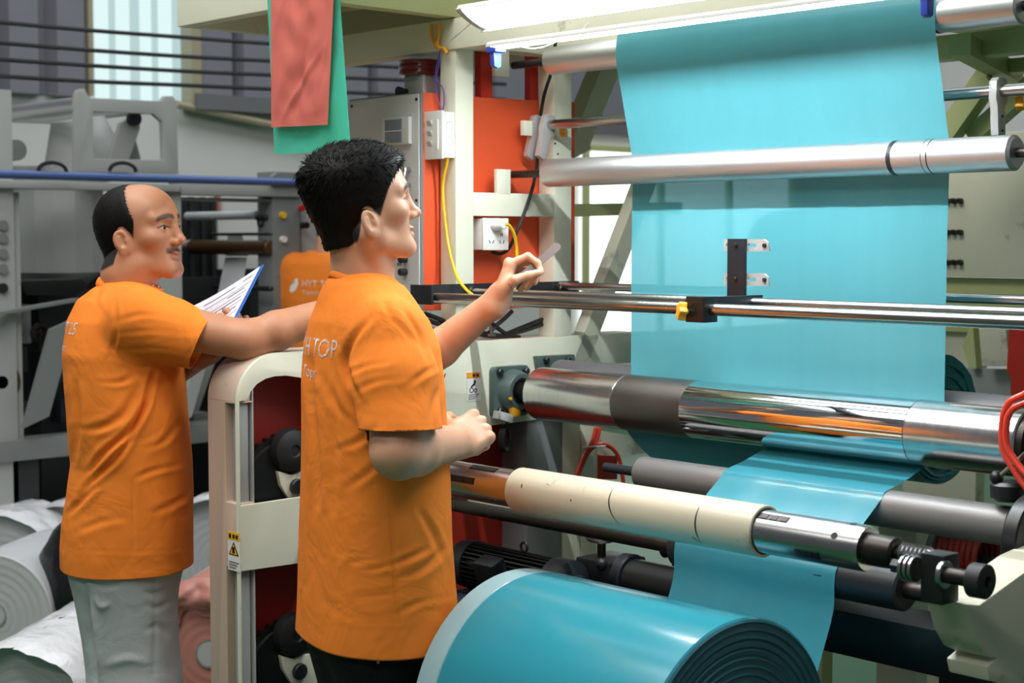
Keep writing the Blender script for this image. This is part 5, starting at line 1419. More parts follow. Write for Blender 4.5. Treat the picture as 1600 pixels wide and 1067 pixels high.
def cloth_mat(name, rgb, rough=.85, weave=900, wr=.35, wscale=9.0, sheen=.0):
    m = mat(name, rgb, rough, var=.05, vscale=3.0, sheen=sheen, spec=.2)
    nt = m.node_tree; b = nt.nodes['Principled BSDF']
    tc = nt.nodes.new('ShaderNodeTexCoord')
    n = nt.nodes.new('ShaderNodeTexNoise'); n.inputs['Scale'].default_value = wscale; n.inputs['Detail'].default_value = 3; n.inputs['Distortion'].default_value = .8
    nt.links.new(tc.outputs['Object'], n.inputs['Vector'])
    b1 = nt.nodes.new('ShaderNodeBump'); b1.inputs['Strength'].default_value = wr; b1.inputs['Distance'].default_value = .02
    nt.links.new(n.outputs[0], b1.inputs['Height'])
    n2 = nt.nodes.new('ShaderNodeTexNoise'); n2.inputs['Scale'].default_value = weave; n2.inputs['Detail'].default_value = 1
    nt.links.new(tc.outputs['Object'], n2.inputs['Vector'])
    b2 = nt.nodes.new('ShaderNodeBump'); b2.inputs['Strength'].default_value = .15; b2.inputs['Distance'].default_value = .001
    nt.links.new(n2.outputs[0], b2.inputs['Height']); nt.links.new(b1.outputs[0], b2.inputs['Normal'])
    nt.links.new(b2.outputs[0], b.inputs['Normal'])
cloth_mat('orange_shirt', (240, 132, 46))
cloth_mat('grey_trousers', (190, 194, 196), wr=.2, wscale=12)
cloth_mat('black_trousers', (26, 27, 31), wr=.3)
mat('shoe_black', (24, 24, 25), .5)
mat('silver_chain', (200, 198, 190), .2, 1.0)

# ---- head, local frame: x forward, y left, z up; origin between the ears at eye height
def head_sdf(P, ear_dz=0.0, smile=.0015):
    x, y, z = P; ya = np.abs(y); Q = (x, ya, z)
    zm = z - smile * (ya / .02) ** 2 * (ya < .04); PM = (x, y, zm); QM = (x, ya, zm)
    d = s_ell(P, (-.014, 0, .030), (.096, .0765, .083))
    d = smin(d, s_ell(P, (.030, 0, .030), (.060, .064, .066)), .03)          # forehead
    d = smin(d, s_ell(P, (.036, 0, -.030), (.052, .058, .062)), .03)          # mid face
    d = smin(d, s_ell(P, (.040, 0, -.072), (.043, .044, .034)), .028)         # mouth block
    d = smin(d, s_cap(Q, (.004, .053, -.045), (.018, .047, -.078), .016, .013), .03)   # jaw angle
    d = smin(d, s_cap(Q, (.018, .047, -.078), (.072, .014, -.098), .013, .014), .025)  # jaw line
    d = smin(d, s_ell(P, (.076, 0, -.098), (.017, .020, .015)), .022)         # chin
    d = smin(d, s_ell(Q, (.058, .046, -.022), (.024, .020, .018)), .022)      # cheekbone
    d = smin(d, s_cap(Q, (.086, .012, .022), (.070, .048, .022), .009, .008), .018)    # brow
    d = smax(d, -s_ell(Q, (.098, .031, .002), (.017, .019, .012)), .014)      # eye socket
    d = smin(d, s_ell(Q, (.0745, .0305, .001), (.0135, .0165, .0118)), .004)  # lids bulge
    d = smax(d, -s_ell(Q, (.0885, .0315, .0003), (.0085, .0150, .0036)), .003)   # lid opening
    d = smin(d, s_cap(P, (.086, 0, .014), (.103, 0, -.026), .0075, .0095), .014)       # nose bridge
    d = smin(d, s_ell(P, (.1065, 0, -.031), (.0115, .011, .0095)), .008)      # nose tip
    d = smin(d, s_ell(Q, (.0945, .0125, -.035), (.0105, .0065, .0075)), .006) # wings
    d = smax(d, -s_ell(Q, (.100, .0075, -.0435), (.0055, .0032, .004)), .003) # nostril
    d = smin(d, s_ell(PM, (.0875, 0, -.0605), (.010, .021, .0062)), .006)      # upper lip
    d = smin(d, s_ell(PM, (.0860, 0, -.0730), (.0105, .018, .0068)), .006)     # lower lip
    d = smax(d, -s_ell(QM, (.1005, .0, -.0667), (.0085, .024, .0016)), .003)       # mouth line
    d = smax(d, -s_ell(P, (.094, 0, -.0505), (.006, .0035, .007)), .006)      # philtrum
    # ear
    ca, sa = math.cos(.22), math.sin(.22)
    ex, ez = x + .004, z + .016 - ear_dz
    E = (ex * ca + ez * sa, ya - .0745 - .42 * np.maximum(-(ex), -.012) , -ex * sa + ez * ca)
    E = tuple(v / .87 for v in E)
    e = s_ell(E, (0, .004, .0), (.0190, .0075, .0325))
    e = smax(e, -s_ell(E, (.0035, .0115, .004), (.0115, .0095, .0215)), .003)
    e = smin(e, s_ell(E, (.012, .003, -.002), (.005, .005, .007)), .004)
    e = smin(e, s_ell(E, (.003, .004, -.026), (.010, .0055, .009)), .006)
    e = smin(e, s_cap(E, (-.002, .006, .014), (-.007, .007, -.012), .0030, .0030), .003)
    return smin(d, e * .87, .007)
def head_attrs(L, hair_fn, stub=0.0, ear_dz=0.0):
    x, y, z = L[:, 0], L[:, 1], L[:, 2]; ya = np.abs(y)
    g = lambda v, w: np.exp(-np.maximum(v, 0) ** 2 / (w * w))
    lip = g(np.sqrt(((z + .0668) / .0125) ** 2 + (y / .024) ** 2) - .82, .2) * (x > .082)
    bz = .0245 - .0035 * np.maximum(ya - .02, 0) / .02 + .004 * np.sin(np.clip((ya - .010) / .042, 0, 1) * math.pi)
    brow = g(np.abs(z - bz) - .0034, .0024) * g(np.maximum(.011 - ya, ya - .050), .004) * (x > .05)
    t_ = np.clip((ya - .017) / .030, 0, 1)
    lash = g(np.abs(z - (.0012 + .0046 * np.sin(t_ * math.pi))) - .0007, .0011) * g(np.abs(ya - .032) - .0155, .003) * (x > .06)
    brow = np.maximum(brow, lash * .95)
    stb = np.zeros(len(x))
    if stub:
        stb = 1.25 * stub * g(np.abs(z + .0535) - .0035, .0035) * g(ya - .024, .006) * (x > .08) * (1 - lip)
        stb = np.maximum(stb, stub * .4 * g(np.abs(z + .094) - .006, .006) * g(ya - .014, .008) * (x > .08))
        stb = np.maximum(stb, .0 * g(np.maximum(-.045 - z, 0) * -1 + .0, .02) * (z < -.055) * (x > .02))
    hs = np.clip(hair_fn(x, ya, z) / .006 + .5, 0, 1) * (1 - np.clip((1.25 - np.sqrt(((x + .006) / .0185) ** 2 + ((z + .016 - ear_dz) / .030) ** 2)) / .15, 0, 1) * (ya > .069))
    return {'lip': lip * .6, 'brow': brow * .92, 'stubble': np.clip(stb, 0, 1), 'hairskin': hs}
def hair_sdf(P, hair_fn, thick_fn, ear_dz=0.0):
    x, y, z = P; ya = np.abs(y)
    d = s_ell(P, (-.014, 0, .030), (.096, .0765, .083))
    d = smin(d, s_ell(P, (.030, 0, .030), (.060, .064, .066)), .03)
    d = smin(d, s_cap(P, (-.042, 0, -.02), (-.040, 0, -.09), .050, .048), .03)
    t = thick_fn(x, ya, z)
    d = smax(d - t, -(hair_fn(x, ya, z)), .006)
    return smax(d, -(np.sqrt((x + .004) ** 2 + ((z + .014 - ear_dz) * .62) ** 2 + np.minimum(ya - .074, 0) ** 2) - .0200), .004)

def finger_chain(base, d, up, lens, curls, radii):
    """phalanges curling about the axis across the palm; d start direction, up dorsal direction"""
    out = []; p = Vector(base); d = Vector(d).normalized(); up = Vector(up).normalized()
    ax = d.cross(up).normalized()
    for L, c, r in zip(lens, curls, radii):
        d = Matrix.Rotation(-math.radians(c), 3, ax) @ d
        q = p + d * L
        out.append((p.copy(), q.copy(), r, r * .9)); p = q
    return out
def hand_sdf(P, curls, thumb, mirror=False, spread=4, s=1.0):
    """local frame: x along the fingers, y to the thumb side (right hand), z back of the hand"""
    x, y, z = P
    if mirror: y = -y
    Q = (x / s, y / s, z / s)
    d = s_cap(Q, (-.02, 0, 0), (.015, 0, 0), .026, .024)
    d = smin(d, s_box(Q, (.050, .001, -.001), (.040, .040, .0145), .0135), .02)
    d = smin(d, s_ell(Q, (.030, .022, -.010), (.030, .020, .016)), .012)
    d = smin(d, s_ell(Q, (.035, -.022, -.009), (.034, .016, .014)), .012)
    spec = ((.0295, .046, .027, .022, .0098), (.0098, .049, .030, .023, .0101), (-.0102, .046, .028, .022, .0096), (-.0290, .037, .022, .020, .0086))
    bx = (.086, .090, .086, .079)
    fs = None
    for i, (fy, l1, l2, l3, r) in enumerate(spec):
        a = math.radians(spread * (1.5 - i))
        ch = finger_chain((bx[i] - .004, fy, .001), (math.cos(a), math.sin(a), 0), (0, 0, 1), (l1, l2, l3), curls[i], (r, r * .93, r * .85))
        f = s_ell(Q, (bx[i], fy, .005), (.011, .0095, .010))      # knuckle
        for j, (p, q, ra, rb) in enumerate(ch): f = smin(f, s_cap(Q, p, q, ra, rb), .004)
        fs = f if fs is None else np.minimum(fs, f)
    d = smin(d, fs, .009)
    p = Vector((.018, .028, -.008))
    t = None
    for (dx, dy, dz, L, ra, rb) in thumb:
        q = p + Vector((dx, dy, dz)).normalized() * L
        c = s_cap(Q, p, q, ra, rb); t = c if t is None else smin(t, c, .005); p = q
    return smin(d, t, .012) * s

def bounds(pts, pad):
    a = np.array([[float(v) for v in p] for p in pts]); return a.min(0) - pad, a.max(0) + pad

class Torso:
    """shirt-like body of stacked soft ellipses; frame: l to the person's left, f forward"""
    def __init__(s, F, rows, ratio_fn, depth, theta, exp=2.3):
        s.F = Vector(F).normalized(); s.L = Vector((-s.F.y, s.F.x, 0))
        z, cx, cy, a, b = [], [], [], [], []
        for (py, xl, xr) in rows:
            p, q = PD(xl, py, depth), PD(xr, py, depth); c = (p + q) / 2; w = (q - p).length / 2
            rt = ratio_fn(py); bb = w / math.sqrt(math.cos(theta) ** 2 + (rt * math.sin(theta)) ** 2)
            z.append(c.z); cx.append(c.x); cy.append(c.y); a.append(bb * rt); b.append(bb)
        o = np.argsort(z)
        s.z, s.cx, s.cy, s.a, s.b = (np.array(v, np.float32)[o] for v in (z, cx, cy, a, b))
        s.e = exp
    def at(s, z): return [np.interp(z, s.z, v) for v in (s.cx, s.cy, s.a, s.b)]
    def sdf(s, P, grow=0.0, zmin=None, zmax=None):
        x, y, z = P
        zz = z.ravel()
        cx, cy, a, b = [v[None, None, :].astype(np.float32) for v in s.at(zz)]
        l = (x - cx) * s.L.x + (y - cy) * s.L.y; f = (x - cx) * s.F.x + (y - cy) * s.F.y
        a = a + grow; b = b + grow
        k = (np.abs(l / a) ** s.e + np.abs(f / b) ** s.e) ** (1 / s.e)
        d = (k - 1) * np.minimum(a, b)
        zmin = s.z[0] if zmin is None else zmin; zmax = s.z[-1] if zmax is None else zmax
        return np.maximum(np.maximum(d, zmin - z), z - zmax)
    def val(s, p):
        cx, cy, a, b = s.at(p.z); l = (p.x - cx) * s.L.x + (p.y - cy) * s.L.y; f = (p.x - cx) * s.F.x + (p.y - cy) * s.F.y
        return ((abs(l / a) ** s.e + abs(f / b) ** s.e) ** (1 / s.e) - 1) * min(a, b)
    def pt(s, z, l, f):
        cx, cy, a, b = s.at(z); return Vector((cx, cy, z)) + s.L * l + s.F * f

def apply_creases(V, N, creases, tocam=True):
    px, py, dep = proj_np(V)
    vis = np.ones(len(V)) if not tocam else np.clip(-(N @ np.array(_f)) * 3 + .3, 0, 1)
    D = np.zeros(len(V))
    for pts, w, amp in creases:
        P_ = np.array([[p.x, p.y] for p in catmull([Vector((a, b, 0)) for a, b in pts], 6)]) if len(pts) > 2 else np.array(pts, float)
        best = np.full(len(V), 1e9); tt = np.zeros(len(V))
        n = len(P_) - 1
        for i in range(n):
            a, b = P_[i], P_[i + 1]; e = b - a; L2 = e @ e + 1e-9
            h = np.clip(((px - a[0]) * e[0] + (py - a[1]) * e[1]) / L2, 0, 1)
            d = np.hypot(px - a[0] - h * e[0], py - a[1] - h * e[1])
            m = d < best; best[m] = d[m]; tt[m] = (i + h[m]) / n
        fade = np.sin(np.pi * np.clip(tt * .9 + .05, 0, 1)) ** .6
        # a groove with a raised lip beside it reads as a fold
        D += amp * fade * np.exp(-(best / w) ** 2)
    return V + N * (D * vis)[:, None]
def soft_noise(V, sc, seed):
    out = np.zeros(len(V))
    r = np.random.default_rng(seed)
    for k in range(7):
        d = r.normal(size=3); d /= np.linalg.norm(d); f = sc * (0.6 + r.random())
        out += np.sin(V @ d * f + r.random() * 6 + 1.3 * np.sin(V @ r.normal(size=3) * sc * .4))
    return out / 7
def cut_open(o, cuts):
    """trim the sculpted shirt at sleeve ends, hem and neck; each cut = point, outward normal, radius"""
    bm = bmesh.new(); bm.from_mesh(o.data)
    for p, n, r, *flt in cuts:
        p, n = Vector(p), Vector(n).normalized()
        ok = (lambda c: flt[0].val(c) > .010) if flt else (lambda c: True)
        fs = [f for f in bm.faces if (f.calc_center_median() - p).length < r and ok(f.calc_center_median())]
        es = {e for f in fs for e in f.edges}; vs = {v for f in fs for v in f.verts}
        bmesh.ops.bisect_plane(bm, geom=list(fs) + list(es) + list(vs), plane_co=p, plane_no=n, clear_outer=False, clear_inner=False)
        kill = [f for f in bm.faces if (f.calc_center_median() - p).length < r and (f.calc_center_median() - p).dot(n) > 1e-5 and ok(f.calc_center_median())]
        bmesh.ops.delete(bm, geom=kill, context='FACES')
    bm.to_mesh(o.data); bm.free(); o.data.shade_smooth()
    md = o.modifiers.new('thickness', 'SOLIDIFY'); md.thickness = .0025; md.offset = -1
    return o
def strands(name, V, N, dir_fn, len_fn, count, rad, material, parent, seed=0, lift=.35):
    r = np.random.default_rng(seed)
    idx = r.integers(0, len(V), count)
    p = V[idx] + r.normal(size=(count, 3)) * .0012; n = N[idx]
    d = dir_fn(p, n); d = d - n * (d * n).sum(1, keepdims=True)
    d = d / (np.linalg.norm(d, axis=1, keepdims=True) + 1e-9)
    d = d + n * lift + r.normal(size=d.shape) * .22
    d /= np.linalg.norm(d, axis=1, keepdims=True)
    L = (len_fn(p) * (0.65 + .6 * r.random(count)))[:, None]
    bend = n * -.25 + np.array([0, 0, -.12])
    s1 = np.cross(d, np.array([.3, .5, .8])); s1 /= np.linalg.norm(s1, axis=1, keepdims=True); s2 = np.cross(d, s1)
    p0 = p - n * .002; p1 = p0 + d * L * .5 ; p2 = p0 + d * L + bend * L * .35
    rings = []
    for c, rr in ((p0, rad), (p1, rad * .8)):
        for g_ in (0, 2.094, 4.189): rings.append(c + (s1 * math.cos(g_) + s2 * math.sin(g_)) * rr)
    A = np.stack(rings + [p2], 1).reshape(-1, 3)
    b = (np.arange(count) * 7)[:, None]
    T = []
    for k in range(3):
        k2 = (k + 1) % 3
        T += [b + np.array([[k, k2, 3 + k2]]), b + np.array([[k, 3 + k2, 3 + k]]), b + np.array([[3 + k, 3 + k2, 6]])]
    T = np.stack(T, 1).reshape(-1, 3)
    return A, T
def uv_ball(c, r, n=14, m=9):
    g = G().ball(c, r, n, m); return g
def collar(name, C, Fv, rx, ry, drop, parent, m='orange_shirt', w=.011, h=.009):
    Fv = Vector(Fv).normalized(); Lv = Vector((-Fv.y, Fv.x, 0)); n = 48; k_ = 8; vs = []; fs = []
    for i in range(n):
        a = 2 * math.pi * i / n; c, s_ = math.cos(a), math.sin(a)
        p = Vector(C) + Fv * (rx * c) + Lv * (ry * s_) + Vector((0, 0, -drop * c - drop * .25 * abs(s_)))
        out = (Fv * c + Lv * s_).normalized(); upv = Vector((0, 0, 1)) - out * .45; upv.normalize()
        sd = out + Vector((0, 0, .3)); sd.normalize()
        for j in range(k_):
            b = 2 * math.pi * j / k_; vs.append(p + upv * (w * math.cos(b)) + sd * (h * .35 * math.sin(b)))
    for i in range(n):
        for j in range(k_):
            i2, j2 = (i + 1) % n, (j + 1) % k_; fs.append((i * k_ + j, i2 * k_ + j, i2 * k_ + j2, i * k_ + j2))
    return obj(name, G().add(vs, fs), m, parent, ang=180)
def print_on(shirt_v, shirt_q, lines, parent):
    """white back print: glyph meshes laid onto the shirt surface; lines = (G in a flat frame, plane normal)"""
    bvh = BVHTree.FromPolygons([Vector(v) for v in shirt_v], [tuple(int(i) for i in q) for q in shirt_q])
    for nm, g, nrm in lines:
        nrm = Vector(nrm).normalized(); vs = []
        bm = bmesh.new()
        mv = [bm.verts.new(v) for v in g.v]
        for f in g.f:
            try: bm.faces.new([mv[i] for i in f])
            except ValueError: pass
        bmesh.ops.triangulate(bm, faces=bm.faces)
        bmesh.ops.subdivide_edges(bm, edges=[e for e in bm.edges if e.calc_length() > .006], cuts=2)
        for v in bm.verts:
            hit = bvh.ray_cast(v.co + nrm * .2, -nrm)
            if hit[0] is not None: v.co = hit[0] + nrm * .0007
        me = bpy.data.meshes.new(nm); bm.to_mesh(me); bm.free(); me.shade_smooth()
        me.materials.append(MATS['shirt_print'])
        o = bpy.data.objects.new(nm, me); COL.objects.link(o); attach(o, parent)

def flat(origin, xd, yd, pts):
    g = G(); o = Vector(origin); xd, yd = Vector(xd).normalized(), Vector(yd).normalized()
    return g.add([o + xd * a + yd * b for a, b in pts], [tuple(range(len(pts)))])
def build_head(ear_px, dep_ear, face_dir, pitch, skin, hair_fn, thick_fn, neck_to, neck_r, stub, scale=1.0, h=.0018, hair_h=.0025, neck_from=(-.030, 0, -.055), nr0=.050, ear_dz=0.0, smile=.0015):
    """head and neck skin; returns parts in world space"""
    Fd = Vector(face_dir).normalized()
    Lf = Vector((-Fd.y, Fd.x, 0))
    Fp = Matrix.Rotation(-pitch, 3, Lf) @ Fd
    Up = Fp.cross(Lf)
    R = [[Fp[i] * scale, Lf[i] * scale, Up[i] * scale] for i in range(3)]
    ear = PD(ear_px[0], ear_px[1], dep_ear)
    o = ear - (Fp * -.004 + Lf * -.080 + Up * (-.016 + ear_dz)) * scale
    M = (R, tuple(o))
    Ri = np.linalg.inv(np.array(R))
    nk = [Ri @ (np.array(p) - np.array(o)) for p in neck_to]
    lo = np.array([-.13, -.105, min(-.13, min(n[2] for n in nk) - .03)]); hi = np.array([.132, .105, .125])
    for n in nk: lo = np.minimum(lo, n - neck_r - .01); hi = np.maximum(hi, n + neck_r + .01); 
    P = grid(lo, hi, h)
    d = head_sdf(P, ear_dz, smile)
    prev, pr = np.array(neck_from), nr0
    for n in nk:
        d = smin(d, s_cap(P, prev, n, pr, neck_r), .03); prev, pr = n, neck_r
    # neck muscle from behind the ear to the throat
    d = smin(d, s_cap(P, (-.012, -.058, -.06), nk[-1] + np.array([.045, -.012, .0]), .014, .014), .02)
    d = smin(d, s_cap(P, (-.012, .058, -.06), nk[-1] + np.array([.045, .012, .0]), .014, .014), .02)
    V, Q = surface_nets(d, lo, h); V = relax(V, Q, 1, .45)
    at = head_attrs(V, hair_fn, stub, ear_dz)
    if hair_fn is None: at['hairskin'] *= 0
    W = to_world(V, M)
    lo2, hi2 = (-.135, -.11, -.14), (.12, .11, .15)
    P2 = grid(lo2, hi2, hair_h)
    HV, HQ = surface_nets(hair_sdf(P2, hair_fn, thick_fn, ear_dz), lo2, hair_h); HV = relax(HV, HQ, 2, .5)
    return dict(V=W, Q=Q, at=at, M=M, HV=HV, HQ=HQ)
def eyes(parent, M, sc=1.0):
    R, o = np.array(M[0]), np.array(M[1])
    for s_ in (1, -1):
        w = R @ np.array([.0737, s_ * .0305, .0005]) + o
        obj('eyeball', G().ball(w, .0117 * sc, 18, 12), 'eye_white', parent, ang=180)
        w = R @ np.array([.0796, s_ * .0307, .0000]) + o
        obj('iris', G().ball(w, .0068 * sc, 14, 10), 'eye_dark', parent, ang=180)
def merge(parts):
    """several sculpted patches joined into one skin mesh with shared attributes"""
    Vs, Qs, n = [], [], 0
    keys = ('lip', 'brow', 'stubble', 'hairskin'); at = {k: [] for k in keys}
    for V, Q, a in parts:
        Vs.append(V); Qs.append(Q + n); n += len(V)
        for k in keys: at[k].append(a[k] if a and k in a else np.zeros(len(V)))
    return np.concatenate(Vs), np.concatenate(Qs), {k: np.concatenate(v) for k, v in at.items()}
def limb_hand(shoulder, elbow, wrist, hand_M, curls, thumb, mirror, h=.0022, r=(.050, .047, .043, .027), hs=1.0):
    Ri = np.array(hand_M[0])
    pts = [shoulder, elbow, wrist] + [np.array(hand_M[1]) + Ri @ np.array(v) for v in ((.13, .06, .05), (.13, -.06, -.09), (.0, .06, -.08), (.06, -.06, .05))]
    lo, hi = bounds(pts, .06)
    P = grid(lo, hi, h)
    d = s_cap(P, shoulder, elbow, r[0], r[1] * .92)
    m = Vector(elbow) + (Vector(wrist) - Vector(elbow)) * .28
    fa = smin(s_cap(P, elbow, m, r[1] * .88, r[2]), s_cap(P, m, wrist, r[2], r[3]), .01)
    d = smin(d, fa, .02)
    d = smin(d, hand_sdf(rotP(P, hand_M), curls, thumb, mirror, s=hs), .018)
    V, Q = surface_nets(d, lo, h)
    return relax(V, Q, 1, .5), Q, None
def core_body(T, hip, feet, knees, sh, neck, h=.012):
    """trunk and legs under the clothes"""
    lo, hi = bounds([*feet, *knees, *sh, neck, hip[0], hip[1]], .14); lo[2] = 0.0
    P = grid(lo - .02, hi, h)
    d = T.sdf(P, -.022, T.z[0] - .02, T.z[-1] - .07)
    for k in (0, 1):
        d = smin(d, s_cap(P, hip[k], knees[k], .072, .052), .05)
        d = smin(d, s_cap(P, knees[k], feet[k], .050, .036), .02)
        d = smin(d, s_cap(P, sh[k], (Vector(sh[k]) + Vector(neck)) / 2, .042, .04), .04)
    V, Q = surface_nets(d, lo - .02, h)
    return relax(V, Q, 2, .5), Q, None
def trousers(name, T, hip, knees, feet, mat_, parent, z_top, creases, r=(.094, .078, .068), h=.006, grow=-.006):
    lo, hi = bounds([*hip, *knees, *feet], .13); lo[2] = .05; hi[2] = z_top + .03
    P = grid(lo, hi, h)
    hz = hip[0][2]
    d = T.sdf(P, (grow - .075 * np.clip((hz + .02 - P[2]) / .16, 0, 1)).astype(np.float32), T.z[0] - .30, z_top)
    cutz = hz - .14
    d = np.maximum(d, cutz - P[2] + 0 * d)
    for k in (0, 1):
        leg = smin(s_cap(P, hip[k], knees[k], r[0], r[1]), s_cap(P, knees[k], feet[k], r[1], r[2]), .02)
        d = smin(d, leg, .05)
    d = np.maximum(d, .06 - P[2])
    V, Q = surface_nets(d, lo, h); V = relax(V, Q, 2, .5)
    N = vnormals(V, Q)
    V = V + N * (soft_noise(V, 38, 4) * .004)[:, None]
    V = apply_creases(V, N, creases)
    return mesh_np(name, V, Q, mat_, parent)
def shoes(feet, Fd, parent):
    Fd = Vector(Fd).normalized(); Lf = Vector((-Fd.y, Fd.x, 0))
    for f in feet:
        f = Vector((f[0], f[1], 0)); lo, hi = bounds([f - Fd * .1, f + Fd * .2], .08); lo[2] = -.01; hi[2] = .13
        P = grid(lo, hi, .006)
        M = ([[Fd[i], Lf[i], (0, 0, 1)[i]] for i in range(3)], tuple(f)); q = rotP(P, M)
        d = smin(s_ell(q, (.10, 0, .035), (.10, .047, .042)), s_ell(q, (-.02, 0, .045), (.065, .040, .06)), .03)
        d = np.maximum(d, .0015 - q[2])
        V, Q = surface_nets(d, lo, .006)
        mesh_np('shoe', V, Q, 'shoe_black', parent)

# ------------------------------------------------------------------ younger operator in front
D1 = 3.14
rightH = Vector((_r.x, _r.y, 0)); fwdH = Vector(_fh)
def imgdir(a): return rightH * math.cos(math.radians(a)) + fwdH * math.sin(math.radians(a))
def young():
    Fb = imgdir(27)
    rows = [(425, 532, 610), (440, 520, 622), (462, 504, 640), (500, 484, 668), (540, 474, 684), (600, 470, 692), (680, 470, 697), (760, 470, 701), (840, 468, 704), (900, 466, 708), (950, 464, 712), (990, 462, 715)]
    T = Torso(Fb, rows, lambda py: 1.40 if py > 520 else 1.40 - .25 * (520 - py) / 95, D1, math.radians(27))
    zs = T.z
    base = PD(590, 975, D1)
    # joints
    shR, elR, wrR = PD(606, 520, 2.985), PD(622, 706, 2.895), PD(708, 692, 3.09)
    shL, elL, wrL = PD(548, 505, 3.32), PD(655, 572, 3.47), PD(778, 468, 3.40)
    neckB = PD(566, 446, D1 + .0)
    def hairfn(x, ya, z):
        return z - np.interp(x, [-.12, -.05, -.030, -.024, -.014, .0, .010, .021, .030, .046, .064, .082, .1], [-.080, -.076, -.068, -.050, -.02, -.006, -.014, -.026, -.006, .026, .052, .070, .082])
    def thick(x, ya, z):
        top = np.clip((z - .02) / .06, 0, 1); return .0025 + .014 * top + .002 * np.clip(-x / .09, 0, 1) * np.clip((z + .03) / .05, 0, 1)
    H = build_head((578, 349), 3.065, imgdir(15), math.radians(9), 'skin_light', hairfn, thick, [PD(567, 428, D1 + .015), PD(568, 470, D1 + .02)], .057, .12, scale=.97, ear_dz=-.020)
    # hands
    xR = PD(764, 660, 3.16) - wrR
    MR = frame(xR, -fwdH * .9 + Vector((0, 0, .35)), wrR)
    curlR = [(62, 75, 40), (66, 80, 42), (68, 82, 42), (70, 80, 40)]
    thR = [(.55, .75, -.35, .040, .0135, .012), (.85, .15, -.55, .030, .0115, .0105), (.75, -.25, -.6, .024, .0105, .009)]
    aR = limb_hand(shR, elR, wrR, MR, curlR, thR, False, r=(.052, .053, .050, .033), hs=.98)
    xL = PD(800, 410, 3.42) - wrL
    zL = (-rightH * .92 + Vector((0, 0, .35)) + fwdH * .12)
    ML = frame(xL, zL, wrL)
    curlL = [(48, 58, 32), (62, 72, 40), (72, 78, 42), (78, 78, 40)]
    thL = [(.70, .55, -.45, .040, .013, .0115), (.62, -.05, -.75, .032, .0112, .010), (.55, -.10, -.75, .026, .0098, .0085)]
    aL = limb_hand(shL, elL, wrL, ML, curlL, thL, True, r=(.048, .045, .041, .0265), hs=.92)
    Lb = T.L
    hips = [T.pt(T.z[0] - .02, s_ * .072, -.01) for s_ in (1, -1)]
    knees = [Vector((p.x, p.y, .48)) + Fb * .02 for p in hips]
    feet = [Vector((p.x, p.y, .07)) - Fb * .02 for p in hips]
    core = core_body(T, hips, feet, knees, [shL, shR], neckB)
    V, Q, at = merge([(H['V'], H['Q'], H['at']), aR, aL, core])
    # shirt
    # 4 mm shirt sculpt
    lo, hi = bounds([T.pt(z, l, f) for z in (zs[0] - .03, zs[-1]) for l in (-.24, .24) for f in (-.19, .19)] + [shL, shR, elR, PD(640, 560, 3.45)], .07)
    hi[2] = zs[-1] + .05
    h = .0045
    P = grid(lo, hi, h)
    d = T.sdf(P, 0, zs[0] - .025, zs[-1] - .03)
    nb = Vector(neckB)
    for s_, sh in ((1, shL), (-1, shR)):
        d = smin(d, s_cap(P, nb + Lb * (.035 * s_) - Vector((0, 0, .035)), sh - Vector((0, 0, .005)), .050, .066), .05)
    d = smin(d, s_cap(P, nb - Vector((0, 0, .06)) + Fb * .01, PD(566, 462, D1 + .01), .085, .066), .03)
    ax = (elR - shR).normalized(); cutR = PD(626, 669, 2.915)
    sl = s_cap(P, shR + Vector((0, 0, -.005)), shR + (cutR - shR) * .5, .072, .080)
    sl = smin(sl, s_cap(P, shR + (cutR - shR) * .5, cutR + ax * .03, .078, .0755), .02)
    d = smin(d, sl, .022)
    axL = (elL - shL).normalized(); cutL = shL + axL * .18
    d = smin(d, s_cap(P, shL, cutL + axL * .03, .072, .072), .03)
    Vs, Qs = surface_nets(d, lo, h); Vs = relax(Vs, Qs, 2, .5)
    N = vnormals(Vs, Qs)
    px, py, dp = proj_np(Vs)
    low_ = np.clip((py - 500) / 250, 0, 1)
    Vs = Vs + N * (soft_noise(Vs * np.array([1, 1, .45]), 30, 11) * (.003 + .003 * low_))[:, None]
    N = vnormals(Vs, Qs)
    cr = []
    def fold(pts, w, a):   # a groove with raised lips to either side
        cr.append((pts, w, -a)); cr.append(([(x + w * 1.5, y + w * .4) for x, y in pts], w * 1.1, a * .7)); cr.append(([(x - w * 1.5, y - w * .4) for x, y in pts], w * 1.1, a * .45))
    fold([(486, 560), (487, 620), (494, 700), (497, 790)], 6, .006)
    fold([(512, 520), (520, 600), (523, 700), (520, 800)], 7, .003)
    fold([(577, 498), (552, 530), (541, 560), (545, 590), (560, 620)], 6, .008)     # sleeve seam
    fold([(545, 585), (572, 572), (605, 568)], 5, .004)
    fold([(556, 610), (590, 596), (640, 592)], 6, .0035)
    fold([(640, 600), (668, 580), (688, 575)], 6, .004)
    fold([(600, 470), (615, 500), (660, 545)], 6, .0035)
    fold([(628, 480), (650, 515), (672, 570)], 5, .004)
    fold([(505, 590), (530, 640), (556, 660)], 8, .004)
    fold([(530, 700), (560, 690), (585, 670)], 7, .004)
    fold([(545, 760), (580, 735), (600, 715)], 7, .003)
    fold([(610, 780), (612, 860), (617, 930), (622, 975)], 3, .0022)                 # side seam
    fold([(540, 886), (580, 890), (610, 884)], 5, .0045)
    fold([(617, 880), (640, 872), (665, 860)], 6, .006)
    fold([(620, 905), (660, 890), (690, 860)], 7, .004)
    fold([(500, 870), (540, 880), (570, 878)], 6, .003)
    fold([(655, 800), (675, 830), (690, 870)], 7, .005)
    fold([(625, 955), (660, 940), (700, 935)], 6, .003)
    fold([(690, 600), (676, 640), (682, 700)], 6, .004)
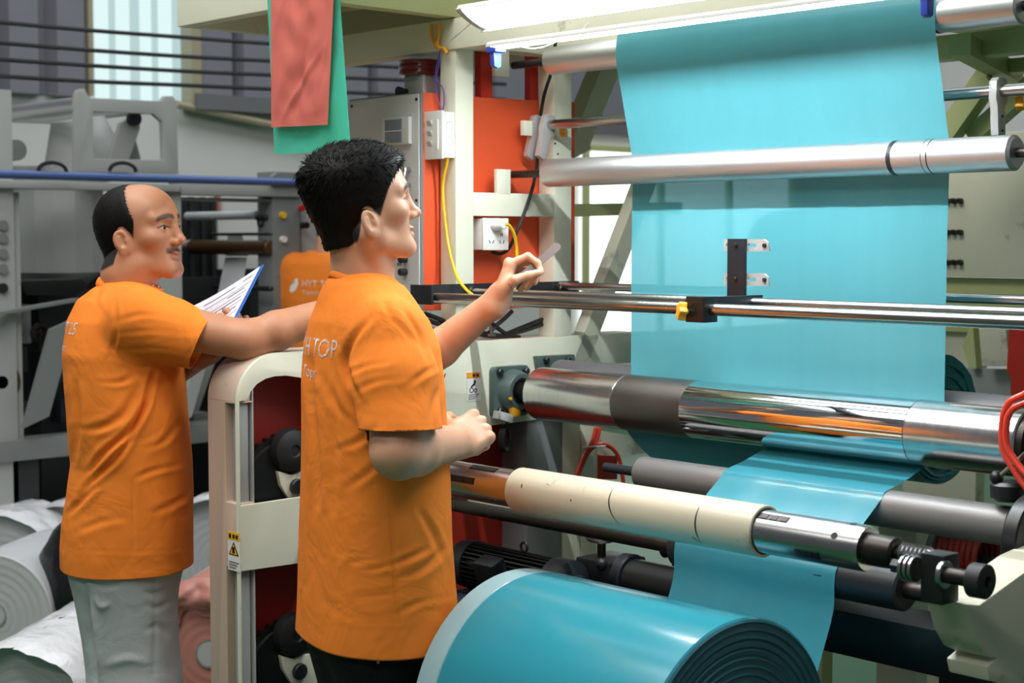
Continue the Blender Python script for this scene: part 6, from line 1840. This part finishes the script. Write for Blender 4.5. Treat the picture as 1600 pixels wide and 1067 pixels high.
    fold([(472, 960), (520, 968), (560, 975), (660, 972)], 3, .0018)                 # hem stitch
    fold([(562, 657), (620, 660), (690, 656)], 2.5, .0015)
    Vs = apply_creases(Vs, N, cr)
    body = mesh_np('person', V, Q, 'skin_light', None, at)
    tag(body, 'young operator with spiky black hair in orange shirt raising a metal strip', 'person')
    sh = mesh_np('shirt', Vs, Qs, 'orange_shirt', body, None); sh['label'] = 'orange crew neck work shirt'
    hem_n = Vector((0, 0, -1)) + Fb * -.0
    cut_open(sh, [(cutR, Vector((0, 0, -1)) + ax * .15, .12, T), (cutL, axL, .10, T), (T.pt(zs[0] - .002, 0, 0), (.0, .0, -1), .34)])
    collar('collar', PD(567, 444, D1 + .012) + Vector((0, 0, -.002)), Fb, .064, .062, .024, sh, w=.008)
    # back print
    bn = -Fb
    org = T.pt(PD(480, 545, D1).z, .0, -.2)
    xd = Fb.cross(Vector((0, 0, 1)))   # text runs to the person's right, seen from behind
    o1 = org + xd * -.112
    pr = [('print_emblem', flat(o1, xd, (0, 0, 1), [(.0, -.022), (.012, -.03), (.035, -.018), (.045, .01), (.040, .035), (.028, .03), (.016, .012), (.004, .0)]), bn),
          ('print_emblem', flat(o1, xd, (0, 0, 1), [(.010, -.055), (.018, -.04), (.020, -.036), (.014, -.036), (.006, -.05)]), bn),
          ('print_lettering', text_mesh('H TOP', .052, o1 + xd * .060 + Vector((0, 0, -.010)), xd, (0, 0, 1)), bn),
          ('print_lettering', text_mesh('Toper', .034, o1 + xd * .062 + Vector((0, 0, -.052)), xd, (0, 0, 1)), bn)]
    print_on(Vs, Qs, pr, sh)
    tr = trousers('trousers', T, hips, knees, feet, 'black_trousers', body, zs[0] + .05, [([(600, 990), (590, 1030), (585, 1067)], 8, -.006)], grow=-.022)
    shoes(feet, Fb, body)
    eyes(body, H['M'])
    HW = to_world(H['HV'], H['M'])
    hm = mesh_np('hair', HW, H['HQ'], 'hair_black', body)
    hn = vnormals(H['HV'], H['HQ'])
    # strands in head space: swept up and forward on top, down at the back
    def dirf(p, n):
        t = np.clip((p[:, 2:3] - .05) / .05, 0, 1); bk = np.clip(-p[:, 0:1] / .1, 0, 1)
        up = np.array([[.6, 0, .75]]) * (1 - bk) + np.array([[-.55, 0, .55]]) * bk
        dn = np.array([[-.15, 0, -1.0]])
        return up * t + dn * (1 - t)
    def lenf(p): return .005 + .014 * np.clip((p[:, 2] - .035) / .05, 0, 1) + .006 * np.clip((-p[:, 0] - .03) / .06, 0, 1) * np.clip((p[:, 2] + .02) / .04, 0, 1)
    ok = np.abs(H['HV'][:, 2]) < 9
    A, Tq = strands('s', H['HV'], hn, dirf, lenf, 5200, .0011, None, None, 2, .42)
    so = mesh_np('hair_strands', to_world(A, H['M']), Tq, 'hair_black', hm); so['kind'] = 'stuff'
    # strip pinched between thumb and forefinger
    a, b = PD(816, 432, 3.372), PD(874, 382, 3.42)
    dd = (b - a).normalized(); w = Vector((0, 0, 1)) - dd * dd.z; w = (w.normalized() * .9 + fwdH * .45); w = (w - dd * w.dot(dd)).normalized()
    nn = dd.cross(w)
    st = []
    L = (b - a).length
    prof = [(-.035, -.0085), (L - .006, -.0085), (L, -.004), (L, .004), (L - .006, .0085), (-.035, .0085)]
    s_ = obj('metal_strip', G().prism(prof, [], lambda u, v, t: a + dd * u + w * v + nn * t, -.001, .001), 'strip_wood')
    tag(s_, 'thin brownish metal strip held up in the young operator\'s raised hand', 'strip')
    return T
T1 = young()
# ------------------------------------------------------------------ older operator behind
D2 = 3.75
def older():
    Fb = imgdir(12)
    rows = [(432, 168, 232), (446, 152, 246), (468, 122, 262), (500, 106, 276), (550, 98, 286), (600, 101, 291), (660, 106, 296), (720, 112, 300), (770, 106, 301), (810, 99, 300), (850, 97, 301), (880, 97, 302)]
    T = Torso(Fb, rows, lambda py: 1.38 if py > 520 else 1.38 - .2 * (520 - py) / 90, D2, math.radians(12))
    zs = T.z
    shR, elR, wrR = PD(222, 500, 3.60), PD(388, 532, 3.60), PD(545, 478, 3.68)
    shL = T.pt(PD(200, 495, D2).z, .19, .0)
    clipC = PD(362, 503, 3.675)
    elL, wrL = PD(232, 600, 3.98), PD(322, 552, 3.80)
    neckB = PD(198, 456, D2)
    def hairfn(x, ya, z):
        lim = np.interp(x, [-.12, -.06, -.03, -.022, -.012, .0, .012, .022, .030, .036, .04], [-.085, -.080, -.072, -.045, -.01, .012, .002, -.018, .012, .06, .2])
        top = np.interp(z, [.02, .05, .08, .105, .12], [.034, .022, .010, -.004, -.02])
        return np.minimum(z - lim, top - x) + .0025 * np.sin(z * 900 + np.sin(x * 500) * 2) * (x > -.02)
    def thick(x, ya, z): return .0022 + .0030 * np.clip((-x - .01) / .05, 0, 1) + 0 * z
    H = build_head((189, 378), 3.69, imgdir(-20), math.radians(7), 'skin_tan', hairfn, thick, [PD(201, 430, D2 + .0), PD(201, 480, D2 + .01)], .057, .9, h=.0021, ear_dz=-.006, smile=.0045)
    xR = wrR - elR
    MR = frame(PD(600, 462, 3.70) - wrR, Vector((0, 0, 1)) - fwdH * .3, wrR)
    curl = [(25, 35, 20), (28, 38, 22), (30, 40, 24), (34, 42, 24)]
    th = [(.6, .72, -.3, .040, .0135, .012), (.85, .35, -.35, .032, .0115, .0105), (.9, .15, -.4, .026, .0105, .009)]
    aR = limb_hand(shR, elR, wrR, MR, curl, th, False, h=.0028, r=(.052, .048, .045, .029))
    ML = frame(PD(372, 538, 3.76) - wrL, Vector((0, 0, -1)) + fwdH * .3, wrL)
    aL = limb_hand(shL, elL, wrL, ML, [(55, 50, 30)] * 4, th, True, h=.0030, r=(.050, .046, .042, .028))
    hips = [T.pt(T.z[0] - .02, s_ * .068, -.005) for s_ in (1, -1)]
    knees = [Vector((p.x, p.y, .47)) + Fb * .02 for p in hips]
    feet = [Vector((p.x, p.y, .07)) - Fb * .02 for p in hips]
    core = core_body(T, hips, feet, knees, [shL, shR], neckB)
    V, Q, at = merge([(H['V'], H['Q'], H['at']), aR, aL, core])
    lo, hi = bounds([T.pt(z, l, f) for z in (zs[0] - .03, zs[-1]) for l in (-.22, .22) for f in (-.18, .18)] + [shL, shR, PD(330, 545, 3.6), elL], .07)
    hi[2] = zs[-1] + .05
    h = .0052
    P = grid(lo, hi, h)
    d = T.sdf(P, 0, zs[0] - .025, zs[-1] - .03)
    Lb = T.L
    for s_, sh_ in ((1, shL), (-1, shR)):
        d = smin(d, s_cap(P, Vector(neckB) + Lb * (.035 * s_) - Vector((0, 0, .03)), sh_, .050, .068), .05)
    d = smin(d, s_cap(P, Vector(neckB) - Vector((0, 0, .05)), PD(200, 466, D2 + .01), .085, .066), .03)
    ax = (elR - shR).normalized(); cutR = PD(315, 535, 3.60)
    ax = (ax + Vector((0, 0, -.25))).normalized()
    sl = smin(s_cap(P, shR, PD(265, 517, 3.6), .074, .072), s_cap(P, PD(265, 517, 3.6), PD(315, 532, 3.6) + ax * .03, .072, .0625), .02)
    d = smin(d, sl, .025)
    axL = (elL - shL).normalized(); cutL = shL + axL * .17
    d = smin(d, s_cap(P, shL, cutL + axL * .03, .07, .07), .03)
    Vs, Qs = surface_nets(d, lo, h); Vs = relax(Vs, Qs, 2, .5)
    N = vnormals(Vs, Qs)
    px, py, dp = proj_np(Vs)
    low_ = np.clip((py - 560) / 250, 0, 1)
    Vs = Vs + N * (soft_noise(Vs * np.array([1, 1, .5]), 32, 21) * (.002 + .004 * low_))[:, None]
    N = vnormals(Vs, Qs)
    cr = []
    def fold(pts, w, a):
        cr.append((pts, w, -a)); cr.append(([(x + w * 1.4, y + w * .7) for x, y in pts], w * 1.1, a * .7)); cr.append(([(x - w * 1.4, y - w * .7) for x, y in pts], w * 1.1, a * .45))
    fold([(241, 578), (232, 610), (222, 640), (200, 675), (165, 705), (142, 735)], 5, .012)
    fold([(228, 630), (205, 680), (178, 720), (150, 745), (125, 775)], 5, .008)
    fold([(215, 610), (190, 650), (150, 670), (120, 668)], 7, .007)
    fold([(140, 585), (158, 596), (185, 598), (205, 590)], 5, .006)
    fold([(172, 555), (190, 562), (215, 572), (238, 575)], 5, .010)
    fold([(180, 470), (182, 520), (178, 545), (190, 560)], 4, .004)
    fold([(185, 500), (230, 492), (300, 505)], 5, .0035)
    fold([(186, 520), (240, 517), (300, 523)], 5, .003)
    fold([(190, 545), (250, 545), (296, 556)], 5, .004)
    fold([(160, 440), (150, 470), (165, 490)], 5, .003)
    fold([(210, 740), (208, 800), (209, 868)], 3, .0022)
    fold([(215, 745), (240, 735), (275, 728)], 5, .005)
    fold([(230, 700), (255, 690), (280, 660)], 5, .004)
    fold([(110, 800), (135, 775), (150, 760)], 5, .007)
    fold([(120, 830), (160, 815), (190, 812)], 6, .003)
    fold([(240, 800), (265, 790), (292, 775)], 6, .004)
    fold([(118, 600), (122, 660), (116, 720)], 6, .006)
    fold([(98, 858), (150, 862), (230, 862), (300, 856)], 3, .0016)
    fold([(326, 503), (312, 530), (283, 566)], 2.5, .0014)
    Vs = apply_creases(Vs, N, cr)
    body = mesh_np('person', V, Q, 'skin_tan', None, at)
    tag(body, 'older balding operator with moustache in orange shirt and grey trousers holding clipboard', 'person')
    sh = mesh_np('shirt', Vs, Qs, 'orange_shirt', body); sh['label'] = 'orange crew neck work shirt'
    cut_open(sh, [(cutR, ax, .10, T), (cutL, axL, .09, T), (T.pt(zs[0] + .004, 0, 0), (0, 0, -1), .34)])
    collar('collar', PD(199, 452, D2 + .01), Fb, .067, .064, .020, sh)
    bn = -Fb; xd = Fb.cross(Vector((0, 0, 1)))
    o1 = T.pt(PD(105, 515, D2).z, 0, -.2) + xd * -.048
    pr = [('print_emblem', flat(o1, xd, (0, 0, 1), [(.0, -.02), (.012, -.028), (.035, -.018), (.045, .01), (.040, .035), (.028, .03), (.016, .012), (.004, .0)]), bn),
          ('print_emblem', flat(o1, xd, (0, 0, 1), [(.010, -.055), (.018, -.04), (.022, -.036), (.014, -.036), (.006, -.05)]), bn),
          ('print_lettering', text_mesh('RYT 25', .040, o1 + xd * .050 + Vector((0, 0, -.004)), xd, (0, 0, 1)), bn),
          ('print_lettering', text_mesh('Toperst', .026, o1 + xd * .052 + Vector((0, 0, -.044)), xd, (0, 0, 1)), bn)]
    print_on(Vs, Qs, pr, sh)
    tcr = []
    for pts, w, a in (([(118, 885), (135, 930), (142, 1000), (150, 1067)], 5, -.012), ([(135, 905), (160, 915), (185, 912)], 4, -.006), ([(240, 880), (243, 960), (240, 1060)], 3, -.004),
                      ([(245, 885), (258, 880), (275, 880)], 4, .005), ([(225, 905), (240, 908), (262, 905)], 4, -.004), ([(226, 925), (240, 928), (258, 922)], 4, -.004), ([(230, 945), (245, 950), (265, 940)], 4, -.004),
                      ([(228, 985), (245, 978), (262, 990)], 5, -.004), ([(150, 935), (158, 948), (170, 944)], 4, .006), ([(165, 1040), (200, 1030), (230, 1035)], 6, .004), ([(126, 900), (150, 980), (158, 1067)], 5, .008)):
        tcr.append((pts, w, a))
    trousers('trousers', T, hips, knees, feet, 'grey_trousers', body, zs[0] + .05, tcr, r=(.116, .106, .085), grow=-.022)
    shoes(feet, Fb, body)
    eyes(body, H['M'])
    hm = mesh_np('hair', to_world(H['HV'], H['M']), H['HQ'], 'hair_black', body)
    hn = vnormals(H['HV'], H['HQ'])
    A, Tq = strands('s', H['HV'], hn, lambda p, n: np.array([[-.3, 0, -1.0]]) + 0 * p, lambda p: .0045 + 0 * p[:, 0], 2600, .0008, None, None, 3, .18)
    so = mesh_np('hair_strands', to_world(A, H['M']), Tq, 'hair_black', hm); so['kind'] = 'stuff'
    # moustache hairs
    # neck chain
    R, o = np.array(H['M'][0]), np.array(H['M'][1])
    c0 = PD(200, 438, D2 + .01)
    g = G(); n = 40
    for i in range(n):
        a = 2 * math.pi * i / n
        p = c0 + Fb * (.066 * math.cos(a) + .010) + T.L * (.066 * math.sin(a)) + Vector((0, 0, -.002 - .018 * math.cos(a)))
        tn = (Fb * -math.sin(a) + T.L * math.cos(a) + Vector((0, 0, .35 * math.sin(a)))).normalized()
        ou = (Fb * math.cos(a) + T.L * math.sin(a)); 
        nrm = ou if i % 2 else Vector((0, 0, 1))
        g.ring(p, nrm, .0048, .0016, 10, 5)
    ch = obj('necklace', g, 'silver_chain', body); ch['kind'] = 'stuff'; ch['label'] = 'silver chain necklace'
    # clipboard and sheet
    A_, B_, C_ = PD(409, 415, 3.90), PD(302, 486, 3.99), PD(362, 503, 3.68)
    e1 = (B_ - A_).normalized(); e2 = (C_ - A_); e2 = (e2 - e1 * e2.dot(e1)).normalized()
    nn = e1.cross(e2).normalized()
    if nn.z < 0: nn = -nn
    cl = thing('clipboard', 'blue clipboard with printed sheets held by the older operator', 'clipboard', tuple(A_))
    W_, L_ = (B_ - A_).length, .30
    def slab(nm, u0, u1, v0, v1, t0, t1, m_):
        c_ = A_ + e1 * ((u0 + u1) / 2) + e2 * ((v0 + v1) / 2) + nn * ((t0 + t1) / 2)
        return obj(nm, G().obox(c_, e1 * ((u1 - u0) / 2), e2 * ((v1 - v0) / 2), nn * ((t1 - t0) / 2)), m_, cl, smooth=False)
    slab('board', -.004, W_ + .004, -.004, L_, -.003, 0, 'clip_blue')
    vs = []; fs = []; nu, nv = 8, 10
    for s_ in (0, 1):
        for j in range(nv + 1):
            for i in range(nu + 1):
                u, v = i / nu, j / nv
                lift = .0008 + .010 * (u ** 3) * (1 - v) + .0012 * s_ + .004 * max(0, u + (1 - v) - 1.5)
                vs.append(A_ + e1 * (.002 + (W_ - .004) * u) + e2 * (.004 + (L_ - .02) * v) + nn * lift)
        for j in range(nv):
            for i in range(nu):
                a = s_ * (nu + 1) * (nv + 1) + j * (nu + 1) + i; fs.append((a, a + 1, a + nu + 2, a + nu + 1))
    obj('paper_sheet', G().add(vs, fs), 'paper', cl, ang=180)
    for k, (u0, u1, v) in enumerate(((.06, .20, .03), (.30, .75, .035), (.02, .98, .065), (.10, .35, .08), (.02, .98, .105), (.08, .5, .125), (.02, .98, .15), (.08, .7, .17), (.02, .98, .2))):
        # ruled lines and short rows of print
        z_ = .0008 + .0012 + .0010
        vs = []; fs = []; n = 10
        for i in range(n + 1):
            u = u0 + (u1 - u0) * i / n; lift = z_ + .010 * u ** 3 * (1 - v / L_) + .004 * max(0, u + (1 - v / L_) - 1.5)
            for dv in (-.0012, .0012) if k in (2, 4, 6, 8) else (-.002, .002): vs.append(A_ + e1 * (.002 + (W_ - .004) * u) + e2 * (.004 + v + dv) + nn * lift)
        for i in range(n): fs.append((2 * i, 2 * i + 1, 2 * i + 3, 2 * i + 2))
        obj('printed_line', G().add(vs, fs), 'ink_grey', cl, smooth=False)
    slab('clip', W_ * .35, W_ * .65, L_ - .03, L_ + .004, .001, .008, 'steel')
    return T
T2 = older()

# ------------------------------------------------------------------ third operator, far behind, seen from the back
def third():
    dep = 7.2
    Fb = fwdH * .96 + rightH * .28; Fb.normalize(); Lb = Vector((-Fb.y, Fb.x, 0))
    c = PD(513, 500, dep); c.z = 0
    rows_z = [(.80, .20, .13), (.95, .195, .125), (1.10, .205, .125), (1.25, .215, .12), (1.34, .205, .11), (1.41, .16, .095), (1.455, .08, .07)]
    T = Torso(Fb, [(500, 480, 540), (600, 480, 540)], lambda p: 1.5, dep, 0)
    T.z = np.array([r[0] for r in rows_z], np.float32); T.a = np.array([r[1] for r in rows_z], np.float32); T.b = np.array([r[2] for r in rows_z], np.float32)
    T.cx = np.full(len(rows_z), c.x, np.float32); T.cy = np.full(len(rows_z), c.y, np.float32)
    sh = [T.pt(1.385, s_ * .175, 0) for s_ in (1, -1)]
    el = [T.pt(1.12, s_ * .25, .03) for s_ in (1, -1)]
    wr = [T.pt(1.02, s_ * .19, .23) for s_ in (1, -1)]
    hips = [T.pt(.86, s_ * .085, 0) for s_ in (1, -1)]
    knees = [Vector((p.x, p.y, .48)) for p in hips]; feet = [Vector((p.x, p.y, .07)) for p in hips]
    R = [[Fb[i], Lb[i], (0, 0, 1)[i]] for i in range(3)]
    M = (R, (c.x + Fb.x * .045, c.y + Fb.y * .045, 1.625))
    lo, hi = (-.13, -.1, -.24), (.13, .1, .135); h = .005
    P = grid(lo, hi, h)
    d = smin(head_sdf(P), s_cap(P, (-.035, 0, -.05), (-.05, 0, -.22), .05, .057), .03)
    hairfn = lambda x, ya, z: z - np.interp(x, [-.12, -.05, -.026, -.02, 0, .02, .045, .08, .1], [-.098, -.088, -.07, -.03, .012, -.01, .03, .074, .086])
    V, Q = surface_nets(d, lo, h)
    parts = [(to_world(V, M), Q, head_attrs(V, hairfn, 0))]
    curl = [(30, 40, 20)] * 4; th = [(.6, .72, -.3, .040, .0135, .012), (.85, .35, -.35, .032, .0115, .0105), (.9, .15, -.4, .026, .0105, .009)]
    for k, mir in ((0, True), (1, False)):
        MH = frame(Fb + Lb * (-.2 if k == 0 else .2), Vector((0, 0, 1)), wr[k])
        parts.append(limb_hand(sh[k], el[k], wr[k], MH, curl, th, mir, h=.005))
    parts.append(core_body(T, hips, feet, knees, sh, T.pt(1.45, 0, 0), .016))
    V, Q, at = merge(parts)
    body = mesh_np('person', V, Q, 'skin_light', None, at)
    tag(body, 'third worker in orange shirt seen from behind in the background, mostly hidden', 'person')
    lo, hi = bounds([T.pt(z, l, f) for z in (.8, 1.47) for l in (-.3, .3) for f in (-.16, .16)], .03); h = .008
    P = grid(lo, hi, h)
    d = T.sdf(P, .004)
    cuts = []
    for k in (0, 1):
        a = (el[k] - sh[k]).normalized(); cp_ = sh[k] + a * .2
        d = smin(d, s_cap(P, sh[k], cp_ + a * .03, .068, .072), .03); cuts.append((cp_, a, .1))
        d = smin(d, s_cap(P, T.pt(1.42, (.04, -.04)[k], 0), sh[k], .045, .06), .04)
    Vs, Qs = surface_nets(d, lo, h); Vs = relax(Vs, Qs, 2, .5)
    s_ = mesh_np('shirt', Vs, Qs, 'orange_shirt', body)
    cut_open(s_, cuts)
    xd = Fb.cross(Vector((0, 0, 1))); o1 = T.pt(1.31, 0, -.3) + xd * -.145
    print_on(Vs, Qs, [('print_emblem', flat(o1, xd, (0, 0, 1), [(.0, -.022), (.012, -.03), (.035, -.018), (.048, .01), (.040, .035), (.028, .03), (.016, .012), (.004, .0)]), -Fb),
                      ('print_lettering', text_mesh('HYT TOP', .040, o1 + xd * .065 + Vector((0, 0, -.002)), xd, (0, 0, 1)), -Fb), ('print_lettering', text_mesh('Toperst film', .026, o1 + xd * .068 + Vector((0, 0, -.036)), xd, (0, 0, 1)), -Fb)], s_)
    trousers('trousers', T, hips, knees, feet, 'black_trousers', body, .86, [], h=.01)
    shoes(feet, Fb, body)
    lo2, hi2 = (-.135, -.11, -.14), (.12, .11, .15)
    HV, HQ = surface_nets(hair_sdf(grid(lo2, hi2, .005), hairfn, lambda x, ya, z: .004 + .012 * np.clip((z - .02) / .06, 0, 1)), lo2, .005)
    mesh_np('hair', to_world(HV, M), HQ, 'hair_black', body)
third()
